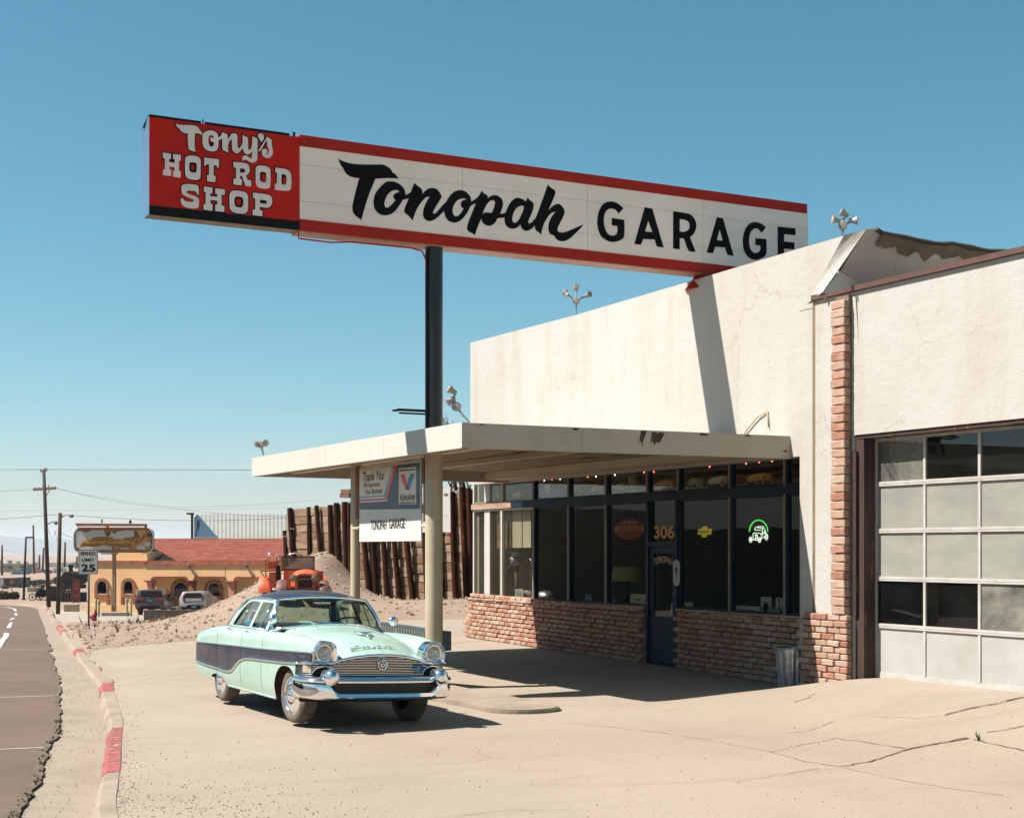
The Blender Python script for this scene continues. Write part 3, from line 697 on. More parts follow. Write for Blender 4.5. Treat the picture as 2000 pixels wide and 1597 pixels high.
b = P(); b.tube([(14.93, y0 + .12, .98), (14.88, y0 + .12, .99), (14.88, y0 + .12, 1.2), (14.93, y0 + .12, 1.21)], .012, 6); b.ball((14.92, y0 + .12, 1.35), .02, 8); b.build('handle', m_steel, door)
m_gold = M('gold_leaf', (.75, .42, .08), .6); m_tan = M('tan_lettering', (.72, .52, .30), .6)
text('306', (14.966, 22.80, 2.36), (0, -1, 0), (0, 0, 1), .66, .24, m_gold, dfr, .03, off=BO)
text('TONOPAH', (14.950, 22.79, 1.86), (0, -1, 0), (0, 0, 1), .62, .13, m_tan, door, .02, off=BO, arch=.06)
# garage bay door
m_alu = M('white_door_frame', (.74, .71, .66), .5, c2=(.62, .57, .5), vs=4); m_panel = M('door_panel', (.64, .62, .58), .6, c2=(.55, .52, .47), vs=1.5, bump=.2, bs=3, bd=.03)
m_frost = glass('frosted_pane', (.6, .62, .58), film=(.80, .96), filmc=(.54, .53, .46), refl=.06, wav=.08); m_half = glass('scuffed_pane', (.55, .56, .54), film=(.10, .75), filmc=(.54, .52, .44), wav=.06)
m_clear = glass('clear_pane', (.5, .52, .5), film=(.0, .03), wav=.05)
m_jamb = M('oily_jamb', (.075, .028, .014), .75, c2=(.03, .014, .01), vs=6, stretch=(1, 1, .2), c3=(.33, .15, .05), vs3=9, lo3=.63, hi3=.68, stretch3=(1, 1, .15), bump=.5, bs=20)
b = P(); b.box(14.63, 14.83, 16.74, 16.92, .2, 3.84); b.box(14.58, 14.64, 16.86, 16.935, 1.2, 3.6); b.build('jamb', m_jamb, bld)
b = P()
for y in range(34): yy = 16.9 - y * .2; b.box(14.62, 14.84, yy - .2, yy, 3.78 + .008 * noise.noise((yy * 3, 0, 0)), 3.86 + .012 * noise.noise((yy * 3, 5, 0)))
b.build('lintel', m_jamb, bld)
DX = 14.86; ZL = [.31, 1.06, 1.745, 2.44, 3.12, 3.79]; YL = [16.78 - 1.035 * i for i in range(7)]
gd = P(); gd.box(DX, DX + .05, YL[6], YL[0], ZL[0] - .02, ZL[0] + .07)
for i, z in enumerate(ZL[1:]): gd.box(DX - .012, DX + .05, YL[6], YL[0], z - .035, z + .03) if i < 4 else gd.box(DX, DX + .05, YL[6], YL[0], z - .05, z + .02)
for i, z in enumerate(ZL[1:5]): gd.box(DX - .016, DX - .012, YL[6], YL[0], z - .004, z + .0)
for i, y in enumerate(YL): gd.box(DX - .006, DX + .045, y - (.05 if i == 0 else .022), y + (.0 if i == 0 else .022), ZL[0] + .07, ZL[5] - .05)
gdo = gd.build('bay_door', m_alu, bld)
kinds = {4: 'chccc', 3: 'fffff', 2: 'fffff', 1: 'cchff'}
for r_ in range(5):
    for c_ in range(6):
        y1, y0 = YL[c_] - (.05 if c_ == 0 else .022), YL[c_ + 1] + .022; z0, z1 = ZL[r_] + (.07 if r_ == 0 else .03), ZL[r_ + 1] - (.05 if r_ == 4 else .035)
        q = P()
        if r_ == 0: q.box(DX + .012, DX + .024, y0, y1, z0, z1); q.build('panel', m_panel, gdo)
        else:
            kd = {4: 'hccccc', 3: 'ffffff', 2: 'ffffff', 1: 'cchfff'}[r_][c_]
            q.box(DX + .015, DX + .021, y0, y1, z0, z1); q.build('pane', {'f': m_frost, 'h': m_half, 'c': m_clear}[kd], gdo)

# ------------------------------------------------------------------ canopy
cano = thing('canopy', 'flat white canopy on posts projecting over the forecourt', 'canopy', (9.2, 19, 0))
CO_ = (9.2, 19, 0)
A, B, Cc, Dd = (8.95, 27.75), (9.0, 18.55), (14.6, 18.40), (14.6, 27.9)
def fasc(p, q, z0, z1, t, mat, name='fascia'):
    dx, dy = q[0] - p[0], q[1] - p[1]; l = math.hypot(dx, dy); nx, ny = -dy / l * t, dx / l * t
    b = MB(CO_); b.prism([p, q, (q[0] + nx, q[1] + ny), (p[0] + nx, p[1] + ny)], lambda a, c, d: (a, c, d), z0, z1); return b.build(name, mat, cano)
ZC0, ZC1 = 3.575, 3.93
m_fas = M('canopy_paint', (.80, .75, .66), .7, c2=(.70, .63, .52), vs=1.1, lo=.5, hi=.85, c3=(.12, .085, .05), vs3=3.6, lo3=.715, hi3=.725, bump=.15, bs=80)
m_fas_shade = M('canopy_shade_paint', (.74, .66, .53), .7, c2=(.62, .52, .38), vs=1.4, lo=.45, hi=.85, c3=(.10, .07, .045), vs3=2.6, lo3=.715, hi3=.72, bump=.15, bs=80)  # darker, tanner copy of the canopy paint for the fascias in shade
for y0, y1 in ((27.75, 26.1), (26.095, 23.8), (23.795, 21.3), (21.295, 18.55)):
    f = lambda y: A[0] + (B[0] - A[0]) * (27.75 - y) / 9.2
    fasc((f(y0), y0), (f(y1), y1), ZC0, ZC1, .1, m_fas)
fasc((9.0, 18.55), (10.9, 18.499), ZC0, ZC1 - .004, .1, m_fas_shade); fasc((10.904, 18.4989), Cc, ZC0, ZC1 - .004, .1, m_fas_shade)
fasc((14.6, 27.9), (8.98, 27.75), ZC0, ZC1 - .004, .1, m_fas_shade)
b = MB(CO_); b.prism([(9.06, 27.66), (9.11, 18.66), (14.6, 18.51), (14.6, 27.78)], lambda a, c, d: (a, c, d), 3.87, 3.915); b.build('deck', m_fas, cano)
m_soff = M('peeling_soffit', (.50, .38, .22), .85, c2=(.36, .26, .15), vs=2, c3=(.05, .035, .02), vs3=1.6, lo3=.60, hi3=.63, stretch3=(1.0, .35, 1), bump=.5, bs=15)
for k in range(11):
    y0 = 18.6 + .82 * k; b = MB(CO_); b.box(9.15, 14.0, max(y0, 18.72), min(y0 + .805, 27.62), 3.78, 3.805 + .004 * (k % 2)); b.build('soffit_board', m_soff, cano)
for x0, x1, z0 in ((14.0, 14.94, 3.62), (9.62, 9.86, 3.64), (11.7, 11.85, 3.68)):
    b = MB(CO_); b.box(x0, x1, 18.55, 27.76 if x0 == 14.0 else 27.6, z0, 3.77); b.build('beam', m_cream, cano)
def peel(p, q, n_, seed):
    rg = random.Random(seed); b = MB(CO_)
    for i in range(n_):
        t = rg.random(); w = rg.uniform(.12, .3); h = rg.uniform(.05, .13); x, y = p[0] + (q[0] - p[0]) * t, p[1] + (q[1] - p[1]) * t
        l = math.hypot(q[0] - p[0], q[1] - p[1]); ux, uy = (q[0] - p[0]) / l, (q[1] - p[1]) / l; nx, ny = uy * .004, -ux * .004
        k = 9; up = [(-w / 2 + w * j / k, 0) for j in range(k + 1)]; dn = [(w / 2 - w * j / k, -h * math.sin(math.pi * j / k) * rg.uniform(.5, 1.1) - .004) for j in range(1, k)]
        b.flat([up + dn], lambda a, z: (x + ux * a - nx, y + uy * a - ny, p[2] + z))
    return b
post = MB(CO_); post.tube([(9.73, 24.34, .12), (9.73, 24.34, 3.64)], .083, 20); post.tube([(9.73, 24.34, .12), (9.73, 24.34, .15)], .16, 12); post.build('post', m_cream, cano, True, angle=40)
m_peel = M('bare_grey_timber', (.07, .055, .03), .9, c2=(.12, .09, .05), vs=8)
rg = random.Random(4)
for (y0, w, h) in ((19.5, .35, .12), (19.95, .22, .14), (20.4, .5, .1), (21.1, .28, .13), (21.6, .4, .09), (22.2, .2, .11), (23.4, .25, .06), (25.2, .4, .08), (26.6, .3, .05)):
    k = 10; up = [(y0 - w / 2 + w * j / k, ZC0 + .16) for j in range(k + 1)]; dn = [(y0 + w / 2 - w * j / k, ZC0 + .16 - h * math.sin(math.pi * j / k) * rg.uniform(.5, 1)) for j in range(1, k)]
    b = MB(CO_); b.flat([up + dn], lambda a, z: (9.617, a, z)); b.build('bare_patch', m_peel, cano)
for x0, w, h, z in ((11.95, .10, .26, 3.925), (12.20, .22, .22, 3.905), (13.0, .16, .05, 3.925), (10.8, .1, .05, 3.925), (9.3, .12, .03, 3.925), (13.8, .1, .04, 3.925)):
    k = 9; pts = [(x0 - w/2 + w * j / k + rg.uniform(-.01, .01), z - (.0 if h > .2 else 0) - rg.uniform(0, .02)) for j in range(k + 1)] + [(x0 + w/2 - w * j / k - (.06 if h > .2 else 0), z - h * rg.uniform(.6, 1)) for j in range(1, k)]
    b = MB(CO_); b.flat([pts], lambda a, zz: (a, 18.55 - (a - 9.0) * .0268 - .003, zz)); b.build('paint_chip', m_peel, cano)

# ------------------------------------------------------------------ the big sign on its pole
m_sred = M('sign_red', (1.05, .030, .010), .6, spec=.15, c2=(.88, .022, .008), vs=1.2, c3=(.16, .01, .008), vs3=20, lo3=.72, hi3=.76)
m_sred2 = M('sign_border_red', (.80, .040, .018), .6, spec=.15, c2=(.66, .03, .014), vs=1.5)
m_swht = M('sign_white', (1.66, 1.46, 1.28), .6, spec=.2, c2=(1.52, 1.32, 1.12), vs=.9, c3=(.45, .36, .28), vs3=5, lo3=.74, hi3=.8)
m_sund = M('sign_underside', (.50, .22, .12), .7, c2=(.66, .45, .36), vs=.8, lo=.4, hi=.6)
m_tanm = M('tan_metal', (.34, .25, .15), .6, c2=(.25, .18, .1), vs=3)
m_end = M('blue_grey_metal', (.16, .27, .40), .35, .6, c2=(.12, .2, .3), vs=2)
SX0, SX1, SY, ST, SZ0, SZ1 = 5.235, 16.95, 20.86, .38, 6.875, 8.285
SO = (9.73, 21.05, 0)
sg = thing('pole_sign', 'long red and white garage sign on a black pole crossing above the canopy', 'sign', SO)
XJ = 7.46                           # joint of the red box and the white box
b = MB(SO); b.box(SX0 + .012, XJ, SY + .012, SY + ST - .012, SZ0 + .02, SZ1 - .03); b.build('red_box', m_tanm, sg)
b = MB(SO); b.box(SX0, SX0 + .011, SY + .006, SY + ST - .006, SZ0 + .01, SZ1 - .02); b.build('end_cap', m_end, sg)
b = MB(SO); b.box(SX0 + .0, XJ - .004, SY, SY + .011, SZ0 + .135, SZ1 - .035); b.build('red_face', m_sred, sg)
b = MB(SO); b.box(SX0, XJ - .004, SY - .004, SY + .009, SZ0 + .0, SZ0 + .132); b.build('black_trim', m_black, sg); b = MB(SO); b.box(SX0, SX0 + .74, SY - .004, SY + .02, SZ1 - .034, SZ1); b.box(SX0 + .80, XJ - .16, SY - .004, SY + .02, SZ1 - .034, SZ1); b.box(XJ - .1, XJ - .07, SY, SY + .02, SZ1 - .034, SZ1 + .03); b.box(SX0 + .765, SX0 + .78, SY, SY + .02, SZ1 - .034, SZ1 + .03)
b.add([(SX0 - .03, SY + .3, SZ1 - .14), (SX0 + .0, SY + .1, SZ1 + .0), (SX0 + .02, SY - .0, SZ1), (SX0 + .02, SY + .3, SZ1 - .1)], [(0, 1, 2, 3)])
b.build('black_trim', m_black, sg)
ZW0, ZW1 = SZ0 + .165, SZ1 - .165
b = MB(SO); b.box(XJ, SX1 - .03, SY + .014, SY + ST - .014, SZ0 + .012, SZ1 - .012); b.build('white_box', m_swht, sg)
b = MB(SO); b.box(XJ, SX1 - .03, SY - .012, SY + ST, ZW1, SZ1); b.build('top_border', m_sred2, sg)
b = MB(SO); b.box(XJ, SX1 - .03, SY - .012, SY + .012, SZ0, ZW0); b.build('bottom_border', m_sred2, sg)
b = MB(SO); b.box(XJ + .002, SX1 - .03, SY + .014, SY + ST, SZ0 - .012, SZ0 + .008); b.build('underside', m_sund, sg)
for x0, x1 in zip((XJ, 10.13, 12.40, 14.68), (10.13, 12.40, 14.68, SX1)):
    for z0, z1 in ((ZW0, ZW0 + .27), (ZW0 + .27, ZW0 + .81), (ZW0 + .81, ZW1)):
        b = MB(SO); b.box(x0 + .003, x1 - .003, SY + .0, SY + .013, z0 + .002, z1 - .002); b.build('panel', m_swht, sg)
def smooth_loop(p, corner=52, n=3):
    k = len(p); cs = []
    for i in range(k):
        a = Vector(p[i]) - Vector(p[i - 1]); b_ = Vector(p[(i + 1) % k]) - Vector(p[i]); cs.append(a.length < 1e-9 or b_.length < 1e-9 or abs(a.angle_signed(b_)) > R(corner))
    out = []
    for i in range(k):
        p1, p2 = Vector(p[i]), Vector(p[(i + 1) % k]); p0 = p1 if cs[i] else Vector(p[i - 1]); p3 = p2 if cs[(i + 1) % k] else Vector(p[(i + 2) % k])
        for j in range(n):
            t = j / n; q = .5 * ((2*p1) + (p2 - p0) * t + (2*p0 - 5*p1 + 4*p2 - p3) * t*t + (3*p1 - p0 - 3*p2 + p3) * t**3); out.append((q.x, q.y))
    return out
def grow(p, d):
    ar = sum(p[i-1][0] * p[i][1] - p[i][0] * p[i-1][1] for i in range(len(p))); s = 1 if ar > 0 else -1; out = []
    k = len(p)
    for i in range(k):
        a = Vector(p[i]) - Vector(p[i - 1]); b_ = Vector(p[(i + 1) % k]) - Vector(p[i])
        if a.length < 1e-9 or b_.length < 1e-9: out.append(p[i]); continue
        a.normalize(); b_.normalize(); n1 = Vector((a.y, -a.x)) * s; n2 = Vector((b_.y, -b_.x)) * s; m_ = n1 + n2
        if m_.length < 1e-6: out.append(p[i]); continue
        m_.normalize(); l = min(d / max(m_.dot(n1), .3), d * 1.9); out.append((p[i][0] + m_.x * l, p[i][1] + m_.y * l))
    return out
def pairs(v): return [(v[i] / 1000, v[i + 1] / 1000) for i in range(0, len(v), 2)]
BIG={
 'T1':[[2864,1142,2918,1115,3024,1093,3131,1089,3249,1097,3422,1116,3569,1134,3640,1122,3706,1090,3737,1053,3747,1029,3778,1025,3811,996,3849,946,3783,949,3673,939,3564,923,3466,903,3433,830,3368,672,3303,484,3260,339,3236,253,3185,286,3136,316,3104,357,3091,411,3096,471,3120,584,3152,708,3183,822,3204,884,3131,881,3056,892,3008,916,2969,952,2944,999,2912,1035,2886,1081]],
 'o1':[[3717,896,3794,892,3871,865,3927,821,3954,768,3960,713,3916,631,3860,544,3794,456,3717,397,3629,367,3542,373,3477,417,3439,488,3435,579,3460,672,3520,760,3597,844,3651,881],[3805,774,3844,766,3858,745,3805,731,3767,696,3759,660,3778,628,3800,622,3772,590,3717,529,3668,491,3629,494,3613,532,3621,589,3651,663,3695,719,3750,758]],
 'n':[[3954,710,4004,738,4047,768,4082,854,4114,922,4144,892,4205,858,4233,835,4242,800,4245,765,4295,817,4352,859,4419,875,4487,864,4544,814,4576,760,4550,711,4487,612,4436,524,4423,492,4442,478,4487,509,4567,600,4635,674,4646,608,4615,548,4595,520,4487,416,4408,367,4340,355,4284,379,4256,433,4261,516,4290,601,4329,677,4368,735,4306,715,4228,635,4161,535,4121,450,4094,375,4082,331,4038,379,3977,424,3946,446,3940,481,3960,545,3993,619,4016,668,3971,653,3921,637,3910,671]],
 'o2':[[4900,894,4964,889,5027,854,5068,807,5082,736,5062,655,5021,568,4964,489,4894,419,4814,380,4784,375,4704,387,4647,433,4615,512,4618,585,4635,659,4692,758,4761,838,4830,877],[4935,769,4975,769,4993,755,4941,741,4912,712,4900,669,4917,629,4952,612,4912,551,4860,493,4808,475,4774,500,4759,550,4768,613,4808,690,4866,745]],
 'p':[[5074,729,5149,779,5208,833,5248,895,5264,931,5301,896,5354,870,5372,851,5374,820,5419,856,5477,881,5537,883,5602,855,5637,807,5643,749,5619,662,5593,597,5655,614,5697,631,5685,548,5608,535,5546,520,5513,462,5454,409,5383,386,5313,405,5272,442,5258,493,5225,417,5190,335,5167,270,5143,215,5097,242,5039,262,5012,296,5010,337,5033,413,5079,522,5126,631,5161,718,5103,686,5059,655,5050,675],[5280,559,5313,640,5354,718,5407,776,5448,799,5483,795,5501,765,5483,690,5454,624,5430,588,5401,597,5360,598,5313,586]],
 'a':[[5912,888,5978,879,6026,860,6060,844,6068,875,6087,914,6123,876,6171,849,6196,820,6193,766,6165,678,6123,588,6096,522,6111,497,6159,523,6226,594,6250,516,6214,475,6147,410,6062,375,6002,390,5966,429,5952,465,5906,418,5834,387,5762,387,5703,418,5673,478,5669,552,5691,633,5732,727,5798,824,5858,870],[5990,771,6017,758,6008,704,5972,626,5930,547,5882,495,5834,486,5810,524,5816,588,5846,665,5906,735]],
 'h':[[6458,1167,6489,1130,6562,1096,6596,1072,6593,1024,6550,923,6501,821,6470,750,6525,807,6587,851,6655,873,6711,849,6754,799,6770,753,6748,686,6698,594,6649,503,6636,454,6655,418,6698,412,6785,431,6909,487,7035,548,7125,587,7072,525,6972,428,6860,330,6760,280,6673,275,6612,301,6562,353,6513,361,6476,400,6464,463,6476,550,6513,629,6562,699,6597,738,6525,711,6452,633,6391,531,6354,431,6336,341,6293,371,6244,398,6222,428,6217,476,6208,555,6232,600,6281,712,6342,868,6403,1024,6433,1102]],
 'G1':[[7889,931,7778,1001,7645,1019,7512,972,7423,856,7385,701,7394,551,7453,431,7556,371,7674,352,7808,390,7904,475,7904,742,7660,750,7660,628,7769,622,7769,526,7719,470,7630,461,7556,517,7512,639,7521,791,7586,879,7674,903,7749,878,7793,832]],
 'A1':[[8305,994,8457,987,8687,354,8543,363,8503,475,8281,461,8229,359,8099,362],[8375,773,8457,594,8314,593]],
 'R1':[[8873,990,9107,984,9248,959,9333,864,9343,760,9295,651,9216,584,9333,350,9185,354,9091,540,9007,540,9007,358,8873,359],[9007,869,9007,662,9107,664,9194,719,9201,811,9138,862]],
 'A2':[[9772,983,9901,975,10128,350,9991,358,9940,478,9740,472,9692,357,9558,355],[9830,775,9891,592,9772,588]],
 'G2':[[10819,915,10702,970,10553,976,10422,909,10340,768,10317,633,10340,476,10422,364,10570,324,10719,364,10825,454,10825,709,10586,704,10586,584,10692,584,10692,514,10636,455,10553,448,10471,528,10454,673,10487,796,10570,866,10646,865,10719,806]],
 'E1':[[11070,954,11466,961,11466,839,11215,833,11215,706,11442,709,11442,585,11215,579,11215,355,11466,348,11466,234,11070,243]],
}
SMALL={
 'T':[[412,1331,451,1322,516,1325,638,1339,703,1334,736,1316,756,1283,785,1262,792,1215,764,1227,719,1231,687,1231,683,1172,680,1092,687,1004,693,963,654,972,613,979,593,1004,586,1080,581,1159,585,1213,540,1210,504,1223,471,1249,459,1267,431,1284,417,1306]],
 'o':[[896,1297,950,1300,999,1278,1024,1241,1031,1177,1028,1096,1016,1045,983,1013,925,1000,859,1010,814,1044,795,1106,795,1187,805,1241,838,1273],[912,1233,946,1227,964,1199,925,1202,908,1173,925,1139,962,1136,958,1095,933,1067,904,1076,888,1110,880,1166,888,1207]],
 'n':[[1029,1207,1066,1246,1086,1299,1120,1286,1161,1275,1167,1194,1199,1255,1224,1291,1266,1306,1304,1293,1312,1246,1309,1172,1316,1108,1337,1094,1367,1138,1389,1190,1389,1113,1358,1064,1312,1021,1270,1024,1237,1057,1228,1121,1227,1218,1199,1190,1174,1138,1170,1065,1176,1007,1132,1028,1099,1036,1086,1070,1084,1143,1082,1208,1053,1184,1029,1173]],
 'y':[[1388,1300,1426,1281,1466,1270,1470,1192,1472,1103,1493,1091,1519,1133,1531,1208,1531,1294,1578,1284,1612,1264,1612,1186,1610,1087,1608,988,1591,941,1544,915,1493,921,1451,941,1417,945,1394,923,1383,957,1396,987,1426,1003,1464,995,1502,967,1523,974,1531,1028,1531,1077,1502,1041,1459,1023,1421,1035,1396,1077,1388,1157]],
 'q':[[1655,1356,1693,1348,1708,1313,1702,1271,1663,1223,1646,1264,1621,1294,1616,1326]],
 's':[[1757,1320,1800,1296,1826,1279,1827,1213,1843,1125,1834,1066,1800,1020,1757,1008,1714,1018,1680,1047,1676,1095,1693,1126,1727,1140,1755,1126,1761,1094,1747,1071,1727,1065,1744,1055,1772,1074,1783,1109,1778,1145,1759,1188,1753,1245,1749,1277,1714,1207,1672,1128,1631,1082,1629,1106,1672,1177,1714,1248]],
 'H':[[225,898,340,898,340,819,314,814,314,773,392,767,394,822,371,821,371,895,483,895,481,814,457,805,454,667,481,660,478,570,369,574,371,657,390,663,390,711,317,711,317,672,345,670,343,578,227,579,227,659,254,662,256,817,227,816]],
 'O':[[633,905,718,903,760,879,769,828,766,629,750,586,697,564,602,568,554,599,544,655,542,831,565,881],[623,810,686,809,710,784,707,690,686,667,628,670,607,694,604,782]],
 'T2':[[819,899,1038,900,1033,778,1011,779,995,808,958,807,958,657,987,655,982,565,861,565,861,656,890,656,890,809,856,807,845,785,819,780]],
 'R':[[1251,890,1406,895,1472,879,1492,831,1489,772,1450,720,1434,710,1467,656,1516,656,1514,563,1434,565,1379,701,1350,703,1350,657,1379,653,1376,565,1251,565,1251,649,1287,653,1289,812,1251,810],[1350,809,1406,808,1428,786,1412,753,1350,748]],
 'O2':[[1670,889,1759,884,1801,852,1809,805,1805,612,1781,569,1725,558,1637,561,1593,599,1584,661,1584,831,1609,872],[1670,799,1725,797,1745,771,1742,669,1720,647,1670,650,1650,674,1650,775]],
 'D':[[1881,883,2038,880,2105,845,2127,789,2125,638,2105,582,2049,560,1875,558,1875,644,1903,647,1909,811,1881,811],[1976,801,2032,797,2054,759,2049,672,2026,648,1976,648]],
 'S':[[602,496,697,498,734,480,742,439,741,355,723,353,702,398,654,403,581,400,565,377,591,354,697,329,739,298,744,241,734,177,686,156,581,156,517,175,486,223,481,285,517,284,523,258,559,247,644,246,670,264,660,284,549,318,502,349,489,410,496,458,533,486]],
 'H2':[[816,487,942,482,939,403,909,395,909,358,1011,356,1011,398,982,401,982,478,1124,480,1122,398,1076,398,1074,243,1119,239,1113,153,982,151,982,246,1011,251,1011,303,912,303,912,254,942,243,939,149,811,154,811,232,840,239,843,403,816,403]],
 'O3':[[1287,479,1396,479,1450,455,1468,404,1467,245,1445,179,1385,155,1265,160,1205,196,1192,258,1192,405,1222,461],[1298,396,1363,395,1396,364,1393,280,1368,243,1303,243,1270,272,1267,361]],
 'P':[[1543,479,1759,477,1820,448,1836,392,1825,337,1775,284,1648,284,1648,235,1687,231,1681,149,1538,152,1538,229,1576,238,1576,400,1543,400],[1648,387,1736,386,1759,367,1736,336,1648,337]],
}

for i, (k, lps) in enumerate(BIG.items()):
    sm = 68 if k in ('G1', 'G2', 'R1') else 52
    L_ = [smooth_loop(pairs(l), 40 if k in ('A1', 'A2', 'E1') else sm) for l in lps]; yy = SY - .003 - .001 * (i % 2)
    MB(SO).flat(L_, lambda a, z: (5.2 + a, yy, 6.87 + z)).build('letter', m_letter, sg)
m_sl = M('letter_white', (1.5, 1.34, 1.22), .6, spec=.2, c2=(1.38, 1.22, 1.1), vs=4)
for i, (k, lps) in enumerate(SMALL.items()):
    slab = k in ('H', 'T2', 'H2')
    L_ = [smooth_loop(pairs(l), 30 if slab else 50) for l in lps]
    O_ = [grow(L_[0], .016)] + [grow(l, -.016) for l in L_[1:]]; d = .001 * (i % 3)
    MB(SO).flat(O_, lambda a, z: (5.2 + a, SY - .003 - d, 6.87 + z)).build('letter_outline', m_letter, sg)
    MB(SO).flat(L_, lambda a, z: (5.2 + a, SY - .008 - d, 6.87 + z)).build('letter', m_sl, sg)
b = MB(SO); b.tube([(9.73, 21.05, 3.96), (9.73, 21.05, SZ0 - .012)], .138, 28); b.tube([(9.73, 21.05, 3.94), (9.73, 21.05, 3.98)], .16, 20); b.build('upper_pole', M('pole_black', (.008, .012, .009), .32, c2=(.02, .02, .014), vs=3), sg, True, angle=40)
b = MB(SO); b.tube([(9.73, 21.05, .1), (9.73, 21.05, 3.9)], .138, 28); b.build('lower_pole', m_cream, sg, True, angle=40)
b = MB(SO); b.box(9.12, 9.65, 21.02, 21.09, 4.30, 4.335); b.box(9.04, 9.12, 21.02, 21.09, 4.29, 4.318); b.box(9.14, 9.65, 21.03, 21.06, 4.255, 4.28); b.box(9.565, 9.60, 20.98, 21.02, 4.02, 6.8); b.build('bracket_arm', m_black, sg)
b = MB(SO); b.tube([(XJ + .02, SY + .1, SZ0 - .02), (XJ + .02, SY + .1, SZ0 - .10), (8.0, SY + .1, SZ0 - .11), (8.3, SY + .11, SZ0 - .07), (9.3, SY + .13, SZ0 - .06), (9.5, SY + .13, SZ0 - .09), (9.57, SY + .14, SZ0 - .22), (9.58, SY + .15, SZ0 - .5)], .014, 6); b.build('conduit', m_sred2, sg)
b = MB(SO); b.tube([(14.75, 21.05, 6.3), (14.75, 21.05, SZ0)], .10, 14); b.lathe([(.26, 0), (.20, .08), (.1, .22)], (14.75, 21.05, 6.62), n=12); b.build('roof_post', m_sred2, sg)
b = MB(SO); b.bar((14.8, 21.9, 6.7), (14.9, 21.0, SZ0), .03, .03); b.bar((15.4, 20.6, 6.6), (14.8, 21.0, SZ0 - .02), .02, .02); b.build('brace', m_steel, sg)
# ------------------------------------------------------------------ the two-tone sedan
m_mint = M('mint_paint', (.50, .745, .60), .36, c2=(.60, .80, .69), vs=1.2, coat=.5, r2=.45)
m_navy = M('faded_navy_paint', (.034, .040, .062), .38, c2=(.085, .066, .072), vs=3.2, lo=.4, hi=.75, coat=.3, r2=.6)
m_roofn = M('navy_roof_paint', (.022, .026, .042), .28, c2=(.05, .045, .055), vs=2.2, coat=.2, r2=.5, spec=.3)
m_carglass = glass('car_glass', (.62, .74, .66)); m_seat = M('seat_cloth', (.06, .055, .05), .9, c2=(.03, .03, .03), vs=8)
m_lens = glass('lamp_lens', (.9, .9, .88), film=(.25, .5), filmc=(.9, .8, .65)); m_park = M('parking_lens', (.62, .52, .40), .25)
m_under = M('underbody', (.012, .010, .009), .95); m_grille = M('grille_dark', (.02, .018, .013), .6)
m_redw = M('red_inner_arch', (.07, .012, .01), .8); m_wht = M('plain_white', (.78, .76, .72), .5); m_redp = M('plain_red', (.55, .03, .03), .5)
m_tyre = M('dusty_tyre', (.10, .082, .062), .9, c2=(.26, .21, .16), vs=5, lo=.3, hi=.7)
car = thing('sedan_car', 'mint green and navy vintage four door sedan parked on the lot', 'car', (6.93, 17.36, .012), R(-90)); car.rotation_euler = (R(-1.9), 0, R(-90))
PLAN = [(-4.28, .80), (-4.15, .865), (-3.7, .90), (-3.0, .915), (-1.0, .92), (0, .915), (.4, .905), (.62, .885), (.76, .865)]
ZB = [(-4.28, .90), (-3.9, .96), (-3.4, 1.02), (-3.0, 1.055), (-2.0, 1.065), (-1.2, 1.075), (-.4, 1.085), (.2, 1.075), (.55, 1.058), (.76, 1.04)]
ZTS = [(-4.3, .77), (-2.9, .81), (-2.05, .83), (-.95, .855), (0, .885), (.76, .91)]
ZBS = [(-4.3, .50), (-2.9, .475), (-2.40, .465), (-2.18, .50), (-2.0, .585), (-1.82, .655), (-1.55, .695), (-.95, .715), (0, .745), (.76, .785)]
def plan(x): return sinterp(PLAN, x)
def zb(x): return sinterp(ZB, x)
def zts(x): return interp(ZTS, x)
def zbs(x): return sinterp(ZBS, x)
def zs(x): return zb(x) - .125
def prof(z): return sinterp([(.2, -.075), (.3, -.04), (.42, -.008), (.55, 0), (.8, -.002), (1.0, -.012)], z)
def zlow(x):
    z = .245
    if x < -3.3: z = .30
    q = (x + .04) / .425
    if x > .30: return .772
    if abs(q) < 1: z = max(z, .245 + (.70 - .245) * (1 - abs(q) ** 2.6) ** .42)
    q = (x + 2.95) / .40
    if abs(q) < 1: z = max(z, .24 + .15 * (1 - q * q) ** .5)
    return z
def side(x, r):      # r: 0..1 below stripe, 1..2 stripe, 2..3 above, 3..4 shoulder crown
    if r <= 3:
        a, b_, c, d = zlow(x), zbs(x), zts(x), zs(x); b_ = max(b_, a + .004)
        z = a + (b_ - a) * r if r < 1 else (b_ + (c - b_) * (r - 1) if r < 2 else c + (d - c) * (r - 2))
        return plan(x) + prof(z), z
    t = (r - 3) * math.pi / 2; return plan(x) + prof(zs(x)) - .105 * (1 - math.cos(t)), zs(x) + .125 * math.sin(t)
XS = sorted(set([round(-4.28 + i * .07, 3) for i in range(73)] + [-.465 + .001, -.46, -.45, -.43, -.4, .29, .3, .301, .27, .34, .36, .37, .38, .385, .76] + [-3.35, -3.33, -3.3, -2.57, -2.55]))
RS = [0, .2, .4, .6, .8, 1, 1.33, 1.66, 2, 2.33, 2.66, 3, 3.2, 3.4, 3.6, 3.8, 4]
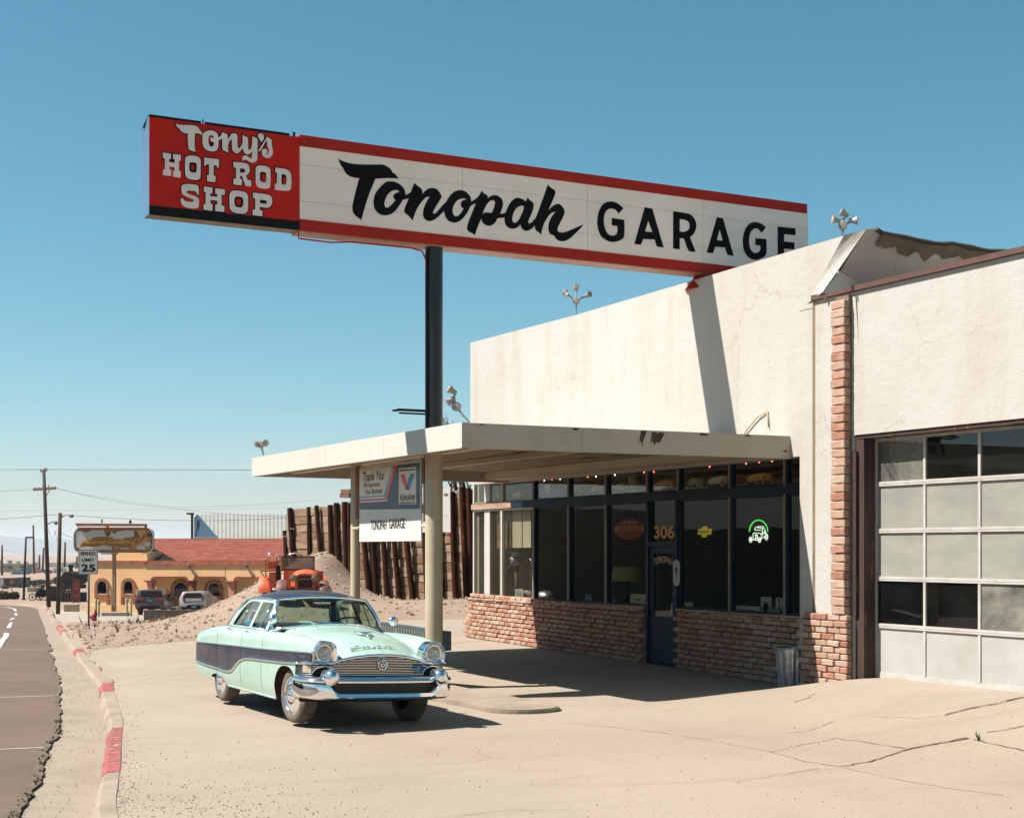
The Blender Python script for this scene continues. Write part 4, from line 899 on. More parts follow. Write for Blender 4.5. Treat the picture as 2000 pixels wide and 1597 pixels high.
def sidepanel(name, x0, x1, sg_):
    xs = [x for x in XS if x0 < x < x1]; xs = [x0] + xs + [x1]; mb = MB(); vs = []
    for x in xs:
        for r in RS: y, z = side(x, r); vs.append((x, y * sg_, z))
    k = len(RS); fs, mm = [], []
    for i in range(len(xs) - 1):
        for j in range(k - 1):
            f = (i*k+j, (i+1)*k+j, (i+1)*k+j+1, i*k+j+1); fs.append(f if sg_ < 0 else f[::-1]); mm.append(1 if 1 <= RS[j] < 2 else 0)
    mb.add(vs, fs); mb.m = mm; return mb.build(name, [m_mint, m_navy], car, True, angle=50)
def rail(fn, x0, x1, sg_, r, name='trim', mat=None, n=40, dy=.004):
    mb = MB(); mb.tube([(x0 + (x1 - x0) * i / n, (plan(x0 + (x1 - x0) * i / n) + prof(fn(x0 + (x1 - x0) * i / n)) + dy) * sg_, fn(x0 + (x1 - x0) * i / n)) for i in range(n + 1)], r, 6); return mb.build(name, mat or m_chrome, car, True)
def topsec(x):       # half section from the crest inwards (y, z)
    yc = plan(x) - .112; zc = zb(x)
    if x > -1.32:
        zv = sinterp([(-1.3, 1.095), (-1.0, 1.115), (-.7, 1.10), (-.3, 1.06), (.2, .99), (.5, .93), (.66, .865), (.80, .79)], x); zh = sinterp([(-1.3, 1.17), (-1.0, 1.19), (-.7, 1.175), (-.3, 1.145), (.2, 1.10), (.5, 1.035), (.68, .965), (.83, .885)], x)
        return [(yc, zc), (yc - .07, zc - .012), (yc - .14, min(zc - .02, .5 * (zc + zv) + .005)), (.575, zv), (.50, zv + max(.018, (zh - zv) * .3)), (.38, zv + (zh - zv) * .62), (.2, zv + (zh - zv) * .9), (0, zh)]
    zd = sinterp([(-4.3, .90), (-4.15, .965), (-3.8, 1.035), (-3.3, 1.085), (-1.3, 1.08)], x)
    return [(yc, zc), (yc - .06, zc - .006), (yc - .13, zc - .012), (.6, zc + .0), (.5, zc + (zd - zc) * .35), (.35, zc + (zd - zc) * .7), (.18, zc + (zd - zc) * .94), (0, zd)]
GPL = [(-.92, .25), (-.915, .45), (-.89, .60), (-.84, .68), (-.72, .735), (-.4, .79), (0, .82), (.4, .79), (.72, .735), (.84, .68), (.89, .60), (.915, .45), (.92, .25)]
def frontx(y): return sinterp([(0, .815), (.4, .785), (.62, .745), (.72, .735), (.84, .69)], abs(y))
def smooth_sec(p, k=4):
    o = []
    for i in range(len(p) - 1):
        p1, p2 = Vector(p[i]), Vector(p[i + 1]); p0 = Vector(p[i - 1]) if i else p1; p3 = Vector(p[i + 2]) if i + 2 < len(p) else p2
        for j in range(k):
            t = j / k; q = .5 * ((2*p1) + (p2-p0)*t + (2*p0-5*p1+4*p2-p3)*t*t + (3*p1-p0-3*p2+p3)*t**3); o.append((q.x, q.y))
    return o + [tuple(p[-1])]
def topgrid(name, xs, mat, fr=False):
    vs = []; k = None
    for i, x in enumerate(xs):
        s = smooth_sec(topsec(x)); row = [(y, z) for y, z in s] + [(-y, z) for y, z in s[-2::-1]]; k = len(row)
        for y, z in row:
            xx = x
            if fr and x > 0: xx = x * min(1, (frontx(y) if abs(y) < .7 else .745) / xs[-1]) if x > .3 else x
            vs.append((xx, y, z))
    mb = MB(); mb.add(vs, [(i*k+j, i*k+j+1, (i+1)*k+j+1, (i+1)*k+j)[::-1] for i in range(len(xs) - 1) for j in range(k - 1)]); o = mb.build(name, mat, car, True, angle=60); return o
for sg_ in (-1, 1):
    sidepanel('front_fender', -.958, .76, sg_); sidepanel('door', -1.826, -.970, sg_); sidepanel('door', -2.946, -1.838, sg_); sidepanel('quarter_panel', -4.28, -2.958, sg_)
    rail(lambda x: zts(x), -4.27, .75, sg_, .010); rail(lambda x: zbs(x) - .004, -4.27, .40, sg_, .016)
    rail(lambda x: zbs(x) - .002, .40, .75, sg_, .016)
    rail(lambda x: .262, -2.5, -.5, sg_, .010, mat=m_mint)
topgrid('hood', [-1.30 + i * .07 for i in range(30)] + [.80, .83], m_mint, True)
topgrid('boot_lid', [-4.28 + i * .06 for i in range(17)], m_mint)
# cowl sill under the glass, tail end, underbody
b = MB(); b.grid(lambda u, v: (-2.95 + 2.0 * u, (v - .5) * 1.62, 1.045), 4, 2); b.build('belt_shelf', m_under, car)
b = MB(); k = 12
b.grid(lambda u, v: (-4.28 + .0 * u - .05 * math.sin(math.pi * v), side(-4.28, 4 * v)[0] * (2 * u - 1), side(-4.28, 4 * v)[1]), 8, 12); b.build('tail_panel', m_mint, car, True)
b = MB(); b.box(-4.0, .2, -.62, .62, .27, .32); b.box(-4.2, -.5, -.78, .78, .3, .9); b.box(.25, .66, -.7, .7, .4, .80); b.box(-.5, .25, -.52, .52, .3, .95); b.build('underbody', m_under, car)
for sg_ in (-1, 1):
    b = MB(); b.grid(lambda u, v: (-.04 + .44 * math.cos(math.pi * u), sg_ * (.50 + .385 * v), .30 + .42 * max(0, math.sin(math.pi * u)) ** .6), 14, 2); b.build('wheel_well', m_redw, car, True)
b = MB(); b.box(-4.36, -4.26, -.80, .80, .33, .52, b=.04); b.build('rear_bumper', m_chrome, car, True)
# wheels
for x, sg_, st in ((0, -1, .10), (0, 1, .10), (-2.95, -1, 0), (-2.95, 1, 0)):
    b = MB(); c = (x, sg_ * .80, .345); ax = (-math.sin(st) * sg_ * 0 + (-.10 if st else 0) * sg_, sg_, 0)
    b.lathe([(.20, -.17), (.31, -.165), (.335, -.15), (.345, -.11), (.345, -.02), (.335, .015), (.31, .035), (.27, .042), (.235, .03), (.20, .02)], c, ax, 36, cap=False)
    tw = b.build('tyre', m_tyre, car, True, angle=35)
    b = MB(); b.lathe([(.237, .028), (.225, .035), (.21, .02), (.15, .045), (.12, .05), (.09, .045), (.075, .065), (.03, .085), (0.001, .087)], c, ax, 32, cap=False); b.build('hub_cap', m_chrome, tw, True, angle=45)
    b = MB(); b.lathe([(.30, -.05), (.001, -.05)], c, ax, 20, cap=False); b.build('wheel_disc', m_under, tw)
# glasshouse
def sp(x, t, dy=0): return (x, .815 - .185 * t + dy, 1.066 + .40 * t)
OUT = [(-1.07, 0), (-1.12, .3), (-1.20, .8), (-1.28, 1.0), (-2.30, 1.0), (-2.46, .9), (-2.62, .62), (-2.72, .3), (-2.76, 0)]
H1 = [(-1.17, .08), (-1.22, .45), (-1.30, .86), (-1.36, .91), (-1.755, .91), (-1.755, .08)]
H2 = [(-1.875, .08), (-1.875, .91), (-2.22, .91), (-2.36, .82), (-2.48, .58), (-2.55, .32), (-2.58, .08)]
for sg_ in (-1, 1):
    f = lambda a, t: (sp(a, t)[0], sp(a, t)[1] * sg_, sp(a, t)[2])
    b = MB(); b.flat([OUT, H1, H2], f); b.prism(OUT, lambda a, t, d: (a, (sp(a, t)[1] + d) * sg_, sp(a, t)[2]), -.012, -.01) if False else None
    wf = b.build('window_frame', m_mint, car)
    for Hh, bars in ((H1, [(-1.46, .08, -1.42, .91)]), (H2, [(-2.28, .08, -2.30, .86)])):
        b = MB(); b.flat([Hh], lambda a, t: (a, (sp(a, t)[1] - .02) * sg_, sp(a, t)[2])); b.build('side_window', m_carglass, car)
        b = MB(); b.tube([(a, (sp(a, t)[1] + .002) * sg_, sp(a, t)[2]) for a, t in Hh], .0075, 5, closed=True)
        for a0, t0, a1, t1 in bars: b.tube([(sp(a0, t0)[0], (sp(a0, t0)[1] - .01) * sg_, sp(a0, t0)[2]), (sp(a1, t1)[0], (sp(a1, t1)[1] - .01) * sg_, sp(a1, t1)[2])], .009, 5)
        b.build('window_trim', m_chrome, car, True)
    b = MB(); b.tube([(a, (sp(a, t)[1] + .01) * sg_, sp(a, t)[2]) for a, t in [(-1.24, .97), (-1.4, 1.03), (-1.9, 1.045), (-2.28, 1.02), (-2.48, .92), (-2.65, .62), (-2.75, .3), (-2.79, 0)]], .012, 6); b.tube([(-2.79, (.82) * sg_, 1.070), (-1.06, .82 * sg_, 1.076)], .011, 6); b.build('drip_rail', m_chrome, car, True)
    for x in (-1.70, -2.50):
        b = MB(); yy = plan(x) - .075; b.tube([(x - .09, yy * sg_, 1.035), (x - .09, (yy + .035) * sg_, 1.04), (x + .09, (yy + .035) * sg_, 1.04), (x + .09, yy * sg_, 1.035)], .012, 6); b.build('door_handle', m_chrome, car, True)
def wbase(v): return (-.73 - .34 * abs(v) ** 2.6, .775 * v, 1.188 - .10 * v * v)
def whead(v): return (-1.18 - .08 * abs(v) ** 2.5, .615 * v, 1.525 - .045 * v * v)
def ws(v, t):
    p, q = Vector(wbase(v)), Vector(whead(v)); r = p.lerp(q, t); r.x += .05 * math.sin(math.pi * t); r.y *= 1 + .02 * math.sin(math.pi * t); return r
b = MB(); b.grid(lambda u, t: ws(2 * u - 1, t), 20, 6); b.build('windshield', m_carglass, car, True)
b = MB(); bd = [ws(-1 + i / 10, 0) for i in range(21)] + [ws(1, i / 6) for i in range(1, 6)] + [ws(1 - i / 10, 1) for i in range(21)] + [ws(-1, 1 - i / 6) for i in range(1, 6)]
b.tube(bd, .022, 8, closed=True); b.build('windshield_frame', m_chrome, car, True)
b = MB(); b.grid(lambda u, t: Vector(wbase(2 * u - 1)) + Vector((.03 * t, .0, -.16 * t)), 20, 2); b.grid(lambda u, t: Vector((-1.06 - .10 * t, (.815 - .0 * t) * (2 * u - 1), 1.07 - .05 * t)), 2, 2); b.build('cowl', m_mint, car, True)
def rbase(v): return (-2.98 + .16 * v * v, .72 * v, 1.10 - .03 * v * v)
def rhead(v): return (-2.58 + .06 * v * v, .585 * v, 1.475 - .03 * v * v)
b = MB(); b.grid(lambda u, t: Vector(rbase(2 * u - 1)).lerp(Vector(rhead(2 * u - 1)), t), 14, 4); b.build('rear_window', m_carglass, car, True)
b = MB(); b.tube([Vector(rbase(-1 + i / 8)) for i in range(17)] + [Vector(rhead(1 - i / 8)) for i in range(17)], .016, 6, closed=True); b.build('rear_window_frame', m_chrome, car, True)
def roofp(u, v):
    v = 2 * v - 1; a, c = Vector(whead(v)), Vector(rhead(v)); x = a.x + (c.x - a.x) * u
    zc = sinterp([(0, 1.53), (.2, 1.578), (.45, 1.60), (.7, 1.582), (.88, 1.53), (1, 1.477)], u); ze = sinterp([(0, 1.478), (.5, 1.482), (1, 1.445)], u)
    yr = .615 - .03 * u + .035 * math.sin(math.pi * u); e = abs(v); s = 1 - (1 - e ** 2.5) ** .6 if e < 1 else 1
    return (x, yr * v, zc + (ze - zc) * s)
b = MB(); b.grid(roofp, 24, 28); b.build('roof', m_roofn, car, True)
for sg_ in (-1, 1):
    b = MB(); b.grid(lambda u, t: (Vector((-2.77, .805 * sg_, 1.066)).lerp(Vector(rbase(sg_)), u)).lerp((Vector((-2.34, .632 * sg_, 1.466))).lerp(Vector(rhead(sg_)), u), t) + Vector((-.06 * math.sin(math.pi * t), .03 * sg_ * math.sin(math.pi * u), 0)), 5, 8); b.build('rear_pillar', m_roofn, car, True)
# cabin
b = MB(); b.box(-1.20, -.90, -.70, .70, .98, 1.13, b=.05); b.build('dashboard', m_seat, car, True)
b = MB(); b.box(-1.95, -1.75, -.68, .68, .6, 1.12, b=.06); b.box(-1.8, -1.3, -.68, .68, .6, .8, b=.06); b.build('front_seat', m_seat, car, True); b = MB(); b.box(-2.75, -2.55, -.66, .66, .6, 1.12, b=.06); b.build('rear_seat', m_seat, car, True)
b = MB(); cc = Vector((-1.32, .36, 1.16)); ax_ = Vector((-.55, 0, .85)).normalized(); u_ = Vector((0, 1, 0)); w_ = ax_.cross(u_)
b.tube([cc + (u_ * math.cos(t * .2618) + w_ * math.sin(t * .2618)) * .19 for t in range(24)], .012, 6, closed=True); b.tube([cc - u_ * .19, cc + u_ * .19], .01, 5); b.tube([cc, cc - ax_ * .4], .02, 6); b.build('steering_wheel', m_under, car, True)
b = MB(); b.box(-1.30, -1.26, -.13, .13, 1.415, 1.475, b=.018); b.bar((-1.27, 0, 1.46), (-1.22, 0, 1.52), .015, .015); b.build('interior_mirror', m_chrome, car)
b = MB(); b.add([ws(-.58, .05) + Vector((-.012, 0, 0)), ws(-.50, .16) + Vector((-.012, 0, 0)), ws(-.40, .14) + Vector((-.012, 0, 0)), ws(-.46, .03) + Vector((-.012, 0, 0))], [(0, 1, 2, 3)]); b.build('green_sticker', M('sticker_green', (.05, .35, .2), .5), car)
b = MB(); fr2 = lambda a, t: (a, -(sp(a, t)[1] - .024), sp(a, t)[2])
b.flat([[(-1.93, .12), (-2.16, .12), (-2.14, .62), (-1.93, .62)]], fr2, 0); b.flat([[(-1.96, .3), (-2.10, .3), (-2.10, .58), (-1.96, .58)]], lambda a, t: (a, -(sp(a, t)[1] - .021), sp(a, t)[2]), 1); b.flat([[(-1.94, .12), (-2.15, .12), (-2.12, .27), (-1.94, .29)]], lambda a, t: (a, -(sp(a, t)[1] - .021), sp(a, t)[2]), 2)
b.build('window_card', [m_wht, m_redp, M('plain_blue', (.08, .3, .55), .5)], car)
# wipers, mirrors, ornaments
b = MB()
for s_ in (-1, 1): b.tube([(-.70, .30 * s_, 1.185), (-.76, .1 * s_ - .25, 1.215), (-.80, .1 * s_ - .38, 1.215)], .007, 5)
b.ball((-.71, .3, 1.18), .02, 8); b.ball((-.71, -.3, 1.18), .02, 8); b.build('wiper', m_chrome, car)
for s_, mx in ((-1, -.93), (1, -.62)):
    b = MB(); yy = (plan(mx) - .13) * s_; z0 = zb(mx); b.tube([(mx, yy, z0 - .01), (mx - .01, yy, z0 + .09), (mx - .03, yy - .02 * s_, z0 + .15)], .008, 6); b.lathe([(.062, 0), (.06, .012), (.04, .03), (.012, .04)], (mx - .04, yy - .02 * s_, z0 + .155), (1, 0, .1), 18); b.build('door_mirror', m_chrome, car, True, angle=40)
b = MB(); b.tube([(.42, 0, 1.075), (.30, 0, 1.115), (.12, 0, 1.125)], [.01, .02, .008], 7); b.box(.20, .26, -.10, .10, 1.125, 1.137, b=.004); b.tube([(.34, -.03, 1.11), (.14, -.11, 1.13)], .009, 5); b.tube([(.34, .03, 1.11), (.14, .11, 1.13)], .009, 5); b.build('hood_ornament', m_chrome, car, True)
m_scr = m_chrome
hood = lambda y, x: (x, y, .003 + interp([(-.6, topsec(x)[3][1]), (-.5, topsec(x)[4][1]), (-.38, topsec(x)[5][1]), (-.2, topsec(x)[6][1]), (0, topsec(x)[7][1]), (.2, topsec(x)[6][1]), (.38, topsec(x)[5][1]), (.5, topsec(x)[4][1]), (.6, topsec(x)[3][1])], y))
b = MB(); pts = [(-.36, .665), (-.30, .63), (-.22, .625), (-.30, .66), (-.36, .675), (-.28, .682), (.32, .655)]
b.tube([Vector(hood(y, x)) + Vector((.0, 0, .008)) for p0, p1 in zip(pts, pts[1:]) for y, x in [(p0[0] + (p1[0] - p0[0]) * i / 6, p0[1] + (p1[1] - p0[1]) * i / 6) for i in range(6)]], .0045, 5)
def stroke(mb, pts, r=.004): mb.tube([Vector(hood(y, x)) + Vector((0, 0, .009)) for y, x in pts], r, 4)
for y0 in (-.20, -.14, -.07, -.0, .08, .14): stroke(b, [(y0, .68), (y0 + .02, .635), (y0 + .035, .68)])
stroke(b, [(-.07, .70), (-.055, .64)]); stroke(b, [(0.0, .70), (.015, .64)]); b.build('hood_script', m_chrome, car, True)
text('Super', (.40, -(plan(.5) + .006), .825), (1, 0, 0), (0, 0, 1), .20, .055, m_chrome, car, 0, 'side_script', slant=.3)
# headlights
for s_ in (-1, 1):
    D_ = [(.150, -.135), (.148, -.02), (.132, .06), (.10, .110), (.055, .136), (0, .143), (-.055, .136), (-.11, .108), (-.145, .06), (-.165, -.02), (-.168, -.135)]
    cy, cz = .715 * s_, .905; b = MB(); n = len(D_)
    ring = lambda k, x0, e: [(x0 + .06 * (p[1] * k + .135) / .29 * e, cy + p[0] * k * s_, cz + p[1] * k) for p in D_]
    cir = [(.725, cy + .098 * math.cos(2 * math.pi * i / n + math.atan2(D_[0][1], D_[0][0])) * s_, cz - .005 + .098 * math.sin(2 * math.pi * i / n + math.atan2(D_[0][1], D_[0][0]))) for i in range(n)]
    cir = [(.728, cy + .1 * p[0] / math.hypot(*p) * s_, cz - .008 + .1 * p[1] / math.hypot(*p)) for p in D_]
    vs = ring(1.02, .62, 0) + ring(1.02, .745, 1) + ring(.93, .765, 1) + ring(.86, .755, 1) + cir
    b.add(vs, [(q * n + i, q * n + (i + 1) % n, (q + 1) * n + (i + 1) % n, (q + 1) * n + i) for q in range(4) for i in range(n)]); hb = fixn(b.build('headlight', m_chrome, car, True, angle=26))
    b = MB(); b.lathe([(.098, -.012), (.101, .008), (.090, .014), (.088, .0)], (.735, cy, cz - .005), (1, 0, 0), 28, cap=False); b.build('rim', m_chrome, hb, True)
    b = MB(); b.lathe([(.088, 0), (.078, .018), (.055, .03), (.03, .036), (.001, .038)], (.736, cy, cz - .005), (1, 0, 0), 28, cap=False); b.build('lens', m_lens, hb, True)
    b = MB(); b.lathe([(.096, 0), (.07, -.03), (.04, -.05), (.02, -.055), (.02, -.03), (.001, -.025)], (.734, cy, cz - .005), (1, 0, 0), 28, cap=False); b.build('reflector', m_chrome, hb, True)
# grille
def gtop(y): return .785 + .10 * max(0, 1 - (abs(y) / .60) ** 2.0) ** .8 if abs(y) < .60 else .785
def gx(y): return interp([(a, c) for a, c in GPL], y)
def gplan(k=96):
    o = []
    for i in range(len(GPL) - 1):
        (a, c), (e, f) = GPL[i], GPL[i + 1]
        for j in range(8): o.append((c + (f - c) * j / 8, a + (e - a) * j / 8))
    return o + [(GPL[-1][1], GPL[-1][0])]
GP = gplan()
b = MB(); b.add([(x - .02, y * .985, z) for x, y in GP for z in (.52, gtop(y))], [(2*i, 2*i+1, 2*i+3, 2*i+2) for i in range(len(GP) - 1)]); b.build('grille_back', m_grille, car, True)
for i in range(13):
    z = .628 + i * .0195; run = []; mb = MB()
    for x, y in GP + [(None, None)]:
        if x is not None and z < gtop(y) - .018 and abs(y) < .912: run.append((x, y, z))
        else:
            if len(run) > 2: mb.tube(run, .0032, 4)
            run = []
    mb.build('grille_bar', m_chrome, car)
b = MB(); b.tube([(x + .006, y, gtop(y) - .004) for x, y in GP if abs(y) < .90], .019, 8); b.build('grille_top_bar', m_chrome, car, True)
def glow(y):
    for c in (-.70, .70):
        q = (y - c) / .135
        if abs(q) < 1: return .645 + .10 * math.sqrt(1 - q * q)
    return .645
ly = [-.90 + i * .012 for i in range(151)]
b = MB(); b.tube([(gx(y) + .012, y, glow(y)) for y in ly], .011, 6); b.build('grille_lower_bar', m_chrome, car, True)
b = MB(); b.add([(gx(y) + .004, y, z) for y in ly for z in (.50, glow(y))], [(2*i, 2*i+1, 2*i+3, 2*i+2) for i in range(len(ly) - 1)]); b.build('valance', m_under, car)
for s_ in (-1, 1):
    b = MB(); b.add([(x + .014, y, z) for x, y in [p for p in GP if .845 < p[1] * s_ < .905] for z in (.665, .755)], [(2*i, 2*i+1, 2*i+3, 2*i+2) for i in range(len([p for p in GP if .845 < p[1] * s_ < .905]) - 1)]); b.build('parking_light', m_park, car, True)
b = MB(); b.tube([(.838, .055 * math.cos(t * .2618), .765 + .055 * math.sin(t * .2618)) for t in range(24)], .008, 6, closed=True)
for t in range(6): a_ = t * math.pi / 3 + .5; b.tube([(.842, 0, .765), (.842, .085 * math.cos(a_), .765 + .085 * math.sin(a_))], .005, 5)
b.lathe([(.026, 0), (.026, .012), (.018, .014)], (.838, 0, .765), (1, 0, 0), 14)
em = b.build('grille_emblem', m_chrome, car, True, angle=40)
b = MB(); b.lathe([(.015, 0), (.011, .006), (.001, .007)], (.852, 0, .765), (1, 0, 0), 12, cap=False); b.build('red_centre', m_redp, em, True)
# front bumper
BP = [(.36, -.935), (.56, -.945), (.72, -.925), (.84, -.86), (.90, -.76), (.95, -.55), (.98, -.28), (.99, 0)]
BP = smooth_sec(BP, 5); BP = BP + [(x, -y) for x, y in BP[-2::-1]]
def sweep(prof_, name, mat, sel=lambda y: True, par=None, closed=False):
    pl = [p for p in BP if sel(p[1])]; vs = []
    for i, (x, y) in enumerate(pl):
        x0, y0 = pl[max(0, i - 1)]; x1, y1 = pl[min(len(pl) - 1, i + 1)]; l = math.hypot(x1 - x0, y1 - y0); nx, ny = (y1 - y0) / l, -(x1 - x0) / l
        for o_, z in (prof_(y) if callable(prof_) else prof_): vs.append((x + nx * o_, y + ny * o_, z))
    k = len(prof_(0)) if callable(prof_) else len(prof_)
    mb = MB(); mb.add(vs, [(i*k+j, (i+1)*k+j, (i+1)*k+(j+1) % k, i*k+(j+1) % k) for i in range(len(pl) - 1) for j in range(k)]); mb.add([vs[j] for j in range(k)], [tuple(range(k))]); mb.add([vs[-k + j] for j in range(k)], [tuple(range(k))[::-1]])
    return fixn(mb.build(name, mat, car, True, angle=40))
sweep([(-.06, .635), (-.02, .632), (.03, .612), (.045, .585), (.035, .565), (-.05, .562)], 'upper_bumper_blade', m_chrome)
def low(y):
    e = sstep(.60, .72, abs(y)); t = .455 + .105 * e; return [(-.06, t), (-.005, t), (.025, t - .02), (.036, t - .06 * (1 - e) - .09 * e), (.025, .385), (-.01, .362), (-.06, .36)]
sweep(low, 'lower_bumper_blade', m_chrome)
sweep([(-.06, .56), (-.05, .565), (-.045, .455), (-.06, .455)], 'bumper_recess', m_grille, lambda y: abs(y) < .75)
for s_ in (-1, 1):
    b = MB(); b.ball((.965, .70 * s_, .635), .104, 22, sc=(1.25, .95, .98)); b.lathe([(.085, 0), (.085, -.12)], (.95, .70 * s_, .632), (1, 0, 0), 20); b.build('bumper_guard', m_chrome, car, True, angle=50)
# ------------------------------------------------------------------ timber retaining wall
def onX(px, py, X):
    r = (px - 1000) / FOC; D = X / (SA + r * CA); return Vector((X, D * (CA - r * SA), hz(py, D)))
m_log = M('dark_log', (.085, .024, .009), .9, spec=.1, c2=(.035, .012, .006), vs=3, stretch=(1, 1, .15), c3=(.30, .14, .06), vs3=7, lo3=.64, hi3=.72, stretch3=(1, 1, .3), bump=.6, bs=25, bd=.02)
PLK = [(.36, .21, .115), (.42, .27, .165), (.30, .16, .085), (.46, .32, .22), (.26, .13, .065), (.38, .24, .14)]
m_plank = M('weathered_plank', PLK[0], .9, rnd=PLK[1:], c2=(.13, .06, .03), vs=2.2, lo=.48, hi=.75, stretch=(.4, .4, 4), c3=(.07, .03, .015), vs3=6, lo3=.63, hi3=.68, bump=.8, bs=18, bd=.03)
rw = thing('retaining_wall', 'tall retaining wall of stacked timber planks behind leaning dark log posts', 'wall', (19.5, 47, .3)); RO = (19.5, 47, .3)
WL = [(556, 54.6), (563, 54.2), (668, 51.5), (925, 47.2)]
def wd(px): return interp(WL, px)
POSTS = [(556, 1036, 561, 1105, .17), (566, 992, 575, 1118, .2), (603, 990, 606, 1118, .17), (618, 987, 630, 1118, .17), (645, 986, 650, 1150, .2), (657, 982, 662, 1152, .22), (673, 980, 679, 1155, .22), (682, 983, 687, 1157, .18), (703, 968, 724, 1173, .2), (722, 965, 737, 1173, .18), (741, 962, 759, 1177, .18), (762, 960, 782, 1180, .18), (784, 958, 809, 1182, .2), (824, 957, 836, 1183, .18), (853, 960, 864, 1184, .19), (882, 960, 891, 1186, .2), (902, 951, 913, 1184, .2), (915, 953, 925, 1184, .19)]
ends_ = []
for px0, py0, px1, py1, dm in POSTS:
    D = wd(px1); x1, y1 = at(px1, D - .22); x0, y0 = at(px0, D - .05); z1, z0 = hz(py1, D) - .25, hz(py0, D); b = MB(RO)
    pts = [(x1 + (x0 - x1) * t + .02 * noise.noise((t * 3, px0, 0)), y1 + (y0 - y1) * t, z1 + (z0 - z1) * t) for t in (0, .2, .4, .6, .8, 1)]
    b.tube(pts, [dm / 2 * (1.08 - .14 * t + .05 * noise.noise((t * 4, px0 * .1, 3))) for t in (0, .2, .4, .6, .8, 1)], 10); b.build('log_post', m_log, rw, True, angle=50)
top_py = [(563, 992), (620, 990), (660, 984), (690, 975), (900, 956), (925, 954)]
bot_py = [(563, 1115), (640, 1120), (660, 1150), (700, 1168), (800, 1183), (925, 1190)]
bays = [563, 575, 605, 626, 648, 661, 677, 686, 716, 732, 752, 775, 800, 832, 861, 888, 910, 925]
rg = random.Random(11)
pm_ = []
for s_ in range(6):
    mb = MB(); mb.box(-.5, .5, -.05, .05, -.5, .5, b=.0)
    mb.v = [(x + rg.uniform(-.006, .006), y + rg.uniform(-.012, .012), z + rg.uniform(-.05, .05)) for x, y, z in mb.v]
    me = bpy.data.meshes.new('plank'); me.from_pydata(mb.v, [], mb.f); me.materials.append(m_plank); pm_.append(me)
n_pl = 0
for i in range(len(bays) - 1):
    pa, pb = bays[i], bays[i + 1]; a = Vector((*at(pa, wd(pa)), 0)); c = Vector((*at(pb, wd(pb)), 0)); L_ = (c - a).length; mid = (a + c) / 2; pmid = (pa + pb) / 2; D = wd(pmid)
    zt, zb_ = hz(interp(top_py, pmid), D) - rg.uniform(0, .06), hz(interp(bot_py, pmid), D) - .3; z = zt; rz = math.atan2(c.y - a.y, c.x - a.x)
    if L_ < .05: continue
    z = zt
    while z > zb_:
        h = rg.choice((.27, .29, .30, .33)) ; h0 = h - .025
        o = inst('plank', rg.choice(pm_), rw, (mid.x - RO[0] + rg.uniform(-.02, .02), mid.y - RO[1], z - h / 2 - RO[2]), (rg.uniform(-.02, .02), rg.uniform(-.025, .025), rz + rg.uniform(-.02, .02)), (L_ * 1.04, 1, h0)); n_pl += 1
        z -= h
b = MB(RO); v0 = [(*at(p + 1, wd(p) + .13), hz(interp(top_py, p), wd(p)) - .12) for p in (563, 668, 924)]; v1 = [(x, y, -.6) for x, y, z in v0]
b.add(v0 + v1, [(0, 1, 4, 3), (1, 2, 5, 4)]); b.build('backing', m_dark, rw)  # near-black sheet added behind the planks so their gaps read as shade
b = MB(RO)
for p_, y_, h_ in ((688, 966, .25), (690, 958, .12)): x, y = at(p_, wd(p_) + .3); b.box(x - .35, x + .15, y - .2, y + .25, hz(y_, 51.5) - .1, hz(y_, 51.5) + .04, rz=.4)
b.build('loose_timber', m_plank, rw)
for px0, py0 in ((571, 1032), (559, 1047)):
    D = wd(px0) - .3; b = MB(RO); x0, y0 = at(px0 - 5, D); x1, y1 = at(px0 + 4, D); b.tube([(x0, y0, hz(py0 - 1, D)), (x1, y1, hz(py0 + 1, D))], .018, 5); b.build('wire_tie', m_steel, rw)
# white notice board on the wall (partly behind the canopy pole)
nb = thing('notice_board', 'white notice board with small black print fixed to the timber wall', 'sign', (*at(850, 46.4), 2))
NO = (*at(850, 46.4), 2)
def nbp(px, py, dD=0): return Vector((*at(px, 46.4 + (px - 850) * -.012 + dD), hz(py, 46.4)))
for nm, y0, y1 in (('upper_panel', 955, 982), ('lower_panel', 1000, 1038)) if False else (('board', 953, 1039),):
    b = MB(NO); v = [nbp(806, y1), nbp(880, y1), nbp(879, y0), nbp(806, y0)]; w = [p + Vector((SA * .05, CA * .05, 0)) for p in v]
    b.add(v + w, [(0, 1, 2, 3), (7, 6, 5, 4), (0, 4, 5, 1), (1, 5, 6, 2), (2, 6, 7, 3), (3, 7, 4, 0)]); b.build(nm, m_wht, nb)
b = MB(NO); v = [nbp(806, 1001, -.01), nbp(834, 1001, -.01), nbp(834, 983, -.01), nbp(806, 983, -.01)]; b.add(v, [(0, 1, 2, 3)]); b.build('brown_band', m_log, nb)
U_ = (nbp(880, 1000) - nbp(806, 1000)).normalized()
text('PARK', nbp(867, 969, -.012), U_, (0, 0, 1), 10.5 * .016, .085, m_letter, nb, .02, off=NO)
text('be', nbp(867, 1008, -.012), U_, (0, 0, 1), 7 * .016, .06, m_tan, nb, 0, off=NO)
text('22', nbp(827, 972, -.012), U_, (0, 0, 1), 4 * .016, .09, m_letter, nb, 0, off=NO)
b = MB(NO); c = nbp(877, 1045, -.02); b.lathe([(.045, 0), (.045, .01)], c, (-SA, -CA, 0), 12); b.build('red_reflector', m_redp, nb)

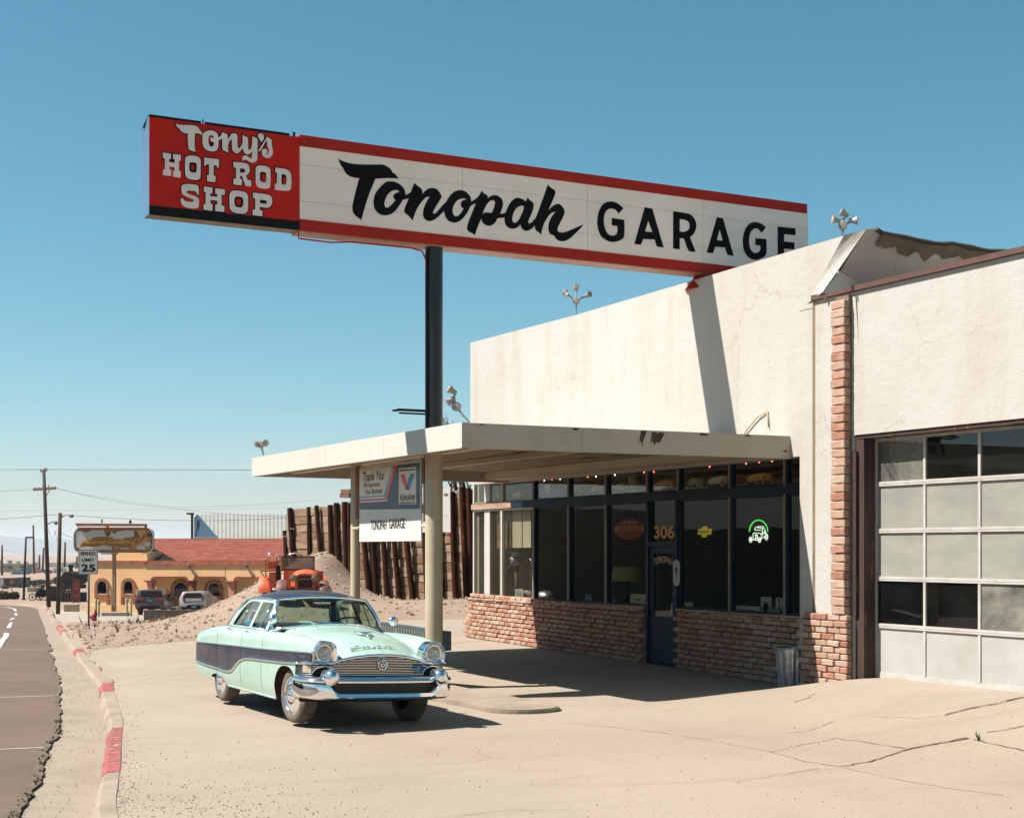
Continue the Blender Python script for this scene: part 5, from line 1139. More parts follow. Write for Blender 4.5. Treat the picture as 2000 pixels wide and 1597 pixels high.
# ------------------------------------------------------------------ hanging metal sign between the two posts
VX = 9.66; VY0, VY1, VZ0, VZ1 = 23.95, 21.36, 2.30, 3.56
vs_ = thing('hanging_sign', 'metal oil company sign with red and blue V hung between the canopy posts', 'sign', (VX, 22.6, VZ0)); VO = (VX, 22.6, VZ0)
m_vw = M('enamel_white', (1.15, 1.06, .90), .4, c2=(1.05, .95, .78), vs=2); m_vg = M('enamel_cream', (.98, .95, .88), .4, c2=(.9, .86, .77), vs=2); m_vn = M('enamel_navy', (.035, .055, .095), .35, c2=(.055, .08, .12), vs=3)
m_vr = M('enamel_red', (1.15, .10, .08), .4); m_vb = M('enamel_blue', (.03, .34, .72), .4)
vp = lambda a, t, k=0: (VX - .0115 - .0009 * k, VY0 + (VY1 - VY0) * a, VZ0 + (VZ1 - VZ0) * t)
b = MB(VO); b.box(VX - .01, VX + .012, VY1, VY0, VZ0, VZ1); b.build('lower_panel', m_vg, vs_)
def vflat(pts, k, mat, name='print'): MB(VO).flat([[(a, 1 - t) for a, t in pts]], lambda a, t: vp(a, t, k)).build(name, mat, vs_)
zc = lambda x, y: ((x - 150) / 1140, (y - (195 - (x - 150) * .10)) / 1360) # measured inside the sign's own outline
vflat([(0, 0), (1, 0), (1, .60), (0, .565)][:0] or [(.006, .008), (.985, .02), (.985, .60), (.006, .56)], 1, m_vn, 'printed_face')
vflat([(.006, .008), (.625, .02), (.475, .474), (.006, .468)], 2, m_vw); vflat([(.006, .425), (.435, .428), (.590, .02), (.607, .02), (.448, .447), (.006, .447)][:6], 3, m_vb)
vflat([(.006, .385), (.425, .390), (.556, .02), (.572, .02), (.437, .405), (.006, .402)], 3, m_vb); vflat([(.006, .425), (.452, .430), (.565 + .02, .02), (.635, .02), (.478, .455), (.006, .45)], 4, m_vr)
vflat([(.665, .06), (.93, .07), (.93, .535), (.66, .52)], 2, m_vw)
vflat([(.675, .082), (.915, .09), (.915, .105), (.675, .098)], 3, m_letter); vflat([(.675, .498), (.915, .508), (.915, .523), (.675, .512)], 3, m_letter)
vflat([(.685, .135), (.755, .14), (.79, .25), (.768, .345)], 3, m_vr); vflat([(.84, .145), (.905, .15), (.83, .35), (.795, .255)], 3, m_vb); vflat([(.793, .256), (.828, .35), (.770, .347)], 3, m_vn)
Uv, Vv = (0, -1, 0), (0, 0, 1); wv, hv = VY0 - VY1, VZ1 - VZ0
def vt(s, a, t, w, h, mat=None, bold=0, sl=0): text(s, Vector(vp(a, 1 - t, 5)), Uv, Vv, w * wv, h * hv, mat or m_letter, vs_, bold, slant=sl, off=VO)
vt('Thank You', .055, .185, .36, .13, bold=.005, sl=.25); vt('We Appreciate', .075, .285, .28, .085, sl=.2); vt('Your Business', .10, .362, .29, .075, sl=.2)
vt('Valvoline', .672, .485, .235, .095, bold=.004, sl=.25); vt('TONOPAH', .205, .845, .26, .13, bold=.004); vt('GARAGE', .505, .835, .255, .13, bold=.004)
for y in (VY0 + .03, VY1 - .03): b = MB(VO); b.tube([(VX + .03, y, 3.64), (VX + .03, y, VZ0 + .3)], .018, 6); b.build('hanger', m_cream, vs_)
for y0_, y1_ in ((VY0, VY0 + .33), (VY1, VY1 - .2)): b = MB(VO); b.tube([(VX, y0_, VZ0 + .24), (VX, y1_, VZ0 + .225)], .024, 6); b.build('side_arm', m_cream, vs_)
m_ow = M('orange_wood', (.36, .15, .05), .8, c2=(.22, .09, .03), vs=6)
b = MB(VO); b.box(VX + .0, VX + .05, VY0 + .06, VY0 + .2, 2.7, 3.6); b.build('wooden_batten', m_ow, vs_); b = MB(VO); b.box(VX, VX + .06, VY1 - .09, VY1 - .02, 3.2, 3.6); b.build('wooden_batten', m_ow, vs_)
b = MB(VO)
for a, t in ((.03, .025), (.5, .03), (.965, .05), (.97, .585), (.02, .55)): b.lathe([(.012, 0), (.008, .006)], vp(a, 1 - t, 4), (-1, 0, 0), 8)
b.build('screw', m_steel, vs_)

# ------------------------------------------------------------------ flood lights
m_par = M('lamp_shell', (.55, .50, .44), .45, c2=(.40, .33, .27), vs=20); m_lampg = M('lamp_glass', (.75, .68, .58), .15, c2=(.3, .18, .12), vs=30)
def floodlight(label, base, boxp, heads, disc=True):
    heads = [(Vector(h) * .86, d) for h, d in heads]; Q = .66
    t = thing('flood_light', label, 'floodlight', base, 0, 'outdoor flood lights on the canopy and parapet'); B_ = Vector(base)
    b = MB(base); mid = B_.lerp(boxp, .5) + Vector((.0, 0, .02)); b.tube([B_, B_ + Vector((0, 0, .06)), mid, boxp], .016, 7); b.build('stalk', m_steel, t, True)
    b = MB(base); cd = Vector((-SA - .25, -CA, 0)).normalized(); b.lathe([(.001, .045), (.06, .04), (.066, .032), (.066, -.032), (.06, -.04), (.001, -.045)], boxp, cd, 18, cap=False); b.build('junction_box', m_par, t, True, angle=40)
    for hp, d in heads:
        hp = Vector(boxp) + Vector(hp); d = Vector(d).normalized(); b = MB(base); b.tube([boxp, Vector(boxp).lerp(hp, .55), hp - d * .07], .016, 7)
        b.lathe([(a_ * Q, h_ * Q) for a_, h_ in [(.001, -.12), (.05, -.115), (.056, -.05), (.066, .0), (.092, .05), (.098, .07), (.098, .08)]], hp, d, 16, cap=False); ho = b.build('lamp_head', m_par, t, True, angle=45)
        b = MB(base); b.lathe([(a_ * Q, h_ * Q) for a_, h_ in [(.096, .075), (.07, .088), (.03, .095), (.001, .097)]], hp, d, 16, cap=False); b.build('lamp_lens', m_lampg, ho, True)
    return t
rt, up, fw = Vector((CA, -SA, 0)), Vector((0, 0, 1)), Vector((SA, CA, 0))
floodlight('two headed flood light on the far street corner of the canopy', (9.05, 27.35, 3.93), Vector((9.02, 27.40, 4.17)), [(rt * -.07 + up * .03, -rt * .7 - fw * .4 - up * .3), (rt * .08 + up * .03, rt * .5 - fw * .8)])
floodlight('flood light with two lamps beside the black sign pole', (9.3, 18.95, 3.92), Vector((9.18, 19.1, 4.20)), [(rt * -.10 + up * .10 - fw * .02, -rt - up * .7 - fw * .3), (rt * -.08 + up * .27, -rt + up * .6 - fw * .3)])
floodlight('three headed flood light on the long middle of the parapet', (14.75, 25.25, 6.75), Vector((14.75, 25.25, 7.05)), [(-rt * .23 + up * .17, -rt * .4 + up * .5 + fw * .5), (up * .30, -fw - rt * .2 + up * .1), (rt * .27 + up * .14, rt * .6 - fw * .7 + up * .2)])
fx, fy = at(1646, 22.6)
floodlight('flood light with three shiny lamps on the highest parapet corner', (fx, fy, 6.83), Vector((fx, fy, 7.09)), [(-rt * .13 + up * .10, -rt - fw * .2 + up * .15), (rt * .02 + up * .22, -rt + up * .5), (rt * .20 + up * .09, rt - up * .1 - fw * .4)])
# galvanised bin beside the pier
bc = onX(1561, 1336, 14.45); bin_ = thing('trash_can', 'dented galvanised steel trash can standing by the white pier', 'trash can', (14.61, 18.38, .02))
b = MB(); prof_ = [(.20, 0), (.205, .02)]; nn = 56
vs = []
for i in range(9):
    h = .03 + .58 * i / 8; r0 = .205 + .045 * i / 8
    for j in range(nn): rr_ = r0 + .008 * (1 if j % 4 < 2 else -1) * (1 if 0 < i < 8 else 0); vs.append((rr_ * math.cos(2 * math.pi * j / nn), rr_ * math.sin(2 * math.pi * j / nn), h))
b.add(vs, [(i * nn + j, i * nn + (j + 1) % nn, (i + 1) * nn + (j + 1) % nn, (i + 1) * nn + j) for i in range(8) for j in range(nn)]); b.build('body', m_steel, bin_, True, angle=25)
b = MB(); b.tube([(.255 * math.cos(t * .1963), .255 * math.sin(t * .1963), .615) for t in range(32)], .012, 6, closed=True); b.tube([(.212 * math.cos(t * .1963), .212 * math.sin(t * .1963), .03) for t in range(32)], .010, 6, closed=True); b.build('rim', m_steel, bin_, True)
b = MB(); b.lathe([(.22, .20), (.001, .20)], (0, 0, 0), n=24, cap=False); b.build('bin_bottom', m_under, bin_)
# weathered cable loop above the canopy
b = MB((14.6, 19, 3.9)); b.tube([(14.58, 19.6, 3.99), (14.57, 19.45, 4.12), (14.57, 19.2, 4.28), (14.58, 18.95, 4.36), (14.58, 18.92, 4.1)], .012, 5); o = b.build('wall_cable', m_tan, None, True, loc=(14.6, 19, 3.9)); tag(o, 'old loop of cable hanging on the white wall above the canopy', 'cable')

# ------------------------------------------------------------------ things in the shop windows
m_toy = M('toy_yellow', (1.25, .72, .12), .6); m_toyw = M('toy_white', (1.2, 1.15, 1.0), .6)
b = P(); b.box(15.0, 15.35, 18.35, 30.1, 3.17, 3.19); b.build('transom_shelf', m_dark, bld)
b = P(); b.box(15.06, 15.9, 23.05, 30.0, 1.0, 1.03); b.box(15.06, 15.9, 18.35, 21.9, 1.0, 1.03); b.build('display_shelf', m_bare, bld)
def toy(label, loc, mat, rz):
    t = thing('toy_truck', label, 'toy truck', loc, rz, 'toy trucks on the shelf above the windows')
    b = MB(); b.box(-.22, .22, -.07, .07, .06, .10); b.box(.08, .20, -.075, .075, .10, .22, b=.02); b.build('cab', mat, t)
    b = MB(); b.prism([(-.24, .11), (.05, .12), (.11, .24), (-.14, .22), (-.28, .17)], lambda a, z, d: (a, d, z), -.09, .09); b.build('dump_bed', mat, t)
    for x in (-.16, -.02, .15):
        b = MB(); b.lathe([(.055, -.1), (.055, .1)], (x, 0, .055), (0, 1, 0), 12); b.build('wheels', m_rubber, t)
    return t
tl = [(944, 0, 'yellow toy dump truck behind the leftmost transom pane'), (975, 1, 'small pale toy truck close to the sunlit mullion'), (1019, 0, 'yellow toy dump truck behind the second transom pane from the left'), (1073, 0, 'yellow toy truck partly behind a paper card in the third transom pane'), (1126, 0, 'yellow toy truck at the left of the fourth transom pane'), (1170, 0, 'tall yellow toy dump truck at the right of the fourth transom pane'), (1218, 0, 'yellow toy truck behind the transom pane with the hanging tin lamp'), (1306, 0, 'orange yellow toy dump truck above the shop door'), (1360, 1, 'white toy van behind the transom pane right of the door'), (1411, 1, 'white toy lorry cab next to a transom mullion'), (1490, 0, 'large orange yellow toy dump truck in the last wide transom pane')]
for px, kk, lb in tl: p = onX(px, 960, 15.2); toy(lb, (15.2, p.y, 3.19), m_toyw if kk else m_toy, R(-90) + random.uniform(-.3, .3))
sl_ = thing('string_lights', 'string of tiny red and white lights along the window tops', 'string lights', (15.05, 24, 3.70)); b = MB((15.05, 24, 3.7))
ptsl = []
for i, (px, py, red) in enumerate([(962, 942, 1), (1004, 939, 0), (1018, 938, 1), (1032, 937, 1), (1063, 936, 0), (1078, 934, 1), (1094, 933, 0), (1148, 929, 1), (1164, 928, 0), (1201, 925, 0), (1258, 920, 1), (1277, 919, 1), (1386, 909, 1), (1434, 905, 0), (1457, 903, 1), (1483, 900, 1), (1508, 898, 1)]):
    p = onX(px, py + 2, 15.03); p.z = min(p.z, 3.70); ptsl.append(p); q = MB((15.05, 24, 3.7)); q.ball(p, .014, 6); q.build('bulb', M('red_bulb', (1, .12, .05), .4, emit=4) if red and i < 2 else (bpy.data.materials.get('red_bulb') if red else (bpy.data.materials.get('white_bulb') or M('white_bulb', (1, .85, .6), .4, emit=3))), sl_)
b.tube([p + Vector((0, 0, .02)) for p in ptsl], .004, 4); b.build('cord', m_black, sl_)
# oval sign with scroll bracket
ov = thing('oval_sign', 'oval dark red hanging sign with orange band behind the glass', 'sign', (15.3, 23.75, 2.5)); OO = (15.3, 23.75, 2.5)
m_ovr = M('oval_red', (.62, .07, .035), .6); m_ovo = M('oval_orange', (1.3, .55, .10), .6); pc = onX(1229, 1033, 15.25); pl_ = onX(1201, 1033, 15.25); pr_ = onX(1259, 1033, 15.25); hw = (pl_.y - pr_.y) / 2; hh = .20
E_ = [(hw * math.cos(t * .19635), hh * math.sin(t * .19635)) for t in range(32)]; of = lambda k: (lambda a, z: (15.25 - .003 * k, pc.y - a, pc.z + z))
b = MB(OO); b.prism(E_, lambda a, z, d: (15.25 + d, pc.y - a, pc.z + z), 0, .02); b.build('plate', m_ovr, ov)
MB(OO).flat([[(-hw * .97, -.035), (hw * .97, -.035), (hw * .95, .06), (-hw * .95, .06)]], of(1)).build('band', m_ovo, ov)
text('GARAGE', (15.243, pc.y + hw * .86, pc.z - .03), (0, -1, 0), (0, 0, 1), hw * 1.72, .085, m_ovr, ov, .04, off=OO); text("TONY'S TONOPAH", (15.243, pc.y + hw * .62, pc.z + .105), (0, -1, 0), (0, 0, 1), hw * 1.24, .04, m_vw, ov, .0, off=OO)
b = MB(OO)
for s_ in (-1, 1): b.tube([(15.25, pc.y + s_ * (.04 + .30 * t), pc.z + .22 + .10 * math.sin(t * 5)) for t in [i / 10 for i in range(11)]] + [(15.25, pc.y + s_ * (.34 + .05 * math.sin(a)), pc.z + .13 + .05 * math.cos(a) ) for a in (0, 1, 2, 3, 4)], .008, 5)
b.build('scroll_bracket', m_black, ov)
# yellow cross shaped emblem
ye = thing('emblem_sign', 'small yellow cross shaped emblem sign hanging on two cords', 'sign', (15.2, 20.9, 2.2)); pc = onX(1376, 1038, 15.2); YO = (15.2, 20.9, 2.2)
CR = [(-.20, -.05), (-.07, -.05), (-.075, -.095), (.06, -.095), (.075, -.05), (.19, -.05), (.22, .05), (.075, .05), (.08, .095), (-.055, .095), (-.07, .05), (-.17, .05)]
b = MB(YO); b.prism(CR, lambda a, z, d: (15.2 + d, pc.y - a, pc.z + z), -.01, .01); b.build('emblem', M('emblem_yellow', (.75, .55, .03), .4, emit=.12), ye); text('CHEVROLET', (15.187, pc.y + .16, pc.z - .022), (0, -1, 0), (0, 0, 1), .32, .045, m_letter, ye, .02, off=YO)  # plate is given a faint glow of its own; it holds no lamp
b = MB(YO); b.tube([(15.2, pc.y + .15, pc.z + .05), (15.2, pc.y + .15, 3.04)], .004, 4); b.tube([(15.2, pc.y - .15, pc.z + .05), (15.2, pc.y - .15, 3.04)], .004, 4); b.build('cord', m_steel, ye)
# neon hot rod
ne = thing('neon_sign', 'white neon outline of an old hot rod under a green neon arc', 'neon sign', (15.1, 19.6, 2.2)); NEO = (15.1, 19.6, 2.2)
def zn(x, y): p = onX(1160 + x / 4.762, 880 + y / 4.762, 15.08); return p
mw_, mg_ = M('neon_white', (.9, 1, .92), .4, emit=.55), M('neon_green', (.08, .85, .12), .4, emit=.5)
NL = ["1495,735 1498,715 1520,705 1575,703 1590,735 1582,760", "1520,715 1570,718 1562,750", "1495,735 1550,738", "1480,770 1495,760 1550,768 1560,800 1540,830 1490,825 1478,800 1480,770", "1500,775 1505,820", "1520,775 1522,820", "1470,825 1520,832 1560,815 1590,795", "1565,720 1570,790", "1582,760 1600,765 1610,790", "1590,735 1600,760", "1552,770 1590,765"]
b = MB(NEO)
for l in NL: b.tube([zn(*map(float, q.split(','))) for q in l.split()], .0062, 5)
for cx, cy, rx, ry in ((1458, 825, 13, 26), (1540, 828, 13, 24), (1604, 800, 14, 28), (1458, 825, 5, 12), (1540, 828, 5, 11), (1604, 800, 5, 13), (1510, 795, 8, 18)): b.tube([zn(cx + rx * math.cos(t * .5236), cy + ry * math.sin(t * .5236)) for t in range(12)], .0062, 5, closed=True)
b.build('white_tube', mw_, ne, True)
b = MB(NEO); b.tube([zn(1532 + 85 * math.cos(t), 752 - 108 * math.sin(t)) for t in [math.pi * i / 16 for i in range(17)]], .011, 6); b.build('green_tube', mg_, ne, True)
# thermometer, door stickers, plates and cards along the sill
th = thing('thermometer', 'long white rounded thermometer plate on the door post', 'thermometer', (14.89, 21.98, 1.9)); p0 = onX(1321, 1144, 14.88); p1 = onX(1321, 1093, 14.88); w = .095
pl_ = [(-w + 0 * w, 0)]; rr = w
RP = [(rr * math.cos(t), (p1.z - p0.z - rr) + rr * math.sin(t)) for t in [math.pi * i / 10 for i in range(11)]] + [(rr * math.cos(t), rr + rr * math.sin(t)) for t in [math.pi + math.pi * i / 10 for i in range(11)]]
b = MB((14.89, 21.98, 1.9)); b.prism(RP, lambda a, z, d: (14.885 + d, p0.y - a, p0.z + z), -.008, .008); b.build('plate', M('thermo_white', (.62, .56, .52), .5), th)
b = MB((14.89, 21.98, 1.9)); b.lathe([(.05, 0), (.05, .002)], (14.876, p0.y, p1.z - .17), (-1, 0, 0), 14); b.bar((14.875, p0.y, p1.z - .22), (14.875, p0.y, p1.z - .28), .02, .002); b.build('blue_emblem', m_vn, th)
b = MB((14.89, 21.98, 1.9)); b.tube([(14.875, p0.y + .025 * (-1) ** i, p0.z + .08 + .022 * i) for i in range(16)], .005, 4); b.build('scale_mark', m_letter, th)
def plate(name, label, cat, c0, c1, X, mat, lines, frame=None):
    """flat plate between two measured corners on plane X, with printed lines (text, left, bottom, width, height, material)"""
    a, c = onX(*c0, X), onX(*c1, X); y0, y1, z0, z1 = a.y, c.y, min(a.z, c.z), max(a.z, c.z); o_ = (X, (y0 + y1) / 2, z0); t = thing(name, label, cat, o_)
    b = MB(o_); b.box(X, X + .012, y1, y0, z0, z1); b.build('plate', mat, t)
    for tx, l, bt, w_, h_, mt in lines: text(tx, (X - .003, y0 - l * (y0 - y1), z0 + bt * (z1 - z0)), (0, -1, 0), (0, 0, 1), w_ * (y0 - y1), h_ * (z1 - z0), mt, t, .02, off=o_)
    return t
m_plg = M('plate_green', (.02, .24, .08), .5); m_card = M('beige_card', (.95, .82, .56), .8); m_blk2 = m_letter; m_exr, m_exb = M('print_red', (.5, .04, .02), .6), M('print_blue', (.02, .06, .22), .6)
plate('fuel_sign', 'white rectangular petrol grade sign with red and blue words', 'sign', (1432, 1204), (1484, 1184), 15.02, m_wht, [('EXXON', .08, .32, .39, .40, m_exr), ('EXTRA', .50, .28, .42, .40, m_exb)])
plt = plate('portrait_plate', 'white souvenir plate with a dark oval picture', 'licence plate', (1486, 1203), (1506, 1166), 15.06, m_wht, [('LINCOLN', .1, .68, .8, .10, m_blk2), ('BYRD', .15, .03, .7, .11, m_blk2)])
a_ = onX(1496, 1187, 15.055); b = MB(plt.location); b.lathe([(.085, 0), (.085, .002)], a_, (-1, 0, 0), 20); b.build('brown_oval', m_log, plt); b = MB(plt.location); b.ball(a_ + Vector((-.004, 0, .02)), .03, 8, sc=(.1, 1, 1.3)); b.ball(a_ + Vector((-.004, 0, -.045)), .05, 8, sc=(.1, 1, .6)); b.build('bust', m_black, plt)
plate('green_plate', 'green licence plate with white numbers leaning on the sill', 'licence plate', (1499, 1207), (1524, 1188), 15.0, m_plg, [('AH-5470', .06, .22, .88, .5, m_wht)])
plate('upright_plate', 'white licence plate stood on end by the last mullion', 'licence plate', (1515, 1190), (1528, 1167), 15.1, m_wht, [('TTD.5', .3, .1, .4, .8, m_blk2)])
plate('yellow_plate', 'faded yellow licence plate in the window right of the door', 'licence plate', (1332, 1194), (1353, 1176), 15.03, m_card, [('2-D1653', .08, .15, .84, .45, m_blk2)])
plate('beige_box_card', 'plain beige card with a small dark mark left of the door', 'card', (1231, 1186), (1261, 1160), 15.03, m_card, [('asa', .38, .55, .22, .12, m_blk2)])
plate('blue_card', 'small pale blue card standing on the sill', 'card', (1192, 1181), (1202, 1166), 15.04, M('pale_blue', (.3, .5, .62), .6), [])
plate('paired_blue_packet', 'bright blue packet with two pale faces on the window sill', 'packet', (1143, 1174), (1156, 1160), 15.05, M('packet_blue', (.08, .28, .42), .6), [('o o', .15, .3, .7, .4, m_wht)])
plate('red_label_box', 'small red boxed card on the transom shelf', 'card', (1432, 942), (1450, 930), 15.15, M('dull_red', (.25, .05, .03), .7), [])
plate('hanging_card', 'small square paper card hung in a transom pane', 'card', (1063, 958), (1074, 945), 15.02, m_card, [])
# lamp shade, tin lamp, outboard motor, jugs, bags, display panel
ls = thing('lamp_shade', 'olive lampshade glowing faintly in the dim shop', 'lamp', (15.5, 23.9, 1.0)); p = onX(1226, 1120, 15.5); b = MB((15.5, 23.9, 1.0)); b.lathe([(.36, -.14), (.26, .14)], p, (0, 0, 1), 24, cap=False); b.build('shade', M('shade_cloth', (.75, .66, .30), .9), ls, True); b = MB((15.5, 23.9, 1.0)); b.tube([(p.x, p.y, 1.02), p], .02, 8); b.lathe([(.12, 0), (.1, .03), (.03, .06)], (p.x, p.y, 1.03), n=16); b.build('stem', m_under, ls)
tn = thing('tin_lantern', 'tall dented tin lantern hanging in a transom pane', 'lantern', (15.1, 23.4, 3.3)); p = onX(1241, 945, 15.12); b = MB(tn.location); b.lathe([(.11, -.2), (.12, -.19), (.12, .14), (.05, .17), (.015, .2)], p, (.0, .25, 1), 14); b.build('body', m_steel, tn, True, angle=40)
ob = thing('outboard_motor', 'old grey outboard motor clamped upright in the sunlit window', 'outboard motor', (15.45, 28.2, 1.03)); p = onX(1009, 1082, 15.4); b = MB(ob.location); b.ball(p, .17, 14, sc=(.9, 1, 1.0)); b.lathe([(.15, -.25), (.17, -.05)], p, n=14); b.build('engine_head', m_steel, ob, True)
b = MB(ob.location); b.tube([p + Vector((0, 0, -.2)), p + Vector((0, 0, -.62)), (p.x, p.y, 1.06)], [.06, .045, .06], 8); b.bar(p + Vector((0, .05, -.15)), p + Vector((-.1, .3, -.35)), .03, .03); b.build('drive_leg', m_tanm, ob, True)
m_jug = M('jug_plastic', (.5, .5, .46), .4, c2=(.4, .38, .32), vs=6)
for px, h, lb in ((938, .28, 'pale plastic jug at the far left of the sunlit window'), (966, .22, 'squat clear jar in the sunlit window corner')):
    p = onX(px, 1155, 15.2); t = thing('jug', lb, 'jug', (15.2, p.y, 1.03)); b = MB(); b.lathe([(.10, 0), (.11, .02), (.11, h * .6), (.04, h * .85), (.04, h)], n=16); b.build('jug_body', m_jug, t, True, angle=40); b = MB(); b.lathe([(.045, h), (.045, h + .03)], n=12); b.build('cap', m_redp if h > .25 else m_steel, t)
def crump(name, label, cat, px, py, X, r, mat, sc=(1, 1, 1)):
    p = onX(px, py, X); b = MB((X, p.y, 1.03)); q0 = len(b.v); b.ball((X, p.y, 1.03 + r * sc[2] * .9), r, 14, sc=sc)
    b.v = [(x * (1 + .25 * noise.noise((x * 12, y * 12, z * 12 + px))), y * (1 + .25 * noise.noise((x * 12, y * 12, z * 12 + 5 + px))), z) for x, y, z in b.v]; return tag(b.build(name, mat, None, True, loc=(X, p.y, 1.03)), label, cat)
crump('paper_bag', 'crumpled white sack at the right of the sunlit window', 'bag', 1028, 1150, 15.25, .17, M('sack', (.62, .58, .5), .9), (1, 1.2, .8)); crump('cloth_bundle', 'bundled pale cloth in the left sunlit pane', 'cloth', 952, 1140, 15.3, .14, M('cloth', (.5, .48, .44), .9))
crump('engine_part', 'greasy engine part with bright fittings behind the second pane', 'engine part', 1065, 1150, 15.4, .2, m_steel, (1, 1.2, .7)); crump('red_bundle', 'dark red rag lying on the shaded window sill', 'rag', 1135, 1172, 15.2, .1, M('rag', (.2, .04, .02), .9), (1, 1.6, .5))
crump('parts_heap', 'heap of dark machine parts on the sill left of the door', 'parts', 1215, 1172, 15.35, .13, m_rust, (1, 1.4, .8)); crump('tan_sack', 'tan sack heaped in the window above the petrol sign', 'sack', 1468, 1172, 15.35, .15, M('tan_cloth', (.22, .13, .05), .9), (1, 1.3, .9))
crump('glass_ornament', 'clear bulbous ornament standing above the petrol sign', 'ornament', 1452, 1176, 15.25, .08, m_jug, (1, 1, 1.3))
dp = thing('display_panel', 'pale panel with brown lower half hung behind the sunlit panes', 'panel', (15.10, 28.6, 2)); DO = (15.10, 28.6, 2)
for c0, c1, mt in (((957, 1070), (998, 1020), m_plank), ((957, 1020), (998, 993), m_vg), ((1001, 1069), (1019, 992), m_vw), ((1021, 1069), (1037, 992), m_vw)):
    a, c = onX(*c0, 15.10), onX(*c1, 15.10); b = MB(DO); b.box(15.10, 15.13, c.y, a.y, a.z, c.z); b.build('board', mt, dp)
plate('number_card', 'hand lettered white card among the junk in the sunlit window', 'card', (1006, 1167), (1022, 1150), 15.08, m_wht, [('53', .25, .3, .5, .4, m_steel)])
plate('pale_blue_booklet', 'tilted pale booklet propped in the left sunlit pane', 'booklet', (949, 1143), (961, 1127), 15.1, M('booklet', (.55, .66, .68), .6), [])
sw = thing('spoked_wheel', 'small spoked wheel leaning in the second sunlit pane', 'wheel', (15.5, 27.6, 1.6)); p = onX(1033, 1105, 15.5); b = MB((15.5, 27.6, 1.6)); b.tube([(p.x, p.y + .13 * math.cos(t * .3927), p.z + .18 * math.sin(t * .3927)) for t in range(16)], .014, 6, closed=True); b.build('rim', m_steel, sw, True)
b = MB((15.5, 27.6, 1.6))
for t in range(6): b.tube([p, (p.x, p.y + .13 * math.cos(t * 1.047), p.z + .18 * math.sin(t * 1.047))], .005, 4)
b.build('spokes', m_steel, sw)

# ------------------------------------------------------------------ the old red fire truck on the bank
m_tor = M('faded_orange_red', (.95, .135, .035), .55, c2=(.85, .22, .085), vs=2.5, lo=.4, hi=.75, c3=(.10, .045, .03), vs3=6, lo3=.66, hi3=.72)
m_tfen = M('rusty_fender', (.12, .045, .03), .6, c2=(.35, .12, .07), vs=4); m_sglass = glass('old_windscreen', (.55, .5, .48), film=(.1, .5), filmc=(.3, .25, .22))
TD = 42.0; TX, TY = at(596, TD); TZ = gz(TX, TY) + mound(TX, TY) - .25
tr_ = thing('fire_truck', 'antique orange red fire truck with round lamps parked on the dirt bank', 'truck', (TX, TY, TZ), R(-111))
k_ = TD / FOC
def tz(py): return hz(py, TD) - TZ
def tyy(px): return (px - 596) * k_
b = MB(); b.grid(lambda u, v: (-.05 - 1.15 * u, (.27 + .16 * u) * math.sin((v - .5) * math.pi), tz(1146) + (tz(1119) + .10 * u - tz(1146)) * (max(0, math.cos((v - .5) * math.pi)) ** .45)), 8, 14); b.build('bonnet', m_tor, tr_, True)
b = MB(); b.prism([(-.30, tz(1150)), (-.28, tz(1126)), (-.16, tz(1120)), (.16, tz(1120)), (.28, tz(1126)), (.30, tz(1150))], lambda a, z, d: (d, a, z), -.06, 0); b.build('radiator_shell', m_tor, tr_)
b = MB(); b.box(.0, .02, -.20, .20, tz(1148), tz(1124)); rad_ = b.build('radiator', m_under, tr_)
for i in range(7): q = MB(); q.box(.02, .03, -.19 + .06 * i, -.178 + .06 * i, tz(1148), tz(1124)); q.build('grille_bar', m_tfen, rad_)
for y in (-.335, .27):
    b = MB(); b.lathe([(.001, -.12), (.06, -.1), (.10, -.02), (.105, .02)], (.06, y, tz(1128)), (1, 0, 0), 20, cap=False); hl = b.build('headlight', m_rust, tr_, True); b = MB(); b.lathe([(.1, .02), (.06, .04), (.001, .045)], (.06, y, tz(1128)), (1, 0, 0), 20, cap=False); b.build('lens', M('dull_lens', (.33, .27, .18), .2), hl, True)
b = MB(); b.tube([(.05, -.5, tz(1133)), (.08, 0, tz(1130)), (.05, .5, tz(1133))], .014, 6); b.tube([(.05, -.34, tz(1150)), (.06, -.34, tz(1134))], .012, 5); b.tube([(.05, .27, tz(1150)), (.06, .27, tz(1134))], .012, 5); b.build('lamp_bar', m_rust, tr_)
WR = .36; wz = tz(1163)
def fender(x, y, w, r, mat, a0=5, a1=175):
    b = MB(); b.grid(lambda u, v: (x + r * math.cos(R(a0 + (a1 - a0) * u)), y + (v - .5) * w, wz + r * math.sin(R(a0 + (a1 - a0) * u)) - .05 * abs(v - .5) ** 2 * 4), 14, 6); b.grid(lambda u, v: (x + (r - .0 - .1 * v) * math.cos(R(a0 + (a1 - a0) * u)), y - w / 2, wz - .05 + (r - .1 * v) * math.sin(R(a0 + (a1 - a0) * u))), 14, 1); return b.build('fender', mat, tr_, True)
fender(-.25, tyy(551), .30, .46, m_tfen); fender(-.25, tyy(633), .26, .44, m_tfen); fender(-2.3, tyy(513) - .02, .36, .52, m_tor); fender(-2.3, .42, .36, .52, m_tor)
for x, y in ((-.25, tyy(551)), (-.25, tyy(633)), (-2.3, tyy(513)), (-2.3, .42)):
    b = MB(); b.lathe([(.22, -.09), (.34, -.09), (WR, -.05), (WR, .05), (.34, .09), (.22, .09)], (x, y, wz), (0, 1, 0), 28, cap=False); w_ = b.build('wheel', m_tyre, tr_, True, angle=40); b = MB(); b.lathe([(.22, -.06), (.1, -.08), (.001, -.09)], (x, y, wz), (0, 1, 0), 20, cap=False); b.build('rim', m_tor, w_, True)
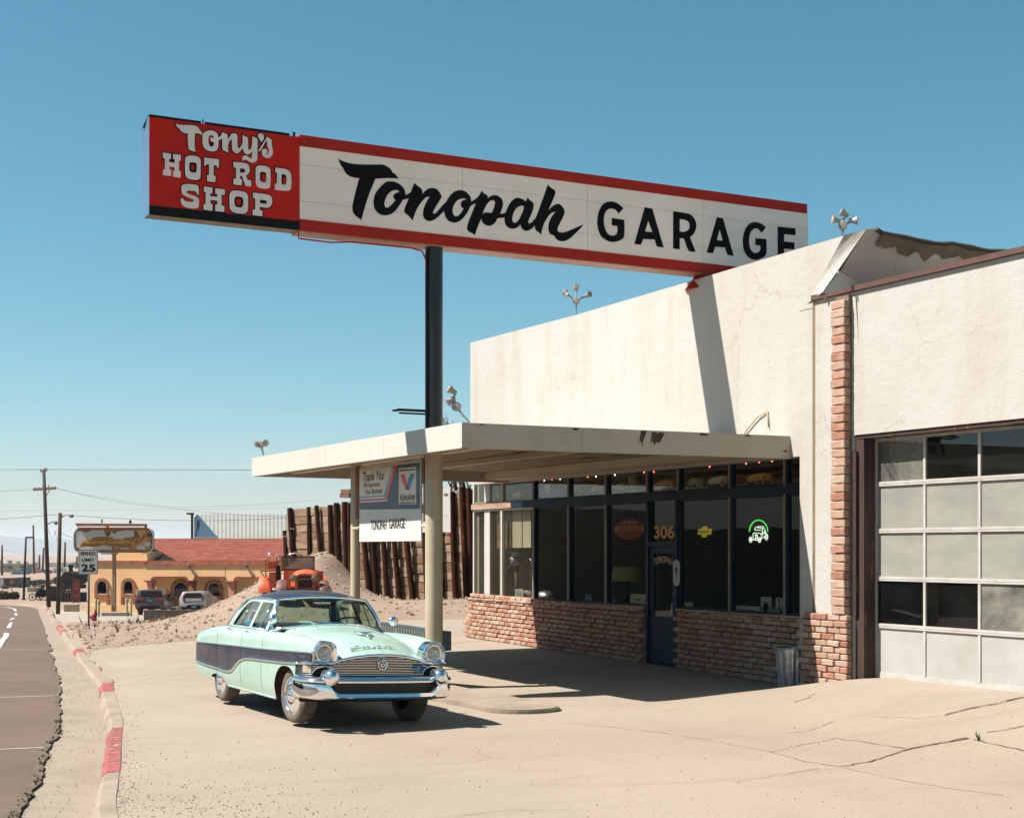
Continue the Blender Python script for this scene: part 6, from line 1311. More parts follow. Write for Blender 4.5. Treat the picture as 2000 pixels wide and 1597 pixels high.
b = MB(); b.box(-1.35, -1.2, -.55, .5, tz(1150), tz(1116)); b.build('cowl', m_tor, tr_)
b = MB()
for y in (tyy(549), tyy(612)): b.bar((-1.25, y, tz(1116)), (-1.3, y, tz(1086)), .045, .045)
for z in (tz(1087), tz(1113)): b.bar((-1.28, tyy(549), z), (-1.28, tyy(612), z), .045, .045)
wfr = b.build('windscreen_frame', m_rust, tr_); b = MB(); b.box(-1.285, -1.275, tyy(550), tyy(611), tz(1112), tz(1088)); b.build('windscreen', m_sglass, wfr)
b = MB(); b.box(-2.0, -1.5, tyy(519), tyy(540), tz(1112), tz(1096)); b.box(-2.1, -1.5, tyy(505), tyy(548), tz(1117), tz(1114)); b.box(-2.0, -1.45, tyy(522), tyy(545), tz(1150), tz(1119)); b.build('side_locker', m_tor, tr_)
b = MB(); b.box(-1.45, -1.38, tyy(536), tyy(545), tz(1145), tz(1105)); b.build('dark_post', m_under, tr_)
b = MB(); b.box(-4.2, -1.4, -.6, .30, tz(1152), tz(1136)); b.box(-4.2, -2.9, -.7, .3, tz(1136), tz(1115)); b.build('rear_body', m_tor, tr_)
b = MB(); b.box(-4.2, .1, -.35, -.25, tz(1165), tz(1158)); b.box(-4.2, .1, .2, .3, tz(1165), tz(1158)); b.build('chassis_rail', m_rust, tr_)
b = MB()
for q in (0, .06, .12): b.tube([(-1.6 - q, tyy(540) + .07 * math.cos(t * .5236), tz(1090) + .10 * math.sin(t * .5236)) for t in range(12)], .02, 6, closed=True)
b.build('hose_coil', m_jug, tr_, True)
b = MB(); b.tube([(-1.9, tyy(514), tz(1130)), (-1.9, tyy(514), tz(1096)), (-1.88, tyy(521), tz(1090)), (-1.86, tyy(522), tz(1086))], .015, 5); b.tube([(-2.0, tyy(512), tz(1130)), (-2.0, tyy(503), tz(1117))], .014, 5); b.build('handrail', m_rust, tr_)
b = MB(); b.ball((-1.86, tyy(522), tz(1083)), .065, 12); b.build('spot_lamp', m_chrome, tr_, True)
b = MB(); b.tube([(-1.2, tyy(560), tz(1084)), (-1.25, tyy(575), tz(1080)), (-1.2, tyy(590), tz(1085))], .03, 6); b.ball((-1.22, tyy(566), tz(1083)), .05, 8); b.build('bell', m_steel, tr_, True)
# blue riveted steel beam lying behind the sedan
pb = thing('steel_beam', 'blue grey riveted steel beam lying on the lot behind the sedan', 'beam', (9.9, 24, .12)); b = MB((9.9, 24, .12))
a0, a1 = Vector((*at(742, 24.2), 0)), Vector((*at(846, 23.4), 0)); zt0, zt1 = hz(1214, 24.2), hz(1229, 23.4)
dv = (a1 - a0).normalized(); nv = Vector((-dv.y, dv.x, 0)); L_ = (a1 - a0).length
def bp_(s, o_, z): return (a0 + dv * s + nv * o_) + Vector((0, 0, zt0 + (zt1 - zt0) * s / L_ + z))
b.add([bp_(s, o_, z) for s in (0, L_ + .3) for o_, z in ((-.1, 0), (.1, 0), (.1, -.3), (-.1, -.3))], [(0, 1, 5, 4), (1, 2, 6, 5), (2, 3, 7, 6), (3, 0, 4, 7), (3, 2, 1, 0), (4, 5, 6, 7)]); bo_ = b.build('web', M('beam_blue', (.09, .14, .17), .6, c2=(.06, .09, .1), vs=3), pb)
b = MB((9.9, 24, .12))
for i in range(20): s = .05 + i * L_ / 20; b.add([bp_(s, -.104, z) for z in (-.12, -.03)] + [bp_(s + .022, -.104, z) for z in (-.03, -.12)], [(0, 1, 2, 3)])
b.build('rivets', m_mull, pb)
for s in (.2, L_ - .1): b = MB((9.9, 24, .12)); b.bar(bp_(s, 0, -.3), (bp_(s, 0, 0)[0], bp_(s, 0, 0)[1], 0), .1, .1) if False else b.add([tuple(Vector(bp_(s + q, o_, 0)) * 1 if z else Vector((*bp_(s + q, o_, 0)[:2], .0))) for q in (-.06, .06) for o_ in (-.08, .08) for z in (0, 1)], [(0, 1, 3, 2), (4, 6, 7, 5), (0, 4, 5, 1), (2, 3, 7, 6)]); b.build('support', m_rust, pb)
# ------------------------------------------------------------------ down the street
class Fr:
    """a thing measured at one depth: local x = camera right, y = away, z = up, rotated with the view"""
    def __init__(s, name, label, cat, px, D, py, group=None, single=False, rot=0):
        s.px, s.D = px, D; s.z0 = hz(py, D); s.k = D / FOC; x, y = at(px, D); s.loc = (x, y, s.z0)
        s.t = None if single else thing(name, label, cat, s.loc, -YAW - R(rot), group); s.rot = R(rot)
        s.name, s.label, s.cat, s.group = name, label, cat, group
    def x(s, px): return (px - s.px) * s.k
    def X(s, px, y):
        l0 = (s.px - 1000) / FOC * s.D; c, n = math.cos(s.rot), math.sin(s.rot); q = (px - 1000) / FOC
        return (q * (s.D + y * c) - l0 - y * n) / (c + q * n)
    def Z(s, py, y, x=0): return hz(py, s.D + y * math.cos(s.rot) - x * math.sin(s.rot)) - s.z0
    def z(s, py): return hz(py, s.D) - s.z0
    def part(s, mb, name, mat, smooth=False, parent=None, angle=None): return mb.build(name, mat, parent or s.t, smooth, angle=angle)
    def one(s, mb, mat, smooth=False, angle=None):
        o = mb.build(s.name, mat, None, smooth, s.loc, angle); o.rotation_euler = (0, 0, -YAW); return tag(o, s.label, s.cat, s.group)
    def txt(s, t, px0, py1, px1, py0, y, mat, parent=None, bold=0, slant=0): return text(t, (s.x(px0), y, s.z(py1)), (1, 0, 0), (0, 0, 1), s.x(px1) - s.x(px0), s.z(py0) - s.z(py1), mat, parent or s.t, bold, slant=slant)
m_pole = M('dark_pole_wood', (.055, .03, .016), .9, c2=(.10, .055, .028), vs=3, stretch=(1, 1, .2)); m_grey = M('grey_metal', (.20, .20, .2), .5, .3); m_ins = M('insulator', (.25, .2, .15), .5)
# speed limit sign
f = Fr('speed_sign', 'white SPEED LIMIT 25 road sign on a thin grey post in the dirt', 'road sign', 173, 48.5, 1231)
b = MB(); b.tube([(0, .02, -.1), (.0, .02, f.z(1074))], .035, 8); f.part(b, 'post', m_grey, True)
def rrect(x0, x1, z0, z1, r, n=5): return [(cx + r * math.cos(R(a0 + 90 * i / n)), cz + r * math.sin(R(a0 + 90 * i / n))) for cx, cz, a0 in ((x1 - r, z1 - r, 0), (x0 + r, z1 - r, 90), (x0 + r, z0 + r, 180), (x1 - r, z0 + r, 270)) for i in range(n + 1)]
b = MB(); b.prism(rrect(f.x(153), f.x(191.5), f.z(1121), f.z(1072), .04), lambda a, z, d: (a, d, z), -.012, -.004); f.part(b, 'panel', M('sign_sheet', (.80, .76, .70), .5))
o_, i_ = rrect(f.x(153.8), f.x(190.7), f.z(1120.2), f.z(1072.8), .035), rrect(f.x(154.8), f.x(189.7), f.z(1119.2), f.z(1073.8), .025)
b = MB(); b.flat([o_, i_], lambda a, z: (a, -.015, z)); f.part(b, 'border', m_letter)
f.txt('SPEED', 157, 1083.5, 187, 1077, -.016, m_letter, bold=.03); f.txt('LIMIT', 160, 1095.5, 184, 1089.5, -.016, m_letter, bold=.03); f.txt('25', 159, 1115.5, 186.5, 1101, -.016, m_letter, bold=.03)
# hydrant
f = Fr('fire_hydrant', 'red fire hydrant at the edge of the dirt near the drive', 'fire hydrant', 185, 60, 1217.5); m_hyd = M('hydrant_red', (.42, .02, .012), .45, c2=(.3, .015, .01), vs=8)
b = MB(); b.lathe([(.13, -.1), (.13, .03), (.10, .04), (.085, .06), (.085, .34), (.12, .36), (.12, .39), (.10, .41), (.085, .48), (.04, .53), (.025, .54), (.025, .58), (.001, .585)], n=18, cap=False); f.part(b, 'barrel', m_hyd, True, angle=40)
b = MB(); b.lathe([(.055, 0), (.055, .12), (.07, .12), (.07, .17), (.02, .18), (.02, .2)], (0, 0, .27), (-1, -.2, 0), 12); f.part(b, 'side_outlet', m_hyd, True, angle=40); b = MB(); b.lathe([(.07, 0), (.07, .11), (.085, .11), (.085, .15), (.02, .16)], (0, 0, .22), (-.3, -1, 0), 12); f.part(b, 'front_outlet', m_hyd, True, angle=40)
b = MB(); b.tube([(-.16, -.05, .25), (-.17, -.05, .12), (-.12, -.05, .05)], .006, 4); f.part(b, 'chain', m_grey)
# restaurant drive, kerb stop, low wall, bollards
m_drive = M('pale_drive_concrete', (.52, .45, .35), .9, c2=(.42, .35, .27), vs=.5, bump=.3, bs=30)
def fp(l, D, dz=0): x, y = l * CA + D * SA, -l * SA + D * CA; return (x, y, gz(x, y) + dz)
def ldrive(D):
    l = -20
    for i in range(40): x, y, z = fp(l, D); l += .6 * (curbx(y) + curbw(y) + .1 - x)
    return l
b = MB(); b.grid(lambda u, v: fp(ldrive(62 + 50 * u) + (22 - ldrive(62 + 50 * u)) * v, 62 + 50 * u + .6 * math.sin(v * 40) * (1 - u) * .4 + 3.5 * sstep(.25, .6, v) * (1 - u), .0), 24, 40); tag(b.build('restaurant_drive', m_drive, smooth=True), 'pale concrete drive and parking area of the restaurant', kind='structure')
f = Fr('parking_block', 'long low concrete block at the foot of the restaurant sign', 'concrete block', 226, 92, 1203.5, single=True); b = MB(); b.box(f.x(199), f.x(250), -.15, .9, -.2, f.z(1195), b=.03); f.one(b, m_kerb)
f = Fr('block_wall', 'low shaded concrete wall end beside the dirt bank and cars', 'wall', 340, 71, 1213, single=True); b = MB(); b.box(f.x(280.5), f.x(430), 0, .22, -.5, f.z(1190.5), b=.012); f.one(b, M('shaded_block', (.10, .08, .06), .9, c2=(.14, .115, .085), vs=2.5))  # shade on the wall's front is put into this dark colour
m_bol = M('pale_yellow_paint', (.62, .47, .24), .6, c2=(.5, .37, .2), vs=5)
for px, y0, y1, D, lb in ((187, 1169, 1204, 90, 'yellow bollard standing behind the red hydrant, left of its pair'), (192.5, 1170.5, 1205, 88.5, 'yellow bollard just right of the red hydrant'), (247.5, 1167.5, 1202, 92, 'yellow bollard at the right end of the concrete block'), (255.5, 1169.5, 1203, 91, 'yellow bollard nearest the dark parked car')):
    f = Fr('bollard', lb, 'bollard', px, D, y1, 'yellow bollards guarding the sign'); b = MB(); b.lathe([(.075, -.2), (.075, f.z(y0) - .04), (.05, f.z(y0) - .01), (.001, f.z(y0))], n=12, cap=False); f.part(b, 'post', m_bol, True, angle=40); b = MB(); b.lathe([(.077, f.z(y0) - .25), (.077, f.z(y0) - .18)], n=12, cap=False); f.part(b, 'band', m_bare, True)

# ------------------------------------------------------------------ the restaurant
RD = 105
m_rw = M('peach_stucco', (1.25, .76, .37), .9, c2=(1.1, .66, .32), vs=.6, bump=.3, bs=15); m_rtrim = M('terracotta_trim', (.62, .17, .06), .8, c2=(.24, .075, .03), vs=2); m_rt2 = M('salmon_trim', (.85, .33, .24), .8)
m_rglass = glass('restaurant_glass', (.12, .13, .12)); m_shing, m_shing2, m_shing3 = [M('terracotta_shingle', c, .85, c2=(.40, .10, .055), vs=1.5, bump=.5, bs=8) for c in ((.50, .135, .075), (.46, .12, .066), (.54, .15, .083))]
f = Fr('restaurant', 'peach stucco restaurant with arched windows and red shingle roof', 'restaurant', 350, RD, 1195, rot=14)
WT = f.z(1099)
ARCH = [(173.2, 194.5, 1134.5, 1161, 168, 199.5), (231, 251.5, 1134, 1160.5, 225.5, 257), (339.5, 366.5, 1135.5, 1163, 333, 372.5), (411, 437.5, 1136.5, 1163, 404.5, 443.5)]
def arch_pts(px0, px1, py0, py1, n=10):
    x0, x1, zt, zb_ = f.x(px0), f.x(px1), f.z(py0), f.z(py1); r = (x1 - x0) / 2; c = (x0 + x1) / 2
    return [(x1, zb_)] + [(c + r * math.cos(math.pi * i / n), zt - r + r * math.sin(math.pi * i / n)) for i in range(n + 1)] + [(x0, zb_)]
# front wall with real openings
b = MB(); outer = [(f.x(152), -.6), (f.x(600), -.6), (f.x(600), WT), (f.x(152), WT)]
b.flat([outer] + [arch_pts(a, c, d, e) for a, c, d, e, _, _ in ARCH], lambda a, z: (a, 0, z)); b.box(f.x(152), f.x(600), .35, 14, -.6, WT - .02); b.box(f.x(152), f.x(600), .004, .34, WT - .06, WT - .004)
b.box(f.x(152) - .0, f.x(152) + .3, .002, .36, -.6, WT - .07); f.part(b, 'wall', m_rw)
b = MB(); b.box(f.x(195), f.x(272.5), .6, 3, WT, f.z(1077)); f.part(b, 'upper_wall', m_rw); b = MB(); b.box(f.x(152) - .05, f.x(600), -.12, .1, WT - .01, WT + .17); f.part(b, 'cornice', m_rtrim)
b = MB(); b.box(f.x(152) - .1, f.x(290), -.15, 0, -.6, f.z(1182)); f.part(b, 'plinth', m_rw)
for a, c, d, e, s0, s1 in ARCH:
    b = MB(); O_ = arch_pts(s0, s1, d - 5.5, 1185); I_ = arch_pts(a, c, d, e); x0, x1 = f.x(s0), f.x(s1)
    ring = arch_pts(s0, s1, d - 5.5, e + .01); b.flat([ring, [(p, q + .001) for p, q in arch_pts(a - .1, c + .1, d, e - .1)]], lambda p, z: (p, -.10, z)); b.prism(ring, lambda p, z, dd: (p, dd, z), -.10, -.10) if False else None
    for p0, p1 in zip(ring[1:-2], ring[2:-1]): b.add([(p0[0], 0, p0[1]), (p1[0], 0, p1[1]), (p1[0], -.1, p1[1]), (p0[0], -.1, p0[1])], [(0, 1, 2, 3)])
    b.box(x0, x1, -.11, 0, f.z(e + 6), f.z(e + .2)); b.box(x0, f.x(s0 + 5.5), -.10, 0, f.z(1183), f.z(e + 6)); b.box(f.x(s1 - 5.5), x1, -.10, 0, f.z(1183), f.z(e + 6))
    wn = f.part(b, 'window', m_rtrim)
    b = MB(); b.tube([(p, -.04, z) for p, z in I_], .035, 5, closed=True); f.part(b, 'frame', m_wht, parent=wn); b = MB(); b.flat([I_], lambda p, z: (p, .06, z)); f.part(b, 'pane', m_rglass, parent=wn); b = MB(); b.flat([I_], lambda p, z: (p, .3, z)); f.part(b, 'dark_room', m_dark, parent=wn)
# arcade fascia with scooped underside, columns
def scoop(px0, px1, mid=None):
    T, Bm, Bl = f.z(1104.5), f.z(1124.5), f.z(1133)
    pts = [(f.x(px0), T)] + [(f.x(px0), Bl)]
    if mid:
        for c0, c1 in ((px0 + 15, mid - 6), (mid + 6, px1)):
            pts += [(f.x(c0), Bl + .02), (f.x(c0 + 2), f.z(1127)), (f.x(c0 + 6), Bm)] + ([(f.x(c1 - 6), Bm), (f.x(c1 - 2), f.z(1127)), (f.x(c1), Bl + .02)] if c1 < px1 else [(f.x(px1), Bm)])
    else: pts += [(f.x(px0 + 17), Bl + .02), (f.x(px0 + 19), f.z(1127)), (f.x(px0 + 24), Bm), (f.x(px1), Bm)]
    return pts + [(f.x(px1), T)]
for px0, px1, mid in ((291, 461, 389), (462, 600, None)):
    sc_ = scoop(px0, px1, mid); b = MB(); n = len(sc_); v = [(a, -1.1, z) for a, z in sc_] + [(a, -.01, z) for a, z in sc_]
    b.flat([sc_], lambda a, z: (a, -1.1, z)); b.add(v, [(i, (i + 1) % n, n + (i + 1) % n, n + i) for i in range(n)]); f.part(b, 'arcade_fascia', m_rw)
    b = MB(); pp = [p for p in sc_[1:-1]]; b.tube([(a, -1.12, z - .02) for a, z in pp], .06, 5); f.part(b, 'fascia_trim', m_rtrim)
b = MB(); b.box(f.x(290), f.x(600), -1.18, -.13, f.z(1104.5) + .003, f.z(1099)); b.box(f.x(288), f.x(297), -1.2, -.9, f.z(1099), f.z(1097)); f.part(b, 'coping', m_rtrim)
for px0, px1 in ((295.5, 306), (384, 393.5), (466.5, 478)):
    b = MB(); b.box(f.x(px0), f.x(px1), -1.0, -.5, -.6, f.z(1133)); b.box(f.x(px0 - 3), f.x(px1 + 2), -1.08, -.4, f.z(1136), f.z(1133)); b.prism([(f.x(px0 - 3), f.z(1136)), (f.x(px1), f.z(1136)), (f.x(px1), f.z(1146))], lambda a, z, d: (a, d, z), -.95, -.6); f.part(b, 'column', m_rtrim if px0 > 300 and px0 < 400 else m_rt2)
for px, py in ((388, 1103), (507, 1102.5)):
    b = MB(); b.ball((f.x(px), -1.3, f.z(py)), .10, 8); b.box(f.x(px) - .06, f.x(px) + .06, -1.35, -1.15, f.z(py + 6), f.z(py + 1)); f.part(b, 'wall_lamp', m_grey)
# roof: shingle courses as real steps (joined), gable end coloured black to stand for its shade
b = MB(); rows = 24; yR0, yR1 = .8, 7.5; z0_, z1_ = WT + .1, f.Z(1052.5, yR1)
gx0, gx1 = f.X(347, yR0), f.X(268, yR1); rg = random.Random(2)
for i in range(rows):
    t0, t1 = i / rows, (i + 1) / rows; A0 = gx0 + (gx1 - gx0) * t0; A1 = gx0 + (gx1 - gx0) * t1; ya, yb = yR0 + (yR1 - yR0) * t0, yR0 + (yR1 - yR0) * t1; za, zc_ = z0_ + (z1_ - z0_) * t0, z0_ + (z1_ - z0_) * t1
    x = A0
    while x < f.x(600):
        w = rg.uniform(.5, .8); dz = rg.uniform(0, .02); xe = x + w; sh = (A1 - A0) if x == A0 else 0
        b.add([(x, ya - .03, za + .03 + dz), (xe - .01, ya - .03, za + .03 + dz), (xe - .01, yb, zc_), (x + sh, yb, zc_), (x, ya - .03, za - .01), (xe - .01, ya - .03, za - .01)], [(0, 1, 2, 3), (0, 4, 5, 1)], rg.randrange(3)); x = xe
tag(f.part(b, 'shingles', [m_shing, m_shing2, m_shing3]), kind='stuff')
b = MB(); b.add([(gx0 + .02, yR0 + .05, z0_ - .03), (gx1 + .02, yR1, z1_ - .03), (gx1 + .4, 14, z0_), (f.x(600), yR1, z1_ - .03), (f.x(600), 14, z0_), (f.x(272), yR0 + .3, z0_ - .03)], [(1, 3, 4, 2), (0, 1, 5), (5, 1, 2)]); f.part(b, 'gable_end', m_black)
b = MB(); b.box(gx1, f.x(600), yR1 - .12, yR1 + .12, z1_ - .03, z1_ + .05); f.part(b, 'ridge_cap', m_rtrim)
# metal shed behind
f = Fr('metal_shed', 'tall metal building with white ribbed roof and blue gable', 'building', 470, 132, 1140); m_rib = M('white_ribbed_roof', (.44, .44, .39), .6, c2=(.39, .39, .345), vs=1); m_bgab = M('blue_siding', (.015, .075, .14), .6)
sx = lambda px, y: f.X(px, y); YE = -7.0; zr, ze = f.Z(1003.5, 0), f.Z(1058, YE)
def roofpt(px, t): return (sx(px, YE * t), YE * t, zr + (ze - zr) * t)
npn = 30
for i in range(npn):
    pa, pb = 386 + (620 - 386) * i / npn, 386 + (620 - 386) * (i + 1) / npn; ta, tb = min(1, (pa - 386) / 48), min(1, (pb - 386) / 48)
    v = [roofpt(pa, 0), roofpt(pb, 0), roofpt(pb, tb), roofpt(pa, ta)]; b = MB(); b.add(v, [(3, 2, 1, 0)])
    if tb > .1: b.bar(Vector(v[1]) + Vector((0, -.02, .03)), Vector(v[2]) + Vector((0, -.02, .03)), .03, .05)
    f.part(b, 'roof_panel', m_rib)
b = MB(); b.add([roofpt(386, 0), roofpt(434, 1), (sx(379, -.5), -.5, ze), (sx(379, 0), 0, f.Z(1010, 0))], [(0, 3, 2, 1)]); b.add([(sx(379, -.5), -.5, ze - 3), (sx(620, -6.8), -6.8, ze - 3), (sx(620, -6.8), -6.8, ze), (sx(434, -6.9), -6.9, ze), (sx(379, -.5), -.5, ze)], [(0, 1, 2, 3, 4)]); f.part(b, 'blue_gable', m_bgab)
b = MB(); b.box(sx(379, -7.2), sx(423, -7.2), -7.2, -7.05, f.Z(1050.5, -7.1), f.Z(1048, -7.1)); f.part(b, 'white_ledge', m_wht); b = MB(); b.box(f.x(376.5), f.x(380), -.8, -.5, ze, f.z(1004)); b.box(f.x(370), f.x(381), -1.2, -.3, f.z(1005), f.z(1001.5)); f.part(b, 'corner_post', m_pole)
# restaurant sign
f = Fr('restaurant_sign', 'peeling brown restaurant sign framed by white bulbs on a tall pole', 'sign', 220, 97, 1196); m_brn = M('sign_brown', (.48, .17, .055), .6, c2=(.60, .26, .10), vs=2, spec=.2); m_pgr = M('torn_backing', (.85, .79, .72), .7, c2=(.95, .88, .8), vs=2); m_gold2 = M('sign_orange', (1.2, .48, .02), .6, c2=(1.2, .75, .06), vs=3.5, spec=.1)
m_food = M('printed_food', (.55, .22, .06), .6, c2=(1.0, .42, .12), vs=1.6, lo=.45, hi=.55, c3=(.10, .07, .03), vs3=1.1, lo3=.52, hi3=.58)
def rr2(a, c, d, e, r): return rrect(f.x(a), f.x(c), f.z(e), f.z(d), r, 7)
b = MB(); b.prism(rr2(144.5, 297.5, 1030.5, 1078.5, .42), lambda a, z, d: (a, d, z), 0, .55); f.part(b, 'cabinet', m_black)
b = MB(); b.flat([rr2(145.5, 296.5, 1031.5, 1077.3, .40), rr2(147.3, 294.8, 1033.2, 1075.6, .34)], lambda a, z: (a, -.01, z)); f.part(b, 'frame', M('frame_tan', (.42, .22, .10), .6)); b = MB(); b.flat([rr2(147.3, 294.8, 1033.2, 1075.6, .34)], lambda a, z: (a, -.004, z)); f.part(b, 'face', m_brn)
zx = lambda x, y: (f.x(130 + x / 11.11), f.z(1010 + y / 11.11))
def fl(pts, y, mat, name='torn_patch'): b = MB(); b.flat([[zx(*p) for p in pts]], lambda a, z: (a, y, z)); f.part(b, name, mat)
fl([(195, 305), (330, 290), (430, 330), (560, 275), (800, 268), (850, 400), (880, 420), (700, 415), (560, 435), (550, 470), (330, 560), (280, 660), (210, 655), (195, 500)], -.012, m_pgr); fl([(890, 320), (960, 300), (1000, 330), (1130, 300), (1320, 275), (1465, 290), (1470, 415), (1380, 430), (1260, 440), (1240, 470), (1010, 470), (1020, 430), (930, 425), (880, 400)], -.012, m_pgr)
fl([(660, 640), (760, 608), (850, 605), (980, 635), (980, 700), (270, 700), (300, 640), (480, 630)], -.012, m_pgr); fl([(1510, 690), (1560, 610), (1620, 590), (1650, 630), (1700, 560), (1760, 525), (1825, 545), (1830, 610), (1790, 600), (1770, 660), (1730, 600), (1690, 660), (1720, 700), (1660, 705), (1600, 690)], -.02, m_pgr)
fl([(1475, 275), (1790, 262), (1838, 320), (1840, 660), (1800, 700), (1380, 700), (1400, 560), (1480, 500)], -.010, m_food, 'food_picture'); fl([(880, 330), (930, 305), (970, 330), (920, 415), (880, 405)], -.016, m_weed, 'green_scrap'); fl([(1000, 330), (1060, 310), (1100, 320), (1050, 350)], -.016, m_weed, 'green_scrap')
text('Mexican Cuisine', (zx(345, 565)[0], -.03, zx(345, 565)[1]), (1, 0, 0), (0, 0, 1), zx(1365, 0)[0] - zx(345, 0)[0], zx(0, 480)[1] - zx(0, 565)[1], m_gold2, f.t, .03); text('TV Screen', (zx(1030, 692)[0], -.03, zx(0, 692)[1]), (1, 0, 0), (0, 0, 1), zx(1365, 0)[0] - zx(1030, 0)[0], zx(0, 635)[1] - zx(0, 692)[1], m_pgr, f.t, .015)
text('to Lap', (zx(750, 685)[0], -.03, zx(0, 685)[1]), (1, 0, 0), (0, 0, 1), zx(970, 0)[0] - zx(750, 0)[0], zx(0, 640)[1] - zx(0, 685)[1], m_tan, f.t, 0)
b = MB(); b.prism([(f.x(148), f.z(1021.5)), (f.x(283.5), f.z(1022.5)), (f.x(284), f.z(1027)), (f.x(283), f.z(1031)), (f.x(153), f.z(1031))], lambda a, z, d: (a, d, z), -.15, .5); f.part(b, 'valance', m_rtrim)
b = MB()
for i in range(40):
    if i not in (17, 18): b.ball((f.x(154.5 + 3.28 * i), -.2, f.z(1029)), .06, 6)
pth = rr2(143.6, 299, 1030, 1079.5, .5)
tot = 0
for i in range(len(pth)):
    p, q = Vector(pth[i]), Vector(pth[(i + 1) % len(pth)]); L_ = (q - p).length; n = max(1, int(L_ / .105))
    for j in range(n):
        c = p.lerp(q, j / n); px_ = 220 + c.x / f.k
        if c.y > f.z(1032) or (c.y < f.z(1078) and 155 < px_ < 275 and not 195 < px_ < 215): continue
        b.ball((c.x, .0, c.y), .055, 6)
tag(f.part(b, 'bulbs', M('white_bulb_glass', (1.2, 1.15, 1.1), .3)), kind='stuff')
b = MB(); b.box(f.x(196), f.x(227), .1, .5, f.z(1082), f.z(1079)); b.box(f.x(218), f.x(224), .15, .4, -.3, f.z(1079)); b.box(f.x(216.5), f.x(218.4), .1, .45, 0, f.z(1180)); f.part(b, 'pole', M('pole_peach', (.52, .30, .18), .7)); b = MB(); b.tube([(f.x(197.5), .2, f.z(1021)), (f.x(197.5), .2, f.z(1013.5))], .05, 5); b.ball((f.x(253), .2, f.z(1018.5)), .09, 8, sc=(1, 1, 1.5)); f.part(b, 'antenna', m_black)
# ------------------------------------------------------------------ parked cars seen from behind
def rearcar(f, W_, secs, mat, parts):
    """body of width W_: secs = rings (y, half width low, half width high, z low, z belt, z top, half width top)"""
    vs = []; n = 0
    for y, wl, wb, wt, z0, z1, z2 in secs:
        ring = [(wl * .9, z0), (wl, z0 + .1), (wb, z0 + (z1 - z0) * .6), (wb * .985, z1), (wt, z2 - .07), (wt * .86, z2), (0, z2 + .02)]; ring = ring + [(-a, z) for a, z in ring[-2::-1]]; n = len(ring); vs += [(a, y, z) for a, z in ring]
    b = MB(); b.add(vs, [(i*n+j, i*n+j+1, (i+1)*n+j+1, (i+1)*n+j) for i in range(len(secs) - 1) for j in range(n - 1)]); b.add(vs[:n], [tuple(range(n))]); o = fixn(f.part(b, 'body', mat, True, angle=38))
    for name, shp, y, mt in parts:
        q = MB(); q.prism([(f.x(px), f.z(py)) for px, py in shp], lambda a, z, d: (a, d, z), y - .02, y + .03); f.part(q, name, mt)
    return o
m_suv = M('dark_grey_car_paint', (.045, .045, .047), .25, .3, coat=.6); m_silver = M('silver_white_car_paint', (.62, .62, .63), .28, .2, coat=.6); m_cglass = M('dark_car_glass', (.012, .013, .013), .06); m_tail = M('tail_lamp', (.50, .012, .01), .2, coat=.8); m_lp = M('blue_plate', (.10, .28, .36), .4)
def wheels(f, pxs, r, ys=(.7, 3.5)):
    for y in ys:
        for px in pxs:
            b = MB(); b.lathe([(.2, -.11), (r, -.1), (r, .1), (.2, .11)], (f.x(px), y, r - .02), (1, 0, 0), 20); f.part(b, 'wheel', m_rubber, True, angle=40)
f = Fr('parked_suv', 'dark grey sport utility vehicle parked facing the restaurant', 'car', 291, 96, 1200.5)
Wp = 28 * f.k; H_ = f.z(1151.5)
rearcar(f, Wp, [(0, Wp * .96, Wp * .97, Wp * .78, .42, 1.05, H_ - .28), (.12, Wp, Wp, Wp * .76, .36, 1.06, H_ - .02), (.5, Wp, Wp, Wp * .75, .3, 1.06, H_), (2.6, Wp, Wp, Wp * .74, .3, 1.04, H_ - .02), (3.4, Wp, Wp, Wp * .9, .3, 1.03, 1.12), (4.6, Wp * .97, Wp * .97, Wp * .8, .32, .95, 1.0)], m_suv,
    [('rear_window', [(274.5, 1164.5), (312, 1165), (310, 1155), (277, 1154.5)], -.0, m_cglass), ('tail_light', [(268, 1171.5), (281, 1171.5), (281.5, 1167), (268.5, 1166.5)], -.02, m_tail), ('tail_light', [(305, 1171), (318, 1171.5), (317.5, 1166.5), (305, 1166.5)], -.02, m_tail), ('licence_plate', [(289, 1174.5), (298, 1174.5), (298, 1170.3), (289, 1170.3)], -.03, m_lp), ('bumper_trim', [(270, 1189), (315, 1189), (314, 1183), (272, 1183)], -.02, m_black), ('reflector', [(270.5, 1186), (275, 1186), (275, 1184), (270.5, 1184)], -.05, m_tail), ('reflector', [(312, 1185), (316, 1185), (316, 1183), (312, 1183)], -.05, m_tail)])
for px0, px1 in ((258.5, 264.5), (314.5, 318.8)): b = MB(); b.box(f.x(px0), f.x(px1), 1.9, 2.1, f.z(1167), f.z(1162), b=.04); f.part(b, 'wing_mirror', m_black)
wheels(f, (269, 314), .40)
f = Fr('parked_hatchback', 'silver white hatchback with tall red tail lamps by the restaurant', 'car', 376, 97, 1196)
Wp = 26 * f.k; H_ = f.z(1154.5)
